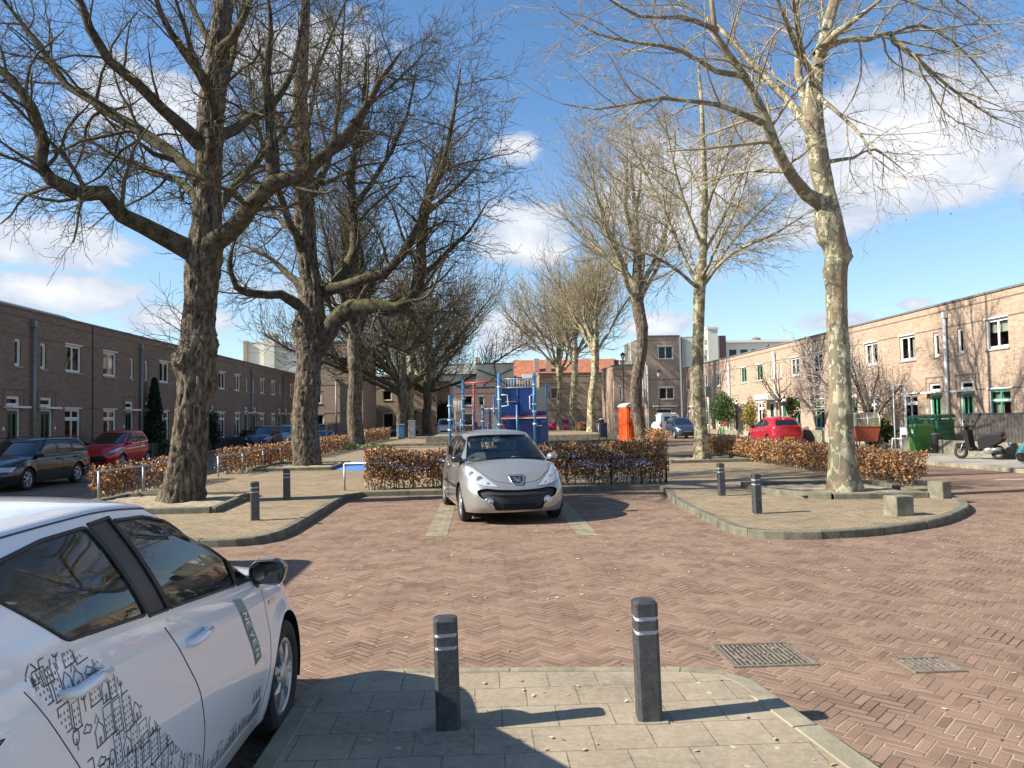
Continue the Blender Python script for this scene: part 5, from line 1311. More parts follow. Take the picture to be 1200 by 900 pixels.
def wheel(parent, x, y, r, w, side, style, name='wheel'):
    """side = +1 right hand wheel"""
    o = bpy.data.objects.new(name, None); COL.objects.link(o); o.parent = parent; o.location = (x, y, r)
    o.rotation_euler = (0, 0, 0 if side > 0 else PI)
    key = ('wheel', round(r, 3), style)
    if key not in WC:
        t = MB(); h = w / 2; ri = r * .66
        t.lathe([(ri, -h * .75), (ri + .01, -h * .9), (r * .84, -h), (r * .95, -h * .88), (r * .992, -h * .66), (r, -h * .3), (r, h * .3), (r * .992, h * .66), (r * .95, h * .88), (r * .84, h), (ri + .012, h * .9), (ri, h * .75)], axis='X', n=40)
        for gx in (-.4, 0., .4): t.lathe([(r * 1.0015, gx * h - .004), (r * .995, gx * h), (r * 1.0015, gx * h + .004)], axis='X', n=40)
        m = MB(); f = h * .78
        m.lathe([(ri + .004, f), (ri - .01, f + .006), (ri - .022, f - .004), (ri - .03, f - .03)], axis='X', n=40)
        m.lathe([(.075, f - .012), (.07, f + .006), (.03, f + .014), (.001, f + .014)], axis='X', n=20)
        ns, wd = style
        for k in range(ns):
            a = 2 * PI * k / ns
            ca, sa = math.cos(a), math.sin(a)
            def P(rr, tt, xx): return (xx, rr * ca - tt * sa, rr * sa + tt * ca)
            w0, w1 = wd * .55, wd
            vs = [P(.05, -w0, f + .004), P(.05, w0, f + .004), P(ri - .012, w1, f - .004), P(ri - .012, -w1, f - .004), P(.05, -w0, f - .03), P(.05, w0, f - .03), P(ri - .012, w1, f - .035), P(ri - .012, -w1, f - .035), P(.12, 0, f + .012)]
            m.add(vs, [(0, 1, 8), (1, 2, 8), (2, 3, 8), (3, 0, 8), (0, 4, 5, 1), (1, 5, 6, 2), (2, 6, 7, 3), (3, 7, 4, 0)])
        d = MB(); d.lathe([(ri, f - .045), (.001, f - .05)], axis='X', n=24)
        WC[key] = [q.build(nm, M[mt]).data for q, nm, mt in ((t, 'tyre', 'rubber'), (m, 'rim', 'rimA'), (d, 'brake_disc', 'black'))]
        for ob in [ob for ob in COL.objects if ob.data in WC[key] and ob.parent is None]: bpy.data.objects.remove(ob)
    for me, nm in zip(WC[key], ('tyre', 'rim', 'brake_disc')): link_mesh(nm, me, o)
    return o
WC = {}

def make_car(S):
    """y = 0 at the front axle, nose towards +y; returns the root"""
    r = empty(S.get('name', 'parked_car')); tag(r, S['label'], S.get('cat', 'car'), S.get('group'))
    pm = S['paint']; hi = S.get('hi', 1)
    yF, yR = S['yF'], S['yR']; HWm = S['hw']; wr = S['wr']; wb = S['wb']
    zt, zb = S['zt'], S.get('zb', .19)
    fr, rr_ = S['front'], S['rear']; wtab = S.get('wtab', [(0, .93), (.12, .965), (.3, .99), (.5, 1.), (.68, .995), (.85, .965), (.95, .935), (1., .905)])
    nose = S.get('nose', NOSE); tail = S.get('tail', TAIL)
    ns = 54 if hi else 30; nn = 20 if hi else 12; nt = 14 if hi else 9; K = 20 if hi else 13
    lev = []
    for k in range(K + 1):
        t = k / K
        out = outline(yF - ip(fr, t), yR + ip(rr_, t), HWm * ip(wtab, t), nose, tail, nn, ns, nt)
        L = []
        for x, y in out:
            z0 = zb + .03 * max(0, (y - 0.3)); z = z0 + (ip(zt, y) - z0) * t
            for yw in (0., -wb):      # wheel arch flare
                d = math.hypot(y - yw, z - wr)
                if x > HWm * .7: x += S.get('flare', .012) * math.exp(-((d - wr * 1.16) / .055) ** 2)
            if x < 1e-6: x = 0.
            if x > HWm * .8 and 'crease' in S:
                zc = S['crease'](y); x += .010 * math.exp(-abs(z - zc) / .05) * (1 if -wb - .2 < y < .1 else 0)
            L.append((x, y, z))
        lev.append(L)
    crown = S.get('crown', .055)
    def cz(w, x, y, z):
        e = min(1., max(0., (yF - .12 - y) / .55)); e = e * e * (3 - 2 * e)
        return z + crown * e * (1 - (abs(x) / max(w, 1e-3)) ** 2.2)
    vs, fs = loft_half(lev, True, 14 if hi else 8, cz)
    B = Surf(); bv = [B.bm.verts.new(v) for v in vs]
    for f in fs:
        try: B.bm.faces.new([bv[i] for i in f])
        except ValueError: pass
    bmesh.ops.remove_doubles(B.bm, verts=B.bm.verts[:], dist=.0008)
    bmesh.ops.recalc_face_normals(B.bm, faces=B.bm.faces[:])
    # greenhouse
    wsb, wst, rwb, rwt = S['wsb'], S['wst'], S['rwb'], S['rwt']; gwb, gwt = S['gwb'], S['gwt']
    base = outline(wsb, rwb, gwb, S.get('ws', WS), RW, nn, ns, nt); top = outline(wst, rwt, gwt, [(a, b * .8) for a, b in S.get('ws', WS)], RW, nn, ns, nt)
    zr = S['zr']; lev = []; KG = 12 if hi else 7
    for k in range(KG + 1):
        t = k / KG; L = []
        for (xb, yb), (xt, yt) in zip(base, top):
            z0 = ip(zt, yb) - .015; z1 = ip(zr, yt)
            q = t + .10 * t * (1 - t)
            bul = 4 * t * (1 - t)
            x = xb + (xt - xb) * (t ** 1.25); y = yb + (yt - yb) * t
            x += bul * .008 * min(1., x / .15)
            if yb > wsb - .6: y += bul * .02
            if yb < rwb + .4: y -= bul * .03
            L.append((x, y, z0 + (z1 - z0) * t))
        lev.append(L)
    # rounded shoulder between the side and the roof
    L = lev[-1]; gutter = lev[-1]; rc = S.get('rcrown', .06)
    for e, dz in ((.985, .012), (.955, .022)):
        cy = (wst + rwt) / 2; lev.append([(x * e, cy + (y - cy) * (1 - (1 - e) * .45), z + dz) for x, y, z in L])
    def rz(w, x, y, z):
        e = min(1., max(0., (wst - y) / .25)) * min(1., max(0., (y - rwt) / .2)); e = e * e * (3 - 2 * e)
        return z + rc * (.35 + .65 * e) * (1 - (abs(x) / max(w, 1e-3)) ** 2.4) * (1 if w > .05 else 0)
    vs, fs = loft_half(lev, True, 12 if hi else 7, rz)
    Gs = Surf(); bv = [Gs.bm.verts.new(v) for v in vs]
    for f in fs:
        try: Gs.bm.faces.new([bv[i] for i in f])
        except ValueError: pass
    bmesh.ops.remove_doubles(Gs.bm, verts=Gs.bm.verts[:], dist=.0008)
    bmesh.ops.recalc_face_normals(Gs.bm, faces=Gs.bm.faces[:])
    # open the body under the greenhouse
    inner = [(x * .93, y) for x, y in base]; inner = [(x, max(min(y, wsb - .12), rwb + .12)) for x, y in inner]
    loop = inner[::4] + [(-x, y) for x, y in inner[::-4]]
    dl = [f for f in B.bm.faces if f.normal.z > .5 and f.calc_center_median().z > .6 and pt_in(tuple(f.calc_center_median().xy), loop)]
    bmesh.ops.delete(B.bm, geom=dl, context='FACES')
    # wheel arches
    ar = wr * 1.115
    for yw in (0., -wb):
        circ = [(yw + ar * math.cos(a), wr + .012 + ar * math.sin(a)) for a in [2 * PI * i / 30 for i in range(30)]]
        f_ = B.cut(circ, 0, lambda f: abs(f.calc_center_median().x) > HWm * .6)
        bmesh.ops.delete(B.bm, geom=f_, context='FACES')
    lip = MB()
    for yw in (0., -wb):
        for sx in (-1, 1):
            m = MB(); seg = [a for a in [PI * i / 18 for i in range(-2, 21)]]
            V = []; xo = HWm * .985
            for a in seg:
                y, z = yw + ar * math.cos(a), wr + .012 + ar * math.sin(a)
                V += [(sx * xo, y, z), (sx * (HWm - .28), y, z)]
            m.add(V, [(2 * i, 2 * i + 2, 2 * i + 3, 2 * i + 1) for i in range(len(seg) - 1)], True)
            V = [(sx * (HWm - .28), yw + ar * math.cos(a), wr + .012 + ar * math.sin(a)) for a in seg]; m.add(V, [tuple(range(len(V)))])
            m.build('wheel_liner', M['black'], r)
    black = MB(); body_seams = MB(); sr = S.get('seam', .0035)
    front = lambda f: f.calc_center_median().y > yF - 1.1
    back = lambda f: f.calc_center_median().y < yR + .6
    # features: (name, material, poly, ax, where, both sides, offset)
    for nm, mat, poly, ax, where, offs in S['feat']:
        for sgn in ((1, -1) if where in ('side', 'frontpair', 'backpair') else (1,)):
            P = poly
            if where in ('frontpair', 'backpair'): P = [(sgn * a, b) for a, b in poly]
            if where == 'side': sel = lambda f, s=sgn: f.calc_center_median().x * s > HWm * .55 and abs(f.normal.x) > .2
            elif where in ('front', 'frontpair'): sel = front
            elif where == 'top': sel = lambda f: f.normal.z > .3
            else: sel = back
            surf = B
            if nm.startswith('g:'): surf = Gs
            faces = surf.cut(P, ax, sel)
            if not faces: continue
            if mat == 'seamonly':
                fs_ = set(faces); seam(body_seams, [(e.verts[0].co.copy(), e.verts[1].co.copy()) for f in faces for e in f.edges if sum(1 for q in e.link_faces if q in fs_) == 1], sr); continue
            mb, bord = surf.take(faces, offs)
            o = mb.build(nm.replace('g:', ''), M[mat] if isinstance(mat, str) and mat != 'paint' else pm, r)
            if nm in ('door', 'headlight', 'bonnet', 'tailgate', 'tail_light'): seam(body_seams, [e for e in bord if not (nm == 'door' and (e[0].z + e[1].z) / 2 > ip(zt, e[0].y) - .045)], sr)
            else: seam(black, bord, .006)
            if nm == 'door': DOORS.setdefault(r.name, []).append((o, sgn))
    # windows
    glass = 'glass' if S.get('clear', 0) else 'glassd'
    for nm, poly, where in S['win']:
        for sgn in ((1, -1) if where == 'side' else (1,)):
            if where == 'side': sel = lambda f, s=sgn: f.calc_center_median().x * s > .15 and abs(f.normal.x) > .25; ax = 0
            elif where == 'front': sel = lambda f: f.normal.y > .12 and f.calc_center_median().y > wst - .25; ax = 1
            else: sel = lambda f: f.normal.y < -.12 and f.calc_center_median().y < rwt + .3; ax = 1
            faces = Gs.cut(poly, ax, sel)
            if not faces: continue
            mb, bord = Gs.take(faces, -.004)
            mt = M[glass] if nm != 'pillar_trim' else M['black']
            o = mb.build(nm, mt, r); seam(black, bord, S.get('rub', .009))
    B.build('body', [pm], r); Gs.build('roof_shell', [pm], r)
    black.build('rubber_seal', M['black'], r)
    if body_seams.n: body_seams.build('panel_gap', M['black'], r)
    for sx in (1, -1):
        for yw in (0., -wb): wheel(r, sx * (HWm - .105), yw, wr, .19, sx, S.get('rim', (7, .028)))
    # underside
    m = MB(); m.box(-HWm + .17, HWm - .17, yR + .25, yF - .35, .17, .3); m.box(-HWm + .06, HWm - .06, -wb + wr * 1.2, -wr * 1.25, .2, .26); m.build('underbody', M['black'], r)
    # mirrors
    my, mz, mx = S['mirror']
    for sx in (1, -1):
        ring = rounded([(-.105, -.062), (.085, -.070), (.115, .03), (.06, .078), (-.075, .070), (-.11, .03)], .04); ms = S.get('mscale', 1.); ring = [(a * ms, b * ms) for a, b in ring]; n = len(ring); cxm, czm = sx * (mx + .115 * ms), mz + .05 * ms
        def rg(k, dy, dz=0.): return [(cxm + sx * a * k, my + dy - sx * 0 + a * -.15, czm + b * k + dz) for a, b in ring]
        def shell(L): q = MB(); vs_ = [p for l in L for p in l]; q.add(vs_, [(j * n + i, j * n + (i + 1) % n, (j + 1) * n + (i + 1) % n, (j + 1) * n + i) for j in range(len(L) - 1) for i in range(n)] + [tuple((len(L) - 1) * n + i for i in range(n))], True); return q
        o = shell([rg(1., .0), rg(1.03, .03), rg(.94, .07), rg(.72, .105), rg(.35, .125, .01)]).build('wing_mirror', pm if S.get('mpaint', 1) else M['black'], r)
        shell([rg(1., .0), rg(1.01, -.02), rg(.93, -.03), rg(.90, -.022)]).build('mirror_rim', M['black'], o)
        shell([rg(.90, -.0235), rg(.4, -.0245)]).build('mirror_glass', M['glassd'], o)
        m = MB(); m.box(min(sx * (mx - .06), sx * (mx + .05)), max(sx * (mx - .06), sx * (mx + .05)), my - .02, my + .03, mz - .05, mz - .01); m.build('mirror_stalk', M['black'], o)
    if S.get('gutter'):
        Lr = gutter; m = MB()
        for sx in (1, -1): m.tube([(sx * (x * .992 + .002), y, z + .006) for x, y, z in Lr[nn - 6:-nt + 4]], .0035, 5)
        m.build('roof_gutter', M['black'], r)
    # door handles
    for y, z in S.get('handles', []):
        for sx in (1, -1):
            m = MB(); xh = HWm * S.get('hx', .985)
            m.tube([(sx * (xh - .03), y + .1, z), (sx * (xh + .012), y + .085, z + .002), (sx * (xh + .02), y, z + .006), (sx * (xh + .012), y - .085, z + .002), (sx * (xh - .03), y - .1, z)], [.014, .017, .018, .017, .014], 10)
            m.build('door_handle', pm, r)
    # cabin
    if S.get('cabin', 0):
        zs = S.get('seatz', .45)
        for sx in (-1, 1):
            m = MB(); x = sx * .34; ys = S['seaty']
            m.box(x - .24, x + .24, ys - .1, ys + .42, zs, zs + .16, b=.04)
            for (z0, z1, y0, y1, w) in ((zs + .1, zs + .62, -.12, -.30, .235),):
                V = [(x - w, ys + y0 + .1, z0), (x + w, ys + y0 + .1, z0), (x + w * .8, ys + y1 + .07, z1), (x - w * .8, ys + y1 + .07, z1), (x - w, ys + y0 - .05, z0), (x + w, ys + y0 - .05, z0), (x + w * .8, ys + y1 - .05, z1), (x - w * .8, ys + y1 - .05, z1)]
                m.add(V, [(0, 1, 2, 3), (5, 4, 7, 6), (1, 5, 6, 2), (4, 0, 3, 7), (3, 2, 6, 7)])
            o = m.build('seat', M['fabric'], r)
            m = MB(); m.cbox((x, ys - .27, zs + .74), (.25, .09, .17), b=.03); m.cyl((x - .06, ys - .26, zs + .58), (x - .06, ys - .27, zs + .68), .006, n=6); m.cyl((x + .06, ys - .26, zs + .58), (x + .06, ys - .27, zs + .68), .006, n=6); m.build('headrest', M['fabric'], o)
        m = MB(); yb = ys - 1.0; m.box(-.6, .6, yb, yb + .45, zs, zs + .16, b=.04); m.box(-.6, .6, yb - .12, yb + .04, zs + .1, zs + .58, b=.04); o = m.build('seat', M['fabric'], r)
        for x in (-.34, .34): m = MB(); m.cbox((x, yb - .06, zs + .66), (.25, .08, .13), b=.03); m.build('headrest', M['fabric'], o)
        yd = S['dashy']; zd = S['dashz']
        m = MB(); m.box(-gwb + .03, gwb - .03, yd, wsb - .06, zd - .35, zd, b=.05); m.box(-.12, .12, yd - .3, yd + .03, .3, zd - .15, b=.03); m.box(-gwb + .02, gwb - .02, rwb + .15, wsb - .1, .28, .31); m.build('dashboard', M['dash'], r)
        m = MB(); cx = -.34; cc = Vector((cx, yd - .14, zd - .04)); R_ = .185; tl = R(25)
        m.tube([cc + Vector((R_ * math.cos(a), -R_ * math.sin(a) * math.sin(tl) * -1, R_ * math.sin(a) * math.cos(tl))) for a in [2 * PI * k / 28 for k in range(28)]], .016, 8, closed=True)
        m.cbox(cc, (.34, .03, .07), b=.01); m.cbox(cc + Vector((0, 0, -.08)), (.05, .03, .16)); m.cyl(cc, cc + Vector((0, .2, -.08)), .03, n=8)
        m.build('steering_wheel', M['black'], r)
        m = MB(); m.cbox((0, wst + .12, S['mirz']), (.22, .02, .06), b=.008); m.cyl((0, wst + .12, S['mirz'] + .02), (0, wst + .13, S['mirz'] + .07), .008, n=6); m.build('rear_view_mirror', M['black'], r)
        for sx in (-1, 1): m = MB(); m.box(sx * (gwb - .035) - .02, sx * (gwb - .035) + .02, rwb + .2, wsb - .3, .3, ip(zt, -1.) - .03); m.build('door_lining', M['dash'], r)
    return r
DOORS = {}

def place_car(r, x, y, yaw):
    r.location = (x, y, 0); r.rotation_euler = (0, 0, R(yaw)); return r

def arc(c, r, a0, a1, n=8): return [(c[0] + r * math.cos(R(a0 + (a1 - a0) * i / n)), c[1] + r * math.sin(R(a0 + (a1 - a0) * i / n))) for i in range(n + 1)]

# ---------------------------------------------------------------- car kinds
def hatch(kind='a', **kw):
    """small five door hatchback in several proportions"""
    S = dict(yF=.80, yR=-3.1, hw=.845, wr=.303, wb=2.51,
        zt=[(-3.1, 1.02), (-2.8, 1.03), (-2.2, 1.01), (-1.4, .97), (-.6, .935), (-.2, .93), (.1, .905), (.45, .80), (.66, .70), (.8, .64)],
        front=[(0, .10), (.2, .02), (.42, 0.), (.62, .02), (.8, .07), (.92, .13), (1., .2)], rear=[(0, .10), (.2, .03), (.45, 0.), (.6, .03), (.8, .05), (1., .06)],
        wsb=.02, wst=-.95, rwb=-3.0, rwt=-2.78, gwb=.765, gwt=.585, zr=[(-2.85, 1.38), (-2.4, 1.425), (-1.7, 1.44), (-1.2, 1.42), (-.95, 1.385)],
        mirror=(-.42, .93, .72), handles=[(-1.42, .84), (-2.28, .87)], rim=(7, .03), seaty=-1.35, dashy=-.45, dashz=.93, mirz=1.28)
    win = [('side_window', rounded([(-1.52, 1.0), (-1.58, 1.30), (-1.66, 1.385), (-1.3, 1.375), (-1.0, 1.31), (-.72, 1.17), (-.47, 1.0)], .03), 'side'),
           ('side_window', rounded([(-2.25, 1.03), (-2.52, 1.22), (-2.46, 1.28), (-2.2, 1.345), (-1.78, 1.38), (-1.70, 1.30), (-1.62, 1.0)], .04), 'side'),
           ('windscreen', rounded([(-.66, .98), (.66, .98), (.50, 1.39), (-.50, 1.39)], .06), 'front'),
           ('rear_window', rounded([(-.56, 1.07), (.56, 1.07), (.48, 1.34), (-.48, 1.34)], .06), 'back')]
    feat = [('headlight', 'lamp', rounded([(.42, .60), (.72, .63), (.80, .82), (.70, .82), (.55, .70)], .03), 1, 'frontpair', .0),
            ('grille', 'black', rounded([(-.38, .28), (.38, .28), (.46, .42), (.3, .5), (-.3, .5), (-.46, .42)], .05), 1, 'front', -.02),
            ('tail_light', 'tail', rounded([(.5, .72), (.78, .72), (.80, .98), (.66, .98)], .03), 1, 'backpair', .0),
            ('number_plate', 'plate', [(-.26, .40), (.26, .40), (.26, .51), (-.26, .51)], 1, 'front', .012),
            ('number_plate', 'plate', [(-.26, .55), (.26, .55), (.26, .66), (-.26, .66)], 1, 'back', .012)]
    S['win'] = win; S['feat'] = feat; S.update(kw)
    return S
def side_bvh(root):
    V = []; F = []
    for o in [root] + list(root.children):
        if o.type == 'MESH' and o.name.split('.')[0] in ('body', 'door', 'roof_shell', 'bonnet'):
            b = len(V); V += [v.co.copy() for v in o.data.vertices]; F += [[b + i for i in p.vertices] for p in o.data.polygons]
    return BVHTree.FromPolygons(V, F)

def decal_lines(bvh, lines, w, name, mat, parent, side=1, off=.0015, ax='x'):
    """thin painted lines laid on the bodywork; lines = polylines in (y, z) (side) or (x, z) (front)"""
    mb = MB()
    def hit(a, b):
        if ax == 'x': r = bvh.ray_cast(Vector((3. * side, a, b)), Vector((-side, 0, 0)))
        elif ax == 'y': r = bvh.ray_cast(Vector((a, 4., b)), Vector((0, -1, 0)))
        if r[0] is None: return None
        n = r[1]
        if (ax == 'x' and n.x * side < 0) or (ax == 'y' and n.y < 0): n = -n
        return r[0] + n * off, n
    for P in lines:
        Q = [P[0]]
        for a, b in zip(P, P[1:]):
            k = max(1, int(math.dist(a, b) / .04)); Q += [(a[0] + (b[0] - a[0]) * i / k, a[1] + (b[1] - a[1]) * i / k) for i in range(1, k + 1)]
        H = [hit(*q) for q in Q]
        if any(h is None for h in H): continue
        vs = []
        for i, (p, n) in enumerate(H):
            t = H[min(i + 1, len(H) - 1)][0] - H[max(i - 1, 0)][0]
            if t.length < 1e-6: t = Vector((0, 1, 0))
            s = n.cross(t).normalized() * w * .5
            vs += [p - s, p + s]
        mb.add(vs, [(2 * i, 2 * i + 1, 2 * i + 3, 2 * i + 2) for i in range(len(H) - 1)], True)
    return mb.build(name, mat, parent)

def decal_patch(bvh, quad, name, mat, parent, nu=4, nv=12, off=.001, ax='x', side=1):
    """quad: 4 corners (y, z): bilinear patch laid on the bodywork"""
    mb = MB(); vs = []
    for j in range(nv + 1):
        for i in range(nu + 1):
            u, v = i / nu, j / nv
            a = [quad[0][k] * (1 - u) * (1 - v) + quad[1][k] * u * (1 - v) + quad[2][k] * u * v + quad[3][k] * (1 - u) * v for k in (0, 1)]
            r = bvh.ray_cast(Vector((3. * side, a[0], a[1])), Vector((-side, 0, 0))) if ax == 'x' else bvh.ray_cast(Vector((a[0], 4., a[1])), Vector((0, -1, 0)))
            if r[0] is None: return None
            n = r[1]
            if (ax == 'x' and n.x * side < 0) or (ax == 'y' and n.y < 0): n = -n
            vs.append(r[0] + n * off)
    mb.add(vs, [(j * (nu + 1) + i, j * (nu + 1) + i + 1, (j + 1) * (nu + 1) + i + 1, (j + 1) * (nu + 1) + i) for j in range(nv) for i in range(nu)], True)
    return mb.build(name, mat, parent)

def yaris():
    pm = paint('white_car_paint', (.82, .82, .82), rough=.22, dirt=.015)
    S = hatch(name='parked_car', label='white hatchback in the left foreground with a line drawn city on its rear door', paint=pm, clear=1, cabin=1, hi=1, seam=.0018, rub=.0065, gutter=1, rcrown=.045)
    S['zt'] = [(-3.1, 1.06), (-2.8, 1.085), (-2.2, 1.08), (-1.5, 1.01), (-.8, .925), (-.3, .885), (.1, .86), (.42, .775), (.62, .69), (.76, .62)]; S['yF'] = .76; S['wst'] = -.92
    S['zr'] = [(-2.85, 1.345), (-2.3, 1.385), (-1.7, 1.395), (-1.2, 1.36), (-.92, 1.305)]
    S['gwt'] = .60; S['handles'] = [(-1.27, .87), (-2.12, .98)]; S['dashz'] = .88; S['gwb'] = .775; S['hx'] = .975; S['mirror'] = (-.36, .895, .735); S['mscale'] = .86
    S['wsb'] = .05; S['mpaint'] = 1
    S['wtab'] = [(0, .93), (.12, .965), (.3, .99), (.45, 1.), (.6, .995), (.72, .975), (.85, .955), (.95, .925), (1., .90)]
    S['crease'] = lambda y: .80 - .14 * y
    S['feat'] += [('door', 'paint', rounded([(-1.52, .98), (-1.43, .86), (-1.32, .70), (-1.27, .5), (-1.26, .27), (-.46, .27), (-.37, .45), (-.33, .66), (-.34, .92)], [.01, .1, .1, .1, .05, .05, .1, .1, .02]), 0, 'side', .0),
                  ('door', 'paint', rounded([(-2.38, 1.07), (-2.30, .95), (-2.2, .80), (-2.1, .6), (-2.06, .28), (-1.263, .27), (-1.273, .5), (-1.323, .70), (-1.433, .86), (-1.523, .98), (-1.54, 1.02)], [.01, .05, .1, .1, .05, .05, .1, .1, .1, .01, .01]), 0, 'side', .0)]
    S['win'] = [('pillar_trim', rounded([(-1.605, 1.035), (-1.68, 1.28), (-1.72, 1.37), (-1.565, 1.375), (-1.515, 1.25), (-1.445, 1.02)], .005), 'side'),
        ('side_window', rounded([(-1.43, 1.02), (-1.50, 1.25), (-1.55, 1.362), (-1.3, 1.345), (-1.0, 1.275), (-.70, 1.16), (-.67, .94)], .02), 'side'),
        ('side_window', rounded([(-.645, .935), (-.675, 1.145), (-.57, 1.10), (-.27, .905)], .01), 'side'),
        ('side_window', rounded([(-2.13, 1.10), (-2.36, 1.29), (-2.33, 1.33), (-2.0, 1.362), (-1.735, 1.365), (-1.695, 1.28), (-1.62, 1.045)], .03), 'side'),
        ('windscreen', rounded([(-.68, .93), (.68, .93), (.53, 1.325), (-.53, 1.325)], .06), 'front'), ('rear_window', rounded([(-.56, 1.12), (.56, 1.12), (.48, 1.33), (-.48, 1.33)], .06), 'back')]
    r = make_car(S); bv = side_bvh(r)
    ink = simple('green_black_ink', (.02, .045, .035), .5, var=.05); slate = simple('slate_blue_decal', (.10, .16, .18), .45, var=.05); navy = simple('navy_decal', (.03, .06, .09), .45, var=.05)
    art_mat = ink; rnd = random.Random(4)
    reg = [(-2.37, 1.10), (-2.30, 1.095), (-2.14, 1.085), (-1.98, .99), (-1.85, .86), (-1.69, .69), (-1.50, .53), (-1.34, .45), (-1.29, .42), (-1.29, .285), (-2.03, .285), (-2.07, .6), (-2.17, .8), (-2.27, .95)]
    L = []
    def add(P):
        if all(pt_in(p, reg) for p in P): L.append(P)
        else:
            for a, b in zip(P, P[1:]):
                k = 6; Q = [(a[0] + (b[0] - a[0]) * i / k, a[1] + (b[1] - a[1]) * i / k) for i in range(k + 1)]
                for c, d in zip(Q, Q[1:]):
                    if pt_in(c, reg) and pt_in(d, reg): L.append([c, d])
    def rect(y, z, w, h, fn): add([fn(y, z), fn(y, z + h), fn(y + w, z + h), fn(y + w, z)])
    z = .29
    while z < 1.1:
        y = -2.42 + rnd.uniform(0, .03); rowh = rnd.uniform(.075, .105)
        while y < -1.25:
            k = rnd.random() * .9; tl = rnd.uniform(-.07, .03)
            jz = rnd.uniform(-.022, .022); fn = lambda a, b, t=tl, y0=y, z0=z, jz=jz: (y0 + (a - y0) + (b - z0) * t, b + jz + (a - y0) * .03)
            if k < .45:       # tower block with dashes for windows
                w = rnd.uniform(.036, .058); h = rowh * rnd.uniform(.75, 1.15); rect(y, z, w, h, fn)
                nx = 3 if w > .045 else 2
                for i in range(nx):
                    for j in range(int(h / .018) - 1): add([fn(y + w * (i + .6) / (nx + .2), z + .012 + j * .018), fn(y + w * (i + .6) / (nx + .2), z + .020 + j * .018)])
            elif k < .72:     # gabled house
                w = rnd.uniform(.038, .05); h = rnd.uniform(.03, .045); add([fn(y, z), fn(y, z + h), fn(y + w / 2, z + h + .022), fn(y + w, z + h), fn(y + w, z)])
                add([fn(y + w * .4, z), fn(y + w * .4, z + .02), fn(y + w * .6, z + .02), fn(y + w * .6, z)])
                if rnd.random() < .5: add([fn(y + w * .1, z + h + .022), fn(y + w * .35, z + h + .045), fn(y + w * .6, z + h + .022)])
            elif k < .84:     # tree
                w = .035; c = fn(y + .018, z + .055); add([(c[0] + .016 * math.cos(a), c[1] + .022 * math.sin(a)) for a in [2 * PI * q / 9 for q in range(10)]]); add([fn(y + .018, z), fn(y + .018, z + .05)])
            elif k < .92:     # cloud
                w = .05; c = fn(y + .025, z + .06); add([(c[0] + (.02 + .005 * math.sin(q * 2.3)) * math.cos(a), c[1] + (.011 + .004 * math.cos(q * 1.9)) * math.sin(a)) for q, a in [(q, 2 * PI * q / 12) for q in range(13)]])
            else:             # spire
                w = .04; add([fn(y, z), fn(y + .02, z + .11), fn(y + .04, z)]); add([fn(y + .01, z + .05), fn(y + .03, z + .05)])
            if k < .72: add([fn(y - .004, z), fn(y + w + .006, z)])
            y += w + rnd.uniform(.006, .016)
        z += rowh - .006
    decal_lines(bv, L, .0036, 'city_drawing', art_mat, r)
    # low strip of the drawing along the sill of the front door, ending in a slate patch
    strip = [(-1.24, .44), (-.95, .40), (-.66, .35), (-.60, .29), (-1.24, .29)]; reg = strip; L = []; y = -1.24
    while y < -.64:
        h = rnd.uniform(.03, .09); w = rnd.uniform(.03, .05)
        add([(y, .295), (y, .295 + h), (y + w, .295 + h), (y + w, .295)]); add([(y + w * .5, .305), (y + w * .5, .295 + h * .7)]); add([(y + w * .25, .305), (y + w * .25, .295 + h * .7)]); y += w + .008
    decal_lines(bv, L, .004, 'sill_drawing', art_mat, r)
    decal_patch(bv, [(-.66, .29), (-.50, .29), (-.47, .36), (-.64, .33)], 'slate_patch', slate, r, 4, 3)
    for k in range(3): decal_patch(bv, [(-.63 + k * .045, .375), (-.605 + k * .045, .375), (-.60 + k * .045, .42), (-.615 + k * .045, .42)], 'decal_mark', navy, r, 1, 2)
    # curved slate band with the lettering, reading downwards
    def bandp(u, v):     # u across 0..1 (rear..front), v down 0..1
        y0 = -.765 + .15 * v ** .8; y1 = -.655 + .145 * v ** .8
        return (y0 + (y1 - y0) * u, (.895 - .02 * u) - (.345 - .03 * u) * v + (.0 if v < .95 else 0))
    vs = []
    for name, v0, v1, mt in (('lettering_band', .2, 1., slate), ('band_top', 0., .2, simple('grey_green_decal', (.20, .26, .25), .45, var=.04))):
        mb = MB(); P = []; n = 12
        for j in range(n + 1):
            for i in range(3):
                a, b = bandp(i / 2, v0 + (v1 - v0) * j / n); q = bv.ray_cast(Vector((3, a, b)), Vector((-1, 0, 0))); P.append(q[0] + Vector((.0012, 0, 0)))
        mb.add(P, [(j * 3 + i, j * 3 + i + 1, (j + 1) * 3 + i + 1, (j + 1) * 3 + i) for j in range(n) for i in range(2)], True); mb.build(name, mt, r)
    G = {'N': [[(0, 0), (0, 1)], [(0, 1), (1, 0)], [(1, 0), (1, 1)]], 'E': [[(1, 0), (0, 0)], [(0, 0), (0, 1)], [(0, 1), (1, 1)], [(0, .5), (.8, .5)]], 'Y': [[(0, 1), (.5, .5)], [(.5, .5), (1, 1)], [(.5, .5), (.5, 0)]]}
    L = []
    for k, ch in enumerate('NEYEN'):
        v0 = .235 + k * .145
        for st in G[ch]: L.append([bandp(.25 + .5 * b, v0 + .095 * a) for a, b in st])
    decal_lines(bv, L, .009, 'lettering', M['whitep'], r, off=.003)
    # small chrome hybrid badge on the wing, side repeater on the mirror
    decal_patch(bv, [(-.27, .755), (-.13, .745), (-.13, .765), (-.27, .775)], 'wing_badge', M['chrome'], r, 3, 1, .004)
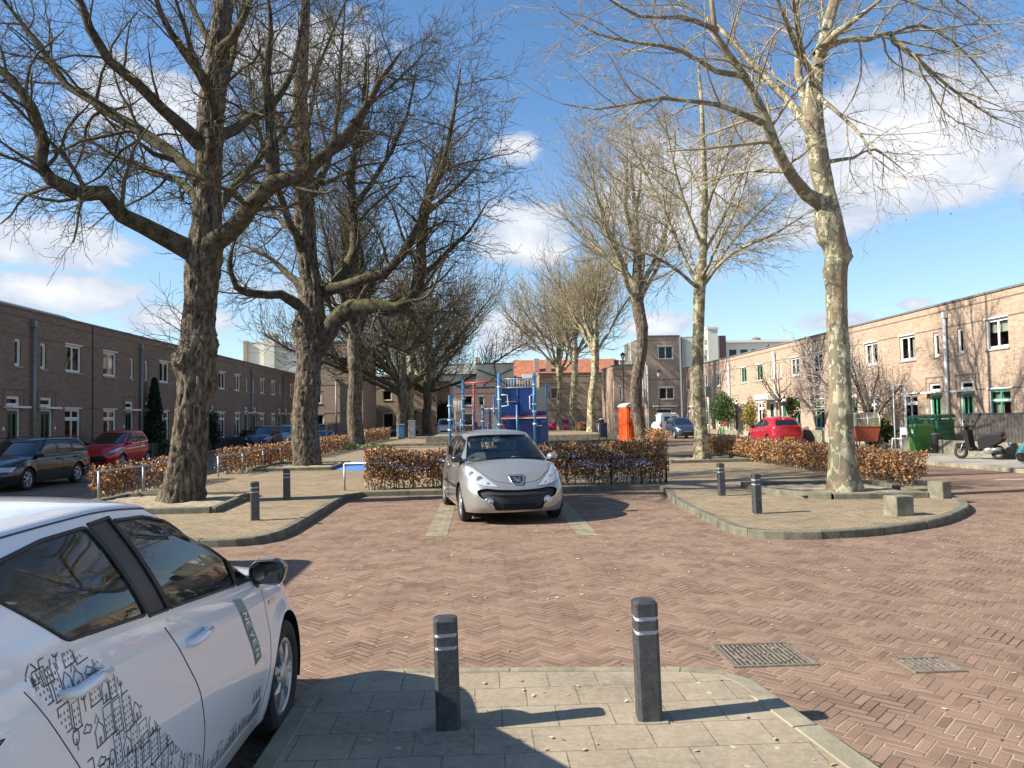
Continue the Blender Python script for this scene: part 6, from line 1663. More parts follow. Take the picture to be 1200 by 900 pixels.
    # roof seam strips and a-pillar gap
    return place_car(r, -1.94, 4.36, 0)

def peugeot():
    pm = paint('silver_beige_paint', (.38, .378, .355), metal=.55, rough=.30, dirt=.05)
    S = hatch(label='silver beige hatchback with a lion badge parked nose out before the hedge', paint=pm, clear=1, cabin=1, hi=1, name='parked_car')
    S.update(yF=.84, yR=-3.16, wb=2.54, hw=.86, wr=.305, wsb=.10, wst=-.98, gwb=.775, gwt=.60, rwb=-3.05, rwt=-2.8,
        zt=[(-3.16, 1.0), (-2.6, 1.0), (-1.8, .965), (-1., .945), (-.4, .94), (0, .935), (.25, .885), (.5, .80), (.7, .725), (.84, .66)],
        front=[(0, .06), (.15, .01), (.35, 0.), (.55, .01), (.75, .06), (.9, .15), (1., .26)], zr=[(-2.85, 1.36), (-2.3, 1.40), (-1.6, 1.415), (-1.2, 1.40), (-.98, 1.365)], crown=.075, mirror=(-.38, .965, .745), mscale=.9, handles=[(-1.5, .86), (-2.4, .88)], mirz=1.25, dashz=.95, dashy=-.42, rim=(5, .035))
    S['wtab'] = [(0, .95), (.12, .975), (.3, .995), (.45, 1.), (.6, .995), (.75, .97), (.88, .945), (1., .895)]
    S['feat'] = [('headlight', 'lamp', rounded([(.31, .605), (.55, .625), (.74, .69), (.79, .80), (.75, .93), (.66, .90), (.50, .75)], [.02, .1, .05, .05, .03, .1, .1]), 1, 'frontpair', .002),
        ('lower_grille', 'dark', rounded([(-.66, .555), (-.52, .585), (-.3, .56), (0, .55), (.3, .56), (.52, .585), (.66, .555), (.62, .46), (.50, .40), (.41, .34), (.38, .245), (-.38, .245), (-.41, .34), (-.50, .40), (-.62, .46)], .04), 1, 'front', -.035),
        ('tail_light', 'tail', rounded([(.5, .72), (.8, .72), (.82, .98), (.66, .98)], .03), 1, 'backpair', .0), ('number_plate', 'plate', [(-.26, .55), (.26, .55), (.26, .66), (-.26, .66)], 1, 'back', .012),
        ('bonnet', 'paint', rounded([(-.66, .06), (-.72, -.1), (.72, -.1), (.66, .06), (.60, .40), (.36, .66), (0, .735), (-.36, .66), (-.60, .40)], [.02, .02, .02, .02, .1, .1, .2, .1, .1]), 2, 'top', .0),
        ('door', 'paint', rounded([(-1.62, .93), (-1.6, .6), (-1.6, .27), (-.5, .27), (-.40, .5), (-.38, .92)], [.01, .1, .05, .05, .1, .02]), 0, 'side', .0),
        ('door', 'paint', rounded([(-2.62, .96), (-2.5, .75), (-2.22, .58), (-2.14, .28), (-1.62, .28), (-1.62, .62), (-1.64, .93)], [.02, .1, .15, .05, .02, .2, .01]), 0, 'side', .0)]
    S['win'][2] = ('windscreen', rounded([(-.70, .965), (-.3, .995), (.3, .995), (.70, .965), (.545, 1.375), (.3, 1.395), (-.3, 1.395), (-.545, 1.375)], [.04, .1, .1, .04, .05, .1, .1, .05]), 'front')
    r = make_car(S); bv = side_bvh(r)
    # glossy bar across the mouth, fog lamps, chin
    m = MB(); P = []
    for i in range(21):
        x = -.60 + 1.2 * i / 20; y = .80 - .19 * abs(x / .6) ** 2.6; P.append((x, y, .505 - .02 * (1 - (x / .6) ** 2)))
    m.tube(P, [.016] + [.028] * 19 + [.016], 10); m.build('grille_bar', simple('dark_gloss_trim', (.03, .03, .032), .3), r)
    m = MB()
    for i in range(21):
        pass
    for k in range(4):
        m.tube([(x, .77 - .19 * abs(x / .6) ** 2.6, .43 - k * .042) for x in [-.38 + .76 * i / 10 for i in range(11)]], .006, 6)
    m.build('grille_slat', M['dark'], r)
    for sx in (-1, 1):
        c = (sx * .475, .755, .385)
        m = MB(); m.lathe([(.001, .03), (.045, .026), (.052, .012), (.05, -.02)], c, 'Y', 20); o = m.build('fog_lamp', M['lamp'], r)
        m = MB(); m.lathe([(.05, .0), (.053, .028), (.066, .022), (.068, -.02)], c, 'Y', 24); m.build('ring', M['chrome'], o)
        # reflector bowls and bulbs in the head lamps
        for (dx, dz, rr2) in ((.60, .735, .048), (.70, .80, .04)):
            q = bv.ray_cast(Vector((sx * dx, 3, dz)), Vector((0, -1, 0)))
            y = .55 if q[0] is None else q[0].y
    hl = [o for o in r.children if o.name.startswith('headlight')]
    for o in hl:
        sx = 1 if sum(v.co.x for v in o.data.vertices) > 0 else -1
        vs = [v.co for v in o.data.vertices]; t = BVHTree.FromPolygons([v for v in vs], [list(p.vertices) for p in o.data.polygons])
        for dx, dz, rr2 in ((.59, .725, .050), (.70, .80, .040), (.47, .655, .024)):
            q = t.ray_cast(Vector((sx * dx, 3, dz)), Vector((0, -1, 0)))
            if q[0] is not None:
                m = MB(); c = q[0] + Vector((0, .004, 0)); m.lathe([(.001, -.012), (rr2 * .6, -.004), (rr2, .004), (rr2 * 1.12, .002)], c, 'Y', 18); m.build('lamp_lens', M['chrome'], o)
    # number plate carrier (left blank)
    m = MB(); m.box(-.27, .27, .835, .85, .245, .355, b=.004); m.build('number_plate', simple('blank_dark_plate', (.012, .012, .013), .8, spec=.2), r)
    # badge: black shield in a chrome rim with a silver rampant beast
    sh = rounded([(-.125, .768), (.125, .768), (.095, .68), (.06, .642), (-.06, .642), (-.095, .68)], .012)
    def yb(x, z):
        q = bv.ray_cast(Vector((x, 3, z)), Vector((0, -1, 0))); return .8 if q[0] is None else q[0].y
    y0 = max(yb(x, .66) for x in (-.05, 0, .05)) ; slope = (yb(0, .66) - yb(0, .76)) / .1
    f = lambda u, v, w: (u, y0 + .004 - (v - .66) * slope + w, v)
    m = MB(); m.extrude(sh, f, -.02, .006); o = m.build('badge', M['black'], r)
    m = MB(); pts = [f(a, b, .008) for a, b in sh]; m.tube(pts, .010, 6, closed=True); m.build('badge_rim', M['chrome'], o)
    lion = [[(-.055, .70), (-.03, .725), (-.01, .72), (.02, .735), (.05, .752), (.062, .738), (.04, .72), (.055, .705), (.035, .70), (.015, .69), (.03, .668), (.01, .662), (-.01, .685), (-.035, .672), (-.05, .66), (-.06, .672), (-.035, .69), (-.06, .692)], [(-.07, .715), (-.045, .745), (-.02, .752), (-.035, .738), (-.05, .72)], [(.02, .70), (.06, .69), (.07, .70), (.03, .712)]]
    m = MB()
    for P_ in lion: m.extrude(P_, f, .006, .014)
    m.build('badge_emblem', M['chrome'], o)
    # wipers, sticker, rubbing strips, washer jets
    ws = [o for o in r.children if o.name.startswith('windscreen')][0]
    wbv = BVHTree.FromPolygons([v.co.copy() for v in ws.data.vertices], [list(p.vertices) for p in ws.data.polygons])
    def onws(x, z, off=.012):
        q = wbv.ray_cast(Vector((x, 3, z)), Vector((0, -1, 0)))
        return None if q[0] is None else q[0] + Vector((0, off, off * .6))
    for P_ in ([(-.62, .985), (-.3, 1.005), (-.08, 1.02)], [(.62, .985), (.3, 1.005), (.0, 1.015)]):
        pts = [onws(a, b + .01) for a, b in P_]; pts = [p for p in pts if p is not None]
        if len(pts) > 1: m = MB(); m.tube(pts, .009, 6); m.build('wiper', M['black'], r)
    c = onws(.57, 1.045, -.012)
    if c is not None: m = MB(); m.cbox(c, (.07, .004, .06), M=Matrix.Rotation(R(-50), 3, 'X')); m.build('green_sticker', simple('green_sticker', (.02, .35, .2), .5), r)
    c = onws(.02, 1.36, -.03)
    if c is not None: m = MB(); m.cbox(c, (.09, .03, .05)); m.build('sensor_pod', M['greyP'], r)
    for sx in (-1, 1):
        m = MB(); m.box(sx * .865 - .012, sx * .865 + .012, -1.55, -.48, .52, .57, b=.005); m.box(sx * .865 - .012, sx * .865 + .012, -2.1, -1.66, .53, .58, b=.005); m.build('rubbing_strip', M['black'], r)
    return place_car(r, .44, 13.05, 189)

def simple_car(label, col, x, y, yaw, metal=.3, **kw):
    pm = paint('car_paint_' + kw.pop('pn', 'x'), col, metal=metal, rough=.3, dirt=.05)
    if 'paint_' in kw: pm = kw.pop('paint_')
    hi = kw.pop('hi', 0)
    feat_extra = kw.pop('fx', []); S = hatch(label=label, paint=pm, hi=hi, clear=kw.pop('clear', 0), cabin=kw.pop('cabin', 0), seam=.006, **kw)
    S['feat'] += feat_extra
    r = make_car(S); return place_car(r, x, y, yaw)

def make_cars():
    yaris(); peugeot()
    D = [('door', 'paint', rounded([(-1.60, .93), (-1.6, .6), (-1.6, .28), (-.5, .28), (-.40, .5), (-.38, .93)], [.01, .1, .05, .05, .1, .02]), 0, 'side', .0),
         ('door', 'paint', rounded([(-2.58, .96), (-2.5, .75), (-2.22, .58), (-2.14, .29), (-1.62, .29), (-1.62, .62), (-1.62, .93)], [.02, .1, .15, .05, .02, .2, .01]), 0, 'side', .0)]
    # estate car on the left, nose towards the camera (yaw 180)
    est_win = [('side_window', rounded([(-1.62, .93), (-1.64, 1.26), (-1.3, 1.28), (-1.05, 1.22), (-.62, .93)], .03), 'side'), ('side_window', rounded([(-2.45, .94), (-2.38, 1.24), (-1.72, 1.26), (-1.70, .93)], .03), 'side'), ('side_window', rounded([(-3.2, .99), (-3.02, 1.2), (-2.46, 1.24), (-2.53, .94)], .05), 'side'),
               ('windscreen', rounded([(-.66, .94), (.66, .94), (.52, 1.28), (-.52, 1.28)], .05), 'front'), ('rear_window', rounded([(-.55, .98), (.55, .98), (.48, 1.26), (-.48, 1.26)], .05), 'back')]
    est_feat = [('headlight', 'lamp', rounded([(.36, .53), (.76, .53), (.80, .66), (.36, .66)], .02), 1, 'frontpair', 0), ('grille', 'black', rounded([(-.3, .52), (.3, .52), (.32, .66), (-.32, .66)], .03), 1, 'front', -.01), ('bumper_strip', 'black', [(-.8, .36), (.8, .36), (.8, .42), (-.8, .42)], 1, 'front', .004),
                ('door', 'paint', rounded([(-1.67, .9), (-1.67, .28), (-.5, .28), (-.42, .9)], .03), 0, 'side', .0), ('door', 'paint', rounded([(-2.65, .9), (-2.3, .6), (-2.15, .29), (-1.69, .29), (-1.69, .9)], .05), 0, 'side', .0), ('tail_light', 'tail', rounded([(.6, .6), (.82, .6), (.82, .95), (.66, .95)], .03), 1, 'backpair', .0)]
    pm = paint('dark_green_grey_paint', (.018, .024, .022), metal=.2, rough=.22, dirt=.04)
    S = hatch(label='dark grey green estate car at the left edge in the shaded street', paint=pm, hi=1, seam=.005)
    S.update(yF=.88, yR=-3.6, wb=2.56, hw=.86, wr=.305, zt=[(-3.6, .90), (-2.6, .90), (-1.5, .885), (-.5, .875), (-.1, .87), (.3, .80), (.7, .70), (.88, .66)], wsb=-.12, wst=-.98, rwb=-3.52, rwt=-3.25, gwb=.78, gwt=.60, zr=[(-3.3, 1.30), (-2.4, 1.34), (-1.5, 1.345), (-.98, 1.30)], win=est_win, feat=est_feat, mirror=(-.55, .89, .73), handles=[(-1.52, .80), (-2.45, .82)], mpaint=1, rcrown=.04)
    r = make_car(S); place_car(r, -13.1, 21.3, 180); 
    for sx in (-1, 1): m = MB(); m.tube([(sx * .60, -3.1, 1.38), (sx * .61, -2.2, 1.42), (sx * .60, -1.2, 1.39)], .016, 8); m.build('roof_rail', M['black'], r)
    simple_car('small red hatchback parked in the shaded left street behind the estate car', (.60, .012, .025), -15.4, 31.9, 180, metal=.1, pn='red', hi=1, fx=D + [('number_plate', 'plate', [(-.26, .33), (.26, .33), (.26, .44), (-.26, .44)], 1, 'front', .02)], yF=.70, yR=-2.75, wb=2.34, hw=.81, wr=.285, rwb=-2.68, rwt=-2.5, rear=[(0, .06), (.4, 0), (.8, .03), (1., .04)],
               win=[('side_window', rounded([(-1.50, 1.0), (-1.55, 1.36), (-1.2, 1.38), (-.95, 1.31), (-.42, .98)], .03), 'side'), ('side_window', rounded([(-2.25, 1.05), (-2.15, 1.30), (-1.65, 1.36), (-1.6, 1.0)], .04), 'side'), ('windscreen', rounded([(-.64, .98), (.64, .98), (.50, 1.38), (-.50, 1.38)], .05), 'front'), ('rear_window', rounded([(-.52, 1.07), (.52, 1.07), (.45, 1.33), (-.45, 1.33)], .05), 'back')])
    simple_car('dark blue hatchback facing the camera in the shaded left street', (.012, .03, .07), -14.5, 50.5, 180, pn='dblue', hi=1, fx=D + [('number_plate', 'plate', [(-.26, .33), (.26, .33), (.26, .44), (-.26, .44)], 1, 'front', .02)])
    simple_car('silver hatchback half hidden behind the dark blue hatchback on the left', (.35, .40, .45), -14.6, 56., 176, pn='silver', metal=.4)
    simple_car('blue car in the shaded far left corner beside the third trunk', (.03, .12, .22), -13.4, 66., 200, pn='lblue')
    simple_car('dark car standing before the dark brick end house', (.02, .05, .10), -9.6, 79.5, 90, pn='dk2')
    # right street
    cl = D + [('number_plate', 'plate', [(-.26, .40), (.26, .40), (.26, .50), (-.26, .50)], 1, 'back', .02)]
    simple_car('bright red hatchback seen from behind on the sunny side', (.40, .008, .022), 15.35, 41.2, 0, metal=.15, pn='red2', hi=1, fx=[('tail_light', 'tail', rounded([(.42, .78), (.80, .74), (.82, .90), (.6, .90)], .03), 1, 'backpair', .003)] + cl, hw=.865, wb=2.59, yR=-3.25, rwb=-3.12, rwt=-2.75, feat=[('headlight', 'lamp', rounded([(.42, .60), (.72, .63), (.80, .82), (.70, .82), (.55, .70)], .03), 1, 'frontpair', .0)],
               win=[('side_window', rounded([(-1.55, .99), (-1.60, 1.33), (-1.3, 1.36), (-1.0, 1.29), (-.47, .98)], .03), 'side'), ('side_window', rounded([(-2.45, 1.10), (-2.3, 1.25), (-1.68, 1.33), (-1.65, .99)], .05), 'side'), ('windscreen', rounded([(-.66, .98), (.66, .98), (.50, 1.39), (-.50, 1.39)], .06), 'front'), ('rear_window', rounded([(-.60, 1.04), (.60, 1.04), (.50, 1.33), (-.50, 1.33)], [.1, .1, .04, .04]), 'back')])
    simple_car('dark blue people carrier facing the camera before the white vans', (.03, .05, .09), 14.5, 54.5, 180, pn='navy', hi=1, fx=D)
    simple_car('white car far off behind the middle thin plane trunk', (.7, .7, .68), 11.4, 81.5, 90, pn='w2', metal=0)
    simple_car('pink red car far off behind the thin plane trunks', (.55, .04, .10), 7.0, 81.8, 95, pn='pk', metal=0)
    simple_car('teal car cut off by the right edge of the photo', (.01, .22, .22), 14.45, 18.55, 90, pn='teal', metal=.2, hi=1)
    bpy_t = [o for o in COL.objects if o.get('label', '').startswith('teal car')][0]; bpy_t.location = (15.2, 19.9, 0); bpy_t.rotation_euler = (0, 0, R(82))
    # vans
    vwin = [('side_window', rounded([(-1.5, 1.15), (-1.5, 1.6), (-.9, 1.6), (-.45, 1.15)], .05), 'side'), ('windscreen', rounded([(-.70, 1.15), (.70, 1.15), (.62, 1.62), (-.62, 1.62)], .06), 'front'), ('rear_window', rounded([(-.55, 1.2), (-.06, 1.2), (-.06, 1.58), (-.52, 1.58)], .04), 'back'), ('rear_window', rounded([(.06, 1.2), (.55, 1.2), (.52, 1.58), (.06, 1.58)], .04), 'back')]
    V = dict(yF=.85, yR=-3.5, wb=2.7, hw=.87, wr=.31, zt=[(-3.5, 1.12), (-1., 1.10), (-.2, 1.08), (.2, 1.02), (.6, .88), (.85, .76)], wsb=.05, wst=-.75, rwb=-3.46, rwt=-3.38, gwb=.82, gwt=.72, zr=[(-3.5, 1.72), (-2., 1.76), (-.75, 1.70)], win=vwin, mirror=(-.45, 1.1, .86), handles=[(-1.4, .95)], rcrown=.04)
    wf = [('headlight', 'lamp', rounded([(.45, .68), (.78, .68), (.80, .86), (.6, .86)], .03), 1, 'frontpair', .0), ('grille', 'black', rounded([(-.45, .42), (.45, .42), (.5, .6), (-.5, .6)], .04), 1, 'front', -.01), ('tail_light', 'tail', rounded([(.72, .7), (.85, .7), (.85, 1.05), (.74, 1.05)], .02), 1, 'backpair', 0), ('number_plate', 'plate', [(-.26, .5), (.26, .5), (.26, .61), (-.26, .61)], 1, 'back', .012), ('number_plate', 'plate', [(-.26, .3), (.26, .3), (.26, .4), (-.26, .4)], 1, 'front', .012)]
    def van(label, x, y, yaw, **kw):
        S = hatch(label=label, paint=paint('van_white', (.76, .76, .75), rough=.35), hi=0, cat='van', name='parked_van', seam=.006); S.update(V); S['feat'] = wf; S.update(kw); return place_car(make_car(S), x, y, yaw)
    van('small white van facing the camera far off at the end of the left tree row', -3.6, 76., 180)
    r = van('white panel van seen from behind, nearer of two on the sunny side', 15.6, 66.5, 0)
    m = MB(); 
    for y in (-3., -2., -1.2): m.box(-.62, .62, y - .02, y + .02, 1.86, 1.89)
    for x in (-.6, .6): m.box(x - .02, x + .02, -3.1, -1.1, 1.83, 1.86)
    m.build('roof_rack', M['greyP'], r)
    van('white van ahead of the other white van, mostly hidden', 14.2, 72.5, 0)
    # tall delivery van just outside the left edge: only its shadow is seen on the road
    S = hatch(label='tall white delivery van outside the left edge, casting a shadow on the road', paint=paint('delivery_white', (.7, .7, .69), rough=.4), hi=0, cat='van', name='delivery_van', seam=.006); S.update(V); S['feat'] = wf
    S.update(yF=.95, yR=-4.2, wb=3.3, hw=.98, wr=.34, zt=[(-4.2, 1.3), (-1., 1.28), (.2, 1.2), (.6, 1.05), (.95, .9)], gwb=.94, gwt=.90, rwb=-4.18, rwt=-4.15, wsb=.1, wst=-.5, zr=[(-4.2, 2.84), (-1., 2.84), (-.5, 2.7)], win=[(n, [(a * 1.1, b + .45 + (b - 1.15) * .5) for a, b in P], w) for n, P, w in vwin])
    place_car(make_car(S), -6.97, 4.88, 180)
def hedge(label, path, h, w, n, seed=0, cols=None, gaps=(), stems=True, size=.034, group='clipped beech hedges with dry brown leaves', zb=.1):
    P0 = path[0]; r = empty('hedge', (P0[0], P0[1], zb)); tag(r, label, 'hedge', group)
    rn = np.random.default_rng(seed); P = np.array(path, float); seg = np.linalg.norm(np.diff(P, axis=0), axis=1); cum = np.concatenate([[0], np.cumsum(seg)]); L = cum[-1]
    m = int(n * 1.8); s = rn.random(m) * L
    i = np.clip(np.searchsorted(cum, s) - 1, 0, len(seg) - 1); f = (s - cum[i]) / seg[i]
    c = P[i] + (P[i + 1] - P[i]) * f[:, None]; d = (P[i + 1] - P[i]) / seg[i][:, None]; nx = np.stack([-d[:, 1], d[:, 0]], 1)
    lump = .5 + .5 * np.sin(s * 2.1 + seed) * np.sin(s * .77 + 1) ; hh = h * (.9 + .12 * lump) + rn.normal(0, .04, m)
    z = rn.random(m) ** .75 * hh; a = rn.uniform(-1, 1, m); a = np.sign(a) * np.abs(a) ** .6
    ww = w / 2 * (.85 + .2 * np.sin(s * 3.3 + z * 5 + seed)) * np.where(z < .25 * h, .8, 1)
    keep = rn.random(m) < np.where(z < .22 * h, .35, 1.) * (.55 + .45 * (np.sin(s * 5.1 + 2 * z * 6 + seed) > -.55))
    for g0, g1 in gaps: keep &= ~((s > g0) & (s < g1))
    keep = np.where(keep)[0][:n]
    Q = np.stack([c[keep, 0] + nx[keep, 0] * a[keep] * ww[keep] - P0[0], c[keep, 1] + nx[keep, 1] * a[keep] * ww[keep] - P0[1], z[keep] + .02], 1)
    if 'hedgeleaf' not in M:
        t = NT('hedge_leaf'); at_ = t.n('ShaderNodeAttribute'); at_.attribute_name = 'tint'
        c_ = t.ramp(at_.outputs['Fac'], [(0, (.10, .045, .02)), (.3, (.24, .11, .045)), (.65, (.40, .205, .085)), (1, (.56, .34, .16))]); M['hedgeleaf'] = t.set(c_, .55, spec=.4)
    leaves('foliage', Q, size, None, r, seed, mat=M['hedgeleaf'])
    if stems:
        rr = random.Random(seed); paths = []
        for k in range(int(L * 14)):
            x = rr.random() * L; j = min(len(seg) - 1, max(0, int(np.searchsorted(cum, x) - 1))); ff = (x - cum[j]) / seg[j]; b = P[j] + (P[j + 1] - P[j]) * ff; dd = (P[j + 1] - P[j]) / seg[j]
            o = rr.uniform(-.3, .3) * w; p = [b[0] - P0[0] - dd[1] * o, b[1] - P0[1] + dd[0] * o, -.03]; pts = [tuple(p)]; 
            for q in range(5): p = [p[0] + rr.uniform(-.05, .05), p[1] + rr.uniform(-.05, .05), p[2] + h / 5.2]; pts.append(tuple(p))
            paths.append((pts, [.012, .010, .008, .006, .005, .003]))
            for q in range(4):
                s0 = pts[rr.randint(1, 4)]; e = [s0[0] + rr.uniform(-.16, .16), s0[1] + rr.uniform(-.16, .16), s0[2] + rr.uniform(.0, .2)]; paths.append(([s0, tuple((s0[t] + e[t]) / 2 for t in range(3)), tuple(e)], [.005, .004, .002]))
        V, F = tubes_np(paths, 4); np_mesh('stem', V, F, M['bark'], r, True)
    return r

def bush(name, label, cat, c, rad, n, cols, size=.05, seed=0, stem=True, group=None, shape='ell', h=None):
    r = empty(name, c); tag(r, label, cat, group); rn = np.random.default_rng(seed)
    q = rn.normal(size=(n, 3)); q /= np.linalg.norm(q, axis=1, keepdims=True); u = rn.random(n) ** .4
    lump = 1 + .22 * np.sin(q[:, 0] * 5 + seed) * np.cos(q[:, 2] * 6 + seed * 2) + .15 * np.sin(q[:, 1] * 9 + seed)
    P = q * (u * lump)[:, None] * np.array(rad); z0 = h if h is not None else rad[2] * .9
    if shape == 'cone': z = rn.random(n); k = (1 - z) ** .8 * .9 + .1; P = np.stack([q[:, 0] * rad[0] * k * lump, q[:, 1] * rad[1] * k * lump, z * rad[2] * 2 - rad[2]], 1)
    P[:, 2] += z0
    leaves('foliage', P, size, cols, r, seed)
    m = MB(); rr = random.Random(seed)
    m.tube([(0, 0, -.05), (.02, 0, z0 * .5), (0, .02, z0)], [.04, .03, .02], 7)
    for k in range(7): a = rr.uniform(0, 6.28); m.tube([(0, 0, z0 * .4), (math.cos(a) * rad[0] * .4, math.sin(a) * rad[1] * .4, z0 * .9), (math.cos(a) * rad[0] * .75, math.sin(a) * rad[1] * .75, z0 * 1.25)], [.015, .01, .005], 5)
    m.build('stem', M['bark'], r)
    return r

GRN = [(.02, .045, .012), (.045, .085, .02), (.07, .12, .03)]; DGR = [(.008, .018, .008), (.02, .04, .015), (.035, .06, .02)]; OLV = [(.05, .07, .015), (.11, .13, .03), (.2, .2, .05)]

def make_hedges():
    hedge('low brown beech hedge left of the silver car', [(-2.75, 18.05), (-.75, 18.1)], .9, .55, 6500, 1, size=.034)
    hedge('long dark brown beech hedge right of the silver car', [(-.6, 18.1), (1.2, 18.12), (4.35, 18.1)], .98, .6, 19000, 2, size=.032)
    hedge('long clipped brown hedge along the right street behind the blotchy plane', [(9.1, 15.9), (9.15, 24.), (9.1, 31.)], .74, .85, 24000, 3, size=.036)
    hedge('ragged brown hedge at the left kerb nose in front of the red car', [(-8.5, 17.3), (-8.4, 19.3)], .72, .5, 1300, 4, size=.045, gaps=[(1.4, 1.9)])
    hedge('short brown hedge left of the nearest gnarled trunk', [(-8.35, 19.6), (-8.25, 22.8)], .72, .5, 1500, 5, size=.045)
    hedge('thin brown hedge with bare stems right of the nearest gnarled trunk', [(-8.2, 24.5), (-8.1, 27.)], .8, .5, 1100, 6, size=.045)
    hedge('bushy brown hedge left of the second gnarled trunk', [(-8.1, 27.3), (-8.0, 33.)], .78, .65, 4300, 7, size=.045)
    hedge('long brown hedge between the second and third gnarled trunks', [(-8.0, 34.), (-7.9, 50.)], .8, .7, 7500, 8, size=.05)
    hedge('brown hedge left of the fourth trunk of the left row', [(-8.7, 52.5), (-8.1, 66.)], .95, .8, 6000, 9, size=.06)
    hedge('brown hedge right of the orange toilet', [(8.9, 38.), (9.2, 42.5)], .85, .8, 2500, 10, size=.05)
    hedge('brown hedge far behind the playground', [(-2.5, 75.2), (4., 75.4)], .9, .8, 2500, 11, size=.08)
    hedge('brown hedge beyond the right thin plane trunk', [(8.4, 68.), (10., 68.5)], 1.1, .9, 1600, 12, size=.07)
    rail([(-3.2, 17.95), (-.8, 17.98)], .62, 'galvanised tube rail grown into the low hedge left of the silver car', 2.35)
    rail([(.4, 17.98), (4.3, 17.98)], .62, 'dark tube rail inside the long hedge right of the silver car', 1.3, mat='black')
    rail([(-8.25, 16.9), (-8.05, 22.)], .62, 'galvanised tube rail through the ragged hedge at the left kerb nose', 2.)
    rail([(-7.95, 23.5), (-7.75, 33.)], .62, 'galvanised tube rail along the hedge between the two nearest gnarled trunks', 2.2)
    rail([(10.3, 31.), (10.3, 36.4)], .7, 'dark low rail beyond the slender second plane tree', 1.8, mat='black')
    # green weeds in the third pit
    rn = np.random.default_rng(3); Q = np.stack([rn.uniform(-1.6, 1.6, 700), rn.uniform(-.2, 1.2, 700), rn.random(700) * .28], 1)
    r = empty('weeds', (-6.9, 43.2, .1)); tag(r, 'low green spring weeds around the foot of the third left trunk', 'plants'); o = leaves('foliage', Q, .07, [(.06, .1, .02), (.14, .2, .04), (.45, .45, .3)], r, 8); 

def lamp_post(label, x, y, h, z=.1, arm=None):
    r = empty('street_lamp', (x, y, z)); tag(r, label, 'street lamp', 'black street lamps')
    m = MB(); m.cyl((0, 0, -.1), (0, 0, .9), .075, .07, 12); m.cyl((0, 0, .9), (0, 0, h - .6), .05, .035, 12); m.lathe([(.05, h - .62), (.07, h - .58), (.03, h - .5)], n=12); m.build('post', M['black'], r)
    m = MB(); m.lathe([(.07, h - .5), (.11, h - .45), (.2, h - .08), (.19, h - .06)], n=8, smooth=False); m.build('lamp_glass', M['grey'], r)
    m = MB(); m.lathe([(.3, h - .06), (.26, h), (.12, h + .13), (.03, h + .2), (.001, h + .24)], n=16); m.build('lamp_hood', M['black'], r)

def bicycle(label, x, y, yaw, col, z=.1, scale=1., crate=None):
    r = empty('bicycle', (x, y, z)); r.rotation_euler = (R(6), 0, R(yaw)); tag(r, label, 'bicycle')
    fm = simple('bike_frame_' + str(len(bpy.data.materials)), col, .4)
    for xx in (-.53, .53):
        w = MB(); w.tube([(xx + .33 * math.cos(a), 0, .34 + .33 * math.sin(a)) for a in [2 * PI * k / 28 for k in range(28)]], .02, 6, closed=True); o = w.build('wheel', M['rubber'], r)
        s = MB()
        for k in range(12): a = PI * k / 6; s.cyl((xx, 0, .34), (xx + .32 * math.cos(a), 0, .34 + .32 * math.sin(a)), .0025, n=3)
        s.cyl((xx, -.04, .34), (xx, .04, .34), .025, n=8); s.build('spokes', M['galv'], o)
    m = MB()
    for a, b in (((-.53, 0, .34), (-.1, 0, .32)), ((-.1, 0, .32), (-.22, 0, .82)), ((-.1, 0, .32), (.38, 0, .68)), ((-.2, 0, .66), (.36, 0, .8)), ((-.53, 0, .34), (-.2, 0, .72)), ((.53, 0, .34), (.34, 0, .95))): m.cyl(a, b, .017, n=7)
    m.build('frame', fm, r)
    m = MB(); m.tube([(.2, -.28, 1.0), (.3, -.2, 1.02), (.34, 0, 1.0), (.3, .2, 1.02), (.2, .28, 1.0)], .012, 6); m.build('handlebar', M['black'], r)
    m = MB(); m.ell((-.24, 0, .9), (.14, .08, .04), 12, 6); m.cyl((-.22, 0, .8), (-.24, 0, .9), .013, n=6); m.build('saddle', M['black'], r)
    m = MB(); m.tube([(-.53 + .37 * math.cos(a), 0, .34 + .37 * math.sin(a)) for a in [R(20 + 14 * k) for k in range(10)]], .018, 5); m.box(-.8, -.3, -.06, .06, .74, .76); m.build('mudguard', M['black'], r)
    if crate:
        m = MB()
        for q in range(4): z0 = .86 + q * .07; m.box(.42, .78, -.18, -.165, z0, z0 + .045); m.box(.42, .78, .165, .18, z0, z0 + .045); m.box(.42, .435, -.165, .165, z0, z0 + .045); m.box(.765, .78, -.165, .165, z0, z0 + .045)
        m.box(.42, .78, -.18, .18, .84, .858); m.build('crate', M[crate], r)
    return r

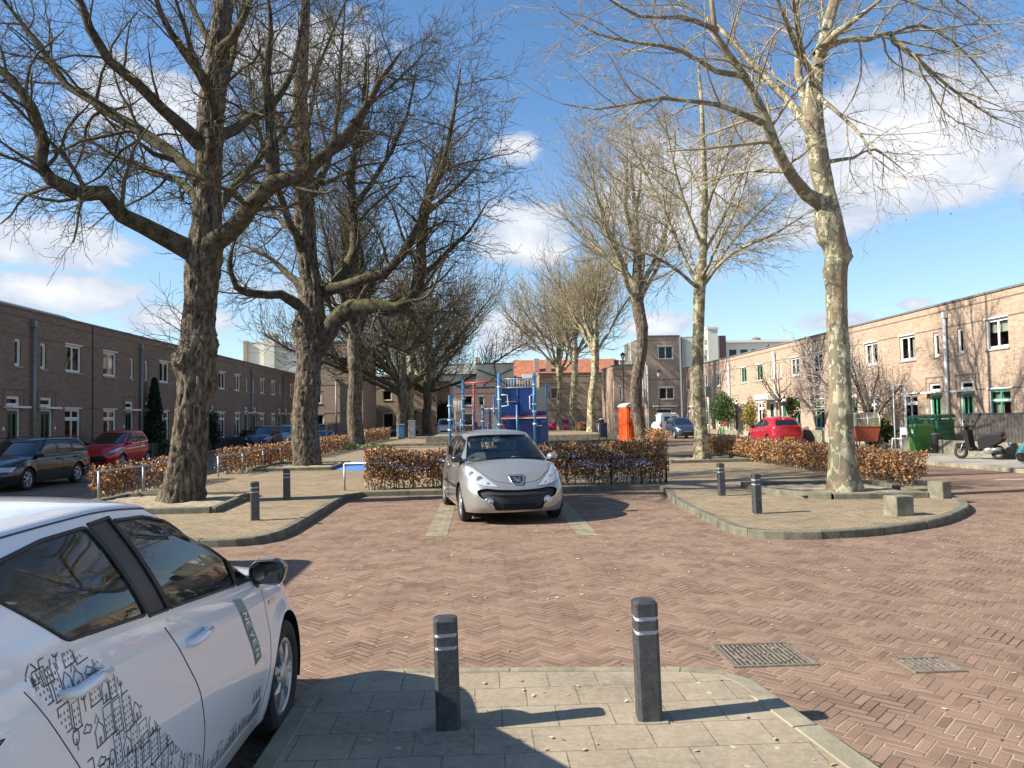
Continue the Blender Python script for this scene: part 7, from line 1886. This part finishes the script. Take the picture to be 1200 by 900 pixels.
def make_street():
    # toilet cabin
    r = empty('portable_toilet', (8.45, 43.2, .1)); r.rotation_euler = (0, 0, R(12)); tag(r, 'bright orange portable toilet cabin with white roof', 'portable toilet')
    s = .56
    m = MB(); m.box(-s, s, -s, s, .12, 2.1, b=.03)
    for k in range(5): m.box(-s - .02, -s + .01, -s + .1 + k * .21, -s + .19 + k * .21, .25, 2.)
    m.build('wall', M['orange'], r)
    m = MB(); m.box(-.46, .46, -s - .03, -s + .01, .2, 2.02, b=.01); d = m.build('door', M['orange'], r)
    m = MB()
    for z0, z1 in ((.3, .55), (.62, .87), (.94, 1.19), (1.26, 1.4)): m.box(-.34, .34, -s - .045, -s - .031, z0, z1, b=.006)
    m.build('door_panel', M['orange'], d)
    m = MB(); m.box(-.3, .36, -s - .05, -s - .032, 1.45, 1.62); m.box(-.3, .36, -s - .05, -s - .032, 1.67, 1.84); m.build('label_board', M['white'], d)
    m = MB()
    for z0 in (1.52, 1.74): m.box(-.2, .26, -s - .054, -s - .0505, z0, z0 + .035)
    m.build('printing', M['band'], d)
    m = MB(); m.box(-.41, -.35, -s - .07, -s - .03, 1.05, 1.2); m.build('handle', M['black'], d)
    m = MB(); pr = [(-.6, 2.09), (-.6, 2.15), (-.45, 2.27), (-.2, 2.33), (.2, 2.33), (.45, 2.27), (.6, 2.15), (.6, 2.09)]; m.extrude(pr, lambda u, v, w: (u, w, v), -.6, .6); m.build('roof', M['white'], r)
    m = MB(); m.box(-.5, .5, -.5, .5, -.02, .12); m.build('skid', M['black'], r)
    # blue waste bin
    r = empty('waste_bin', (7.15, 45.2, .1)); tag(r, 'dark blue litter bin on a post beside the orange toilet', 'waste bin')
    m = MB(); m.prism(rounded([(-.2, -.17), (.2, -.17), (.2, .17), (-.2, .17)], .05), .35, 1.15); m.build('bin', simple('bin_blue', (.01, .03, .09), .4), r)
    m = MB(); m.prism(rounded([(-.22, -.19), (.22, -.19), (.2, .19), (-.2, .19)], .06), 1.152, 1.2); m.build('hood', M['bollard'], r); m = MB(); m.cyl((-.28, 0, 0), (-.28, 0, 1.25), .035, n=10); m.build('post', M['galv'], r)
    m = MB(); m.box(-.12, .14, -.176, -.171, .9, 1.0); m.build('opening', M['black'], r)
    # grey electricity boxes with blue edge
    for (x, y, w, h, mt, lab) in ((-6.9, 66., .5, 1.2, 'blueP', 'narrow light blue cabinet before the fourth left trunk'), (-6.1, 67., .6, 1.5, 'galv', 'tall grey street cabinet right of the fourth left trunk')):
        r = empty('street_cabinet', (x, y, .1)); tag(r, lab, 'cabinet'); m = MB(); m.box(-w / 2, w / 2, -.25, .25, 0, h, b=.02); m.build('case', M[mt], r); m = MB(); m.box(-w / 2 - .03, w / 2 + .03, -.28, .28, h + .002, h + .06); m.build('lid', M['greyP'], r); m = MB(); m.box(-w / 2 + .05, w / 2 - .05, -.262, -.252, .1, h - .1); m.build('door', M[mt], r)
    r = empty('notice_frame', (-8.2, 50.9, .1)); tag(r, 'white framed low square sign right of the third left trunk', 'sign'); m = MB(); 
    for a in ((-.5, .5, .1, .18), (-.5, .5, .8, .88), (-.5, -.42, .18, .8), (.42, .5, .18, .8)): m.box(a[0], a[1], -.03, .03, a[2], a[3])
    m.build('frame', M['whitep'], r); m = MB(); m.box(-.42, .42, -.01, .01, .18, .8); m.build('panel', M['grey'], r)
    r = empty('post', (-8.15, 40.8, .1)); tag(r, 'thin wooden post rising out of the hedge between the second and third trunks', 'post'); m = MB(); m.prism(rounded([(-.07, -.07), (.07, -.07), (.07, .07), (-.07, .07)], .02), -.05, 1.45); m.build('shaft', M['wood'], r); m = MB(); m.prism([(-.08, -.08), (.08, -.08), (.08, .08), (-.08, .08)], 1.452, 1.49); m.build('cap', M['galv'], r)
    # lamps
    lamp_post('tall black street lamp between third plane trunk and tall tower', 13.4, 72., 7.4)
    lamp_post('black street lamp before the lower window of the tall brick tower', 16.2, 69.5, 5.6)
    lamp_post('black street lamp on the left before the brick stair tower', -15.0, 66.5, 6.2)
    # parking sign post
    r = empty('street_sign', (13.1, 44.0, .1)); tag(r, 'grey street sign post with a rectangular plate seen edge on', 'street sign'); m = MB(); m.cyl((0, 0, -.1), (0, 0, 3.4), .035, n=10); m.build('post', M['galv'], r)
    m = MB(); m.cbox((0, -.05, 2.9), (.42, .015, .62), b=.004, rz=.5); m.build('plate', simple('sign_blue_back', (.16, .22, .24), .5), r)
    # thin frame post on the right pavement
    r = empty('drying_frame', (17.0, 30.2, .1)); tag(r, 'thin white metal frame post in the garden behind the green bin', 'frame'); m = MB(); m.tube([(0, 0, 0), (0, 0, 2.65)], .03, 8); m.tube([(0, .9, 0), (0, .9, 2.65)], .025, 8); m.tube([(0, -.3, 2.65), (0, 1.1, 2.65)], .022, 8); m.build('tube', M['greyP'], r)
    m = MB(); m.tube([(0, -.3, 2.2), (0, 1.1, 2.2)], .015, 6); m.build('crossbar', M['greyP'], r)
    # garden walls
    G = 'low weathered concrete garden walls'
    def gwall(x0, y0, x1, y1, h, label):
        mb = MB(); kerb_blocks(mb, [(x0, y0), (x1, y1)], .14, .08, .1 + h, 1.4, 1 if y1 > y0 else -1, jit=.006); tag(mb.build('garden_wall', M['conc']), label, 'garden wall', G)
    gwall(16.9, 27.4, 16.9, 22.6, .5, 'low weathered garden wall behind the black scooter')
    gwall(16.9, 28.1, 16.9, 27.5, .5, 'short wall stub right of the green bin'); gwall(16.9, 30.2, 16.9, 29.0, .5, 'low concrete planter wall left of the green bin'); gwall(16.9, 32.3, 16.9, 31.7, .5, 'short concrete pier right of the orange trike')
    gwall(16.9, 22.5, 16.9, 12., .5, 'low garden wall running off the right edge')
    gwall(16.9, 39.6, 16.9, 37.4, .7, 'concrete garden pier and wall right of the red hatchback')
    gwall(16.9, 60., 16.9, 50., .5, 'long low garden wall behind the bicycles'); gwall(16.9, 76., 16.9, 61., .5, 'long low garden wall behind the white vans')
    # dark board fence on the wall
    r = empty('board_fence', (17.05, 26.6, .6)); r.rotation_euler = (0, 0, 0); tag(r, 'dark grey vertical board fence on the garden wall at the right edge', 'fence')
    for k in range(34):
        m = MB(); y = -.05 - k * .165; m.box(-.012, .012, y - .075, y + .075, .0, .92 + .0 * k); m.build('board', M['wood'], r)
    m = MB(); m.box(.013, .05, -5.7, .05, .2, .26); m.box(.013, .05, -5.7, .05, .7, .76); m.box(-.03, .03, -5.7, .05, .922, .96); m.build('rail', M['bollard'], r)
    # wheelie bin, grey bin, green store
    r = empty('wheelie_bin', (16.6, 28.55, .1)); r.rotation_euler = (0, 0, R(-80)); tag(r, 'bright green wheelie bin on the right pavement', 'wheelie bin')
    m = MB(); A = [(-.25, -.3), (.25, -.3), (.25, .3), (-.25, .3)]; Bq = [(-.29, -.36), (.29, -.36), (.29, .36), (-.29, .36)]; vs = [(x, y, .05) for x, y in rounded(A, .05)] + [(x, y, .96) for x, y in rounded(Bq, .05)]; n = len(vs) // 2; m.add(vs, [(i, (i + 1) % n, n + (i + 1) % n, n + i) for i in range(n)] + [tuple(range(n - 1, -1, -1))]); m.box(-.31, .31, -.38, .38, .93, .97, b=.01); m.build('body', M['green'], r)
    m = MB(); vs = [(x, y, .972) for x, y in rounded([(-.31, -.39), (.31, -.39), (.31, .40), (-.31, .40)], .05)] + [(x * .85, y * .85 + .02, 1.07) for x, y in rounded([(-.31, -.39), (.31, -.39), (.31, .40), (-.31, .40)], .05)]; n = len(vs) // 2; m.add(vs, [(i, (i + 1) % n, n + (i + 1) % n, n + i) for i in range(n)] + [tuple(range(n, 2 * n))]); m.cyl((-.28, .42, .98), (.28, .42, .98), .02, n=8); m.build('lid', M['green'], r)
    for x in (-.27, .27): m = MB(); m.cyl((x - .03, .3, .1), (x + .03, .3, .1), .1, n=16); m.build('wheel', M['rubber'], r)
    m = MB(); m.box(-.06, .06, -.362, -.357, .72, .86); m.build('sticker', M['white'], r)
    r = empty('storage_box', (18.0, 30.2, .1)); r.rotation_euler = (0, 0, R(-90)); tag(r, 'wide dark green slatted storage box behind the green bin', 'storage box')
    for x0, x1 in ((-1.0, -.02), (.02, 1.0)):
        m = MB()
        for k in range(6): m.box(x0, x1, -.35, .35, .05 + k * .2, .22 + k * .2, b=.012)
        m.box(x0 + .02, x1 - .02, -.33, .33, .02, 1.2); m.build('case', M['dgreen'], r)
        m = MB(); m.extrude([(-.4, 1.25), (.4, 1.3), (.36, 1.42), (-.32, 1.38)], lambda u, v, w: (w, u, v), x0 - .02, x1 + .02); m.build('lid', M['dgreen'], r)
    r = empty('bucket', (16.75, 27.85, .1)); tag(r, 'small dark grey bin between green bin and garden wall', 'bin'); m = MB(); m.lathe([(.001, 0), (.15, 0), (.19, .68), (.2, .69), (.18, .69)], n=16); m.build('tub', M['bollard'], r); m = MB(); m.lathe([(.205, .69), (.2, .73), (.001, .76)], n=16); m.build('lid', M['bollard'], r)
    r = empty('bag', (17.4, 29.9, .45)); tag(r, 'blue and orange shopping bag on the concrete planter', 'bag'); m = MB(); m.box(-.2, .2, -.22, .22, .0, .36, b=.06); m.build('bag_body', simple('bag_blue', (.03, .14, .6), .5), r); m = MB(); m.box(-.18, .18, -.2, .2, .361, .56, b=.05); m.build('bag_top', simple('bag_orange', (.6, .25, .12), .6), r)
    r = empty('garden_chair', (17.3, 31.2, .1)); r.rotation_euler = (0, 0, R(-70)); tag(r, 'white plastic garden chair beside the orange trike', 'chair')
    m = MB(); m.box(-.25, .25, -.25, .25, .42, .46, b=.01); m.build('seat', M['white'], r); m = MB(); m.box(-.25, .25, .25, .29, .6, .88, b=.01); m.box(-.25, -.2, .25, .29, .4, .6); m.box(.2, .25, .25, .29, .4, .6); m.build('backrest', M['white'], r)
    for sx in (-.22, .22):
        for sy in (-.22, .22): m = MB(); m.cyl((sx, sy, .42), (sx * 1.15, sy * 1.15, 0), .02, n=7); m.build('leg', M['white'], r)
    # cargo trike seen with its box towards the camera
    r = empty('cargo_trike', (16.35, 32.3, .1)); r.rotation_euler = (0, 0, R(-14)); tag(r, 'orange red cargo trike with clear rain cover on the right pavement', 'cargo bike')
    ob = simple('trike_orange', (.40, .085, .04), .55, var=.12)
    m = MB(); vs = [(-.38, -.45, .32), (.38, -.45, .32), (.38, .5, .32), (-.38, .5, .32), (-.48, -.6, .95), (.48, -.6, .95), (.48, .55, .95), (-.48, .55, .95)]; m.add(vs, [(3, 2, 1, 0), (0, 1, 5, 4), (1, 2, 6, 5), (2, 3, 7, 6), (3, 0, 4, 7)]); m.box(-.5, .5, -.62, .57, .93, .97, b=.01); m.build('box', ob, r)
    m = MB(); pr = [(-.62, .97), (-.58, 1.3), (-.35, 1.52), (.3, 1.5), (.55, .97)]
    m.extrude(pr, lambda u, v, w: (w, u, v), -.44, .44); cv = m.build('rain_cover', M['clear'], r)
    m = MB()
    for x in (-.46, 0, .46): m.tube([(x, u, v) for u, v in pr], .022, 7)
    for (u, v) in pr[1:4]: m.tube([(-.46, u, v), (.46, u, v)], .02, 7)
    m.build('cover_frame', M['greyP'], cv)
    m = MB(); m.box(-.3, .3, .0, .4, .5, .56); m.build('bench', M['tan'], r)
    for sx in (-.56, .56):
        w = MB(); w.tube([(sx, -.1 + .27 * math.cos(a), .28 + .27 * math.sin(a)) for a in [2 * PI * k / 26 for k in range(26)]], .025, 7, closed=True); o = w.build('wheel', M['rubber'], r)
        s_ = MB(); s_.tube([(sx, -.1 + .24 * math.cos(a), .28 + .24 * math.sin(a)) for a in [2 * PI * k / 26 for k in range(26)]], .014, 6, closed=True)
        for k in range(12): a = 2 * PI * k / 12; s_.cyl((sx, -.1, .28), (sx, -.1 + .24 * math.cos(a), .28 + .24 * math.sin(a)), .004, n=4)
        s_.cyl((sx - .05, -.1, .28), (sx + .05, -.1, .28), .03, n=8); s_.build('rim', M['galv'], o)
    w = MB(); w.tube([(0, 1.3 + .3 * math.cos(a), .3 + .3 * math.sin(a)) for a in [2 * PI * k / 26 for k in range(26)]], .025, 7, closed=True); w.build('wheel', M['rubber'], r)
    m = MB(); m.cyl((0, .5, .4), (0, 1.3, .3), .025, n=8); m.cyl((0, 1.1, .35), (0, 1.2, .9), .02, n=8); m.cyl((0, .6, .4), (0, .65, 1.1), .02, n=8); m.build('frame', M['black'], r); m = MB(); m.ell((0, 1.2, .93), (.09, .14, .05)); m.build('saddle', M['black'], r); m = MB(); m.tube([(-.3, .75, 1.08), (0, .62, 1.1), (.3, .75, 1.08)], .014, 6); m.build('handlebar', M['black'], r)
    # scooter
    r = empty('motor_scooter', (15.85, 24.0, .1)); r.scale = (.88, 1.15, .97); r.rotation_euler = (0, 0, R(126)); tag(r, 'black motor scooter parked against the low garden wall', 'scooter')
    bk = simple('scooter_black', (.006, .006, .007), .6, spec=.3)
    def whl(x, rr_, nm): 
        t = MB(); t.lathe([(rr_ * .6, -.05), (rr_ * .85, -.055), (rr_, -.03), (rr_, .03), (rr_ * .85, .055), (rr_ * .6, .05)], (x, 0, rr_), 'Y', 24); o = t.build('wheel', M['rubber'], r); t = MB(); t.lathe([(rr_ * .62, -.03), (.04, -.045), (.04, .045), (rr_ * .62, .03)], (x, 0, rr_), 'Y', 16); t.build('rim', M['iron'], o)
    whl(-.62, .23, 'a'); whl(.62, .23, 'b')
    def yx(p): return p
    m = MB(); prof = [(.34, .30), (.46, .95), (.40, 1.0), (.30, .95), (.22, .42), (.10, .34)]; m.extrude(rounded(prof, .04), lambda u, v, w: (u, w, v), -.19, .19); m.build('leg_shield', bk, r)
    m = MB(); m.extrude(rounded([(.78, .44), (.72, .52), (.5, .53), (.42, .44), (.42, .40), (.7, .38)], .03), lambda u, v, w: (u, w, v), -.09, .09); m.build('front_mudguard', bk, r)
    m = MB(); m.box(-.1, .3, -.16, .16, .27, .33, b=.02); m.build('footboard', bk, r)
    m = MB(); m.extrude(rounded([(-.06, .32), (-.02, .62), (-.12, .74), (-.72, .80), (-.86, .74), (-.78, .60), (-.45, .42)], .05), lambda u, v, w: (u, w, v), -.17, .17); m.build('tail_body', bk, r)
    m = MB(); m.extrude(rounded([(-.06, .755), (-.12, .82), (-.4, .84), (-.5, .88), (-.78, .88), (-.82, .81), (-.7, .805), (-.12, .745)], .03), lambda u, v, w: (u, w, v), -.14, .14); m.build('seat', M['black'], r)
    m = MB(); m.cyl((.52, 0, .3), (.42, 0, 1.0), .03, n=8); m.cyl((.62, -.08, .24), (.5, -.07, .55), .022, n=8); m.cyl((.62, .08, .24), (.5, .07, .55), .022, n=8); m.build('fork', M['galv'], r)
    m = MB(); m.tube([(.28, -.34, 1.08), (.36, -.2, 1.08), (.42, 0, 1.05), (.36, .2, 1.08), (.28, .34, 1.08)], .018, 8); m.ell((.40, 0, 1.07), (.11, .15, .08)); m.build('handlebar', M['black'], r)
    for s_ in (-1, 1): m = MB(); m.cyl((.34, s_ * .22, 1.08), (.33, s_ * .27, 1.2), .007, n=5); m.ell((.33, s_ * .29, 1.24), (.02, .07, .045)); m.build('mirror', M['black'], r)
    m = MB(); m.ell((-.84, 0, .72), (.06, .12, .045)); m.build('tail_light', M['tail'], r)
    m = MB(); m.cbox((-.95, 0, .50), (.01, .17, .17), b=.002, M=Matrix.Rotation(R(20), 3, 'Y')); m.build('number_plate', simple('pale_blue_plate', (.3, .55, .75), .4), r)
    m = MB(); m.cyl((-.35, .13, .30), (-.75, .16, .36), .055, n=12); m.ell((-.3, -.13, .27), (.22, .06, .11)); m.ell((-.35, .1, .3), (.2, .08, .12)); m.build('engine', M['rimA'], r)
    # bicycles
    bicycle('bright green bicycle with a red crate against the sunny garden wall', 14.9, 47.6, 60, (.05, .45, .06), crate='redP')
    for k, (x, y, yaw, lab, cc) in enumerate(((16.1, 45.6, 80, 'dark bicycle left of the red hatchback', (.02, .02, .02)), (16.3, 44.6, 95, 'black bicycle behind the red hatchback roof, leaning on another', (.03, .03, .05)), (-15.9, 43.0, 90, 'white mudguarded bicycle in the shade right of the nearest trunk', (.5, .5, .5)), (-15.9, 44.4, 92, 'dark bicycle in the shaded street right of the nearest trunk', (.02, .02, .02)))): bicycle(lab, x, y, yaw, cc)
    # shrubs and plants
    bush('conifer', 'tall dark conifer beside a shaded front door on the left', 'tree', (-16.75, 40.0, .1), (.6, .6, 2.0), 5000, DGR, .07, 3, shape='cone', h=2.0)
    bush('shrub', 'dark shrub before the shaded house right of the nearest trunk', 'shrub', (-16.6, 47.5, .1), (.6, .6, 1.3), 3000, DGR, .07, 4)
    bush('shrub', 'low dark shrub behind the red hatchback on the left', 'shrub', (-16.7, 36., .1), (.5, .9, .6), 1800, DGR, .06, 5)
    bush('shrub', 'low dark shrub behind the dark blue hatchback', 'shrub', (-16.7, 55.5, .1), (.5, 1.2, .6), 1800, DGR, .07, 6)
    bush('climber', 'tall dark climber on the dark end house left of the fourth trunk', 'plant', (-12.4, 84.6, .1), (.7, .3, 2.2), 2500, DGR, .11, 7)
    bush('climber', 'dark climber on the dark end house right of its windows', 'plant', (-8.2, 84.6, .1), (.9, .3, 2.1), 2500, DGR, .11, 8)
    bush('climber', 'big dark ivy bush at the corner behind the white minivan', 'plant', (-4.4, 86.2, .1), (1.0, .5, 1.9), 3000, DGR, .11, 9)
    bush('topiary', 'clipped egg shaped green bush on a stem in the sunny garden', 'bush', (17.9, 43.6, .1), (.42, .42, .62), 3500, OLV, .045, 10, h=1.9)
    bush('shrub', 'yellow green rounded shrub right of the red hatchback', 'shrub', (17.3, 42.6, .1), (.55, .7, .55), 3500, OLV, .05, 11, h=.6)
    bush('shrub', 'leafy green arch shrub at the far sunny houses', 'shrub', (18.2, 57.5, .1), (.9, 1.6, 1.2), 4500, GRN, .07, 12, h=2.0)
    bush('shrub', 'yellowish upright shrub between drainpipe and bicycles', 'shrub', (18.4, 52.2, .1), (.5, .6, 1.1), 2200, [(.2, .14, .03), (.35, .25, .05), (.12, .15, .03)], .06, 13, h=1.5)
    bush('shrub', 'spiky green shrub behind the orange trike', 'shrub', (17.6, 33.6, .1), (.6, .8, .6), 2200, GRN, .08, 14, h=.7)
    bush('shrub', 'dry flowering plants in front of the awning house', 'shrub', (17.5, 46.9, .1), (.5, 1.0, .6), 1600, [(.3, .25, .15), (.2, .25, .05), (.5, .45, .35)], .05, 15, h=.6)
    # white picket fence pieces
    r = empty('picket_fence', (16.95, 41.8, .1)); tag(r, 'low white picket fence before the egg shaped bush', 'fence')
    for k in range(16): m = MB(); y = -k * .16; m.box(-.012, .012, y - .04, y + .04, .05, .82 + .05 * math.sin(k)); m.build('picket', M['wood' if k > 6 else 'whitep'], r)
    m = MB(); m.box(.013, .04, -2.5, .05, .25, .31); m.box(.013, .04, -2.5, .05, .6, .66); m.build('rail', M['wood'], r)
    r = empty('garden_fence', (-16.4, 39., .1)); tag(r, 'dark low front garden fence along the shaded houses', 'fence')
    for k in range(60): m = MB(); y = -10 + k * .5; m.box(-.012, .012, y - .2, y + .2, .0, .7); m.build('board', M['bollard'], r)
    m = MB(); m.box(-.05, -.013, -10.2, 19.8, .5, .56); m.build('rail', M['bollard'], r)
    # gull perched far right? none. tv aerials on the roof of the sunny row
    for x, y, lab in ((19.9, 43.0, 'small bird on the sunny roof edge right of the awning house'),):
        r = empty('bird', (x, y, 6.2)); tag(r, lab, 'bird'); m = MB(); m.ell((0, 0, .1), (.16, .08, .08)); m.ell((.14, 0, .18), (.06, .05, .05)); m.cyl((-.1, 0, .1), (-.26, 0, .08), .04, .02, 6); m.build('body', M['black'], r)
    o = [c for c in COL.objects if c.get('category') == 'bird']
    for c in o:
        ms = [k for k in c.children]; 
        for k in ms: bpy.data.objects.remove(k)
        bpy.data.objects.remove(c)

def make_playground():
    r = empty('climbing_frame', (1., 43., .1)); tag(r, 'blue climbing frame with red beams and grey railings behind the silver car', 'climbing frame')
    def P(x, y, h, c='blueP', rr_=.075): m = MB(); m.cyl((x, y, -.05), (x, y, h), rr_, n=14); m.ell((x, y, h), (rr_, rr_, rr_ * .7)); m.build('post', M[c], r); 
    # x measured from -2.8 (left post) to 2.7 (right panel)
    P(-2.8, 0, 2.9); P(-2.05, .5, 3.75); P(-.95, 1.2, 2.35); P(-.55, 1.3, 2.2, rr_=.06); P(-.02, 0, 4.05, rr_=.10); P(.95, 1.3, 4.0); P(1.95, 0, 4.05, rr_=.1); P(2.65, .3, 3.45)
    P(.95, -.1, 2.3, rr_=.06); P(-1.5, 1.3, 2.6, rr_=.06); P(-.3, 1.6, 2.9, rr_=.06)
    def bars(x0, x1, y0, y1, z0, z1, n, mt='greyP', nm='railing'):
        m = MB(); m.cyl((x0, y0, z0), (x1, y1, z0), .025, n=6); m.cyl((x0, y0, z1), (x1, y1, z1), .025, n=6)
        for k in range(n): f = (k + .5) / n; m.cyl((x0 + (x1 - x0) * f, y0 + (y1 - y0) * f, z0), (x0 + (x1 - x0) * f, y0 + (y1 - y0) * f, z1), .016, n=5)
        m.build(nm, M[mt], r)
    bars(-2.7, -2.1, .05, .45, 2.1, 2.7, 7, 'whitep'); bars(.1, 1.85, 0, 0, 3.3, 3.8, 11); bars(.1, .95, 0, 1.2, 3.3, 3.8, 5); bars(1.0, 1.9, 1.3, .2, 3.3, 3.8, 5)
    bars(-2.7, -2.1, .05, .45, 1.0, 1.5, 6, 'blueP'); bars(-1.45, -.35, 1.3, 1.55, 1.2, 1.9, 9, 'greyP'); bars(-.9, -.1, 1.2, .2, .5, 1.2, 6, 'blueP')
    m = MB(); m.cyl((-2.05, .5, 3.6), (-.02, 0, 3.68), .05, n=10); m.cyl((-1.45, .3, .0), (-1.45, .3, 3.6), .055, n=10); m.build('red_beam', M['redP'], r)
    m = MB(); m.box(.05, 2.6, -.06, .04, 1.62, 1.72, b=.01); m.build('red_platform_edge', M['redP'], r)
    m = MB(); m.box(.05, 2.6, -.09, -.02, 1.55, 1.615); m.box(1.9, 2.65, -.05, .02, 1.12, 1.17); m.build('grey_edge', M['greyP'], r)
    m = MB(); m.box(.12, .95, .02, .08, 2.55, 3.3, b=.01); m.box(1.0, 1.9, .0, .05, 1.75, 3.3, b=.01); m.box(.95, 1.9, .1, .16, .0, 1.5, b=.01); m.box(1.05, 1.12, .0, 1.2, .0, 3.2, b=.01); m.box(2.05, 2.6, .04, .09, .0, 1.5, b=.01); m.box(.25, 2.6, .7, .75, .1, 2.5); m.box(2.05, 2.6, .7, .75, 2.5, 3.2); m.box(.1, .9, .5, .55, 1.75, 2.5); m.box(1.95, 2.62, .15, .2, 1.78, 1.9); m.build('blue_panel', M['blueD'], r)
    t = NT('clear_panel'); t.t.nodes.remove(t.p); tr = t.n('ShaderNodeBsdfTransparent'); tr.inputs[0].default_value = (.45, .55, .55, 1); gl = t.n('ShaderNodeBsdfGlossy'); gl.inputs['Roughness'].default_value = .1; mx = t.n('ShaderNodeMixShader'); mx.inputs[0].default_value = .15; t.l(tr.outputs[0], mx.inputs[1]); t.l(gl.outputs[0], mx.inputs[2]); t.l(mx.outputs[0], t.out.inputs[0])
    m = MB(); m.box(2.02, 2.62, .05, .07, 1.95, 3.3); m.build('clear_panel', t.m, r)
    m = MB()
    for (x, z) in ((-2.8, 2.3), (-2.8, 1.5), (-2.8, .95), (-2.05, 2.7), (-2.05, 2.1), (-2.05, 1.2), (-.02, 3.3), (-.02, 2.6), (-.02, 1.2), (1.95, 3.4), (1.95, 2.3), (1.95, 1.9), (1.95, 1.2), (-.95, 2.2), (-.95, 1.4)): m.cyl((x, .0 if x in (-2.8, -.02, 1.95) else (.5 if x == -2.05 else 1.2), z), (x, .0 if x in (-2.8, -.02, 1.95) else (.5 if x == -2.05 else 1.2), z + .09), .125, n=12)
    m.build('clamp', M['greyP'], r)
    m = MB(); m.tube([(-2.05, .5, 2.35), (-1.6, .6, 2.3), (-1.2, .9, 1.95), (-1., 1.2, 1.5)], .035, 8); m.tube([(-1.95, .4, 1.5), (-2.2, .3, 1.55), (-2.25, .3, .95), (-1.95, .4, .95)], .03, 8); m.tube([(.1, -.1, 2.9), (.42, -.12, 2.9), (.48, -.12, 2.3), (.1, -.1, 2.25)], .03, 8); m.tube([(1.85, -.12, 2.9), (1.68, -.14, 2.8), (1.68, -.14, 2.1), (1.85, -.12, 2.0)], .03, 8); m.cyl((-.95, 1.2, 2.15), (-.1, .3, 2.15), .04, n=8); m.build('grab_rail', M['greyP'], r)
    m = MB(); m.cyl((-2.75, 0, .62), (-2.1, .4, .62), .03, n=8); m.tube([(-2.6, .1, .6), (-2.6, .1, .25), (-2.3, .2, .25), (-2.3, .2, .6)], .02, 6); m.build('bench_bar', M['blueP'], r)
    m = MB(); m.extrude([(-.42, .2), (-.12, .2), (-.12, 1.5), (-.42, 1.95)], lambda u, v, w: (u, w, v), .3, .33)
    m.build('climbing_panel', M['galv'], r)
    m = MB()
    for k in range(4): m.tube([(.08, .1 + k * .3, 1.6), (.3, .1 + k * .3, .9), (.45, .1 + k * .3, .1)], .035, 6)
    for k in range(3): m.cyl((-.9 + k * .12, 1.4, .8 + k * .35), (-.55 + k * .1, 1.4, 1.2 + k * .3), .035, n=6)
    m.build('orange_bar', simple('orange_red_bar', (.6, .13, .06), .45), r)
    m = MB(); m.box(-1.42, -1.26, .34, .5, .2, 1.4, b=.02); m.build('blue_post_pad', M['blueD'], r)
    m = MB(); m.extrude([(.2, 0), (.2, .1), (1.3, 1.45), (1.3, 1.35)], lambda u, v, w: (1.95 + .3 + w, -u + .2, v), .0, .35, smooth=False); m.build('slide', M['blueD'], r)
    # basketball board seen from behind, beyond the frame
    r = empty('basketball_hoop', (.9, 47., .1)); tag(r, 'back of a tan basketball board with crossing braces above the climbing frame', 'basketball hoop')
    m = MB(); m.box(-1.2, 1.1, .05, .10, 3.5, 4.95, b=.01); m.build('board', M['tan'], r)
    m = MB()
    for a, b in (((-1.1, .02, 4.6), (0, -.1, 4.15)), ((1.0, .02, 4.6), (0, -.1, 4.15)), ((-.8, .02, 3.6), (0, -.1, 4.15)), ((.7, .02, 3.6), (0, -.1, 4.15)), ((-.1, .02, 4.9), (0, -.1, 4.15))): m.cyl(a, b, .035, n=6)
    for z in (3.5, 4.95): m.box(-1.22, 1.12, -.0, .045, z - .03, z + .03)
    m.build('brace', M['bollard'], r)
    m = MB(); m.tube([(0, -.9, 0), (0, -.9, 3.0), (0, -.6, 3.8), (0, -.1, 4.15)], .08, 12); m.build('pole', M['galv'], r)
    m = MB(); m.tube([(.23 * math.cos(a), .38 + .23 * math.sin(a), 3.75) for a in [2 * PI * k / 20 for k in range(20)]], .012, 6, closed=True); m.build('ring', M['redP'], r)
def main():
    init_mats(); make_camera(); make_world(); make_ground(); make_pits(); make_grates(); make_bollards(); make_litter()
    make_terraces(); make_far(); make_trees(); make_hedges(); make_street(); make_playground(); make_cars()
    for o in list(bpy.data.objects):
        if o.name not in SC.objects: bpy.data.objects.remove(o)
main()
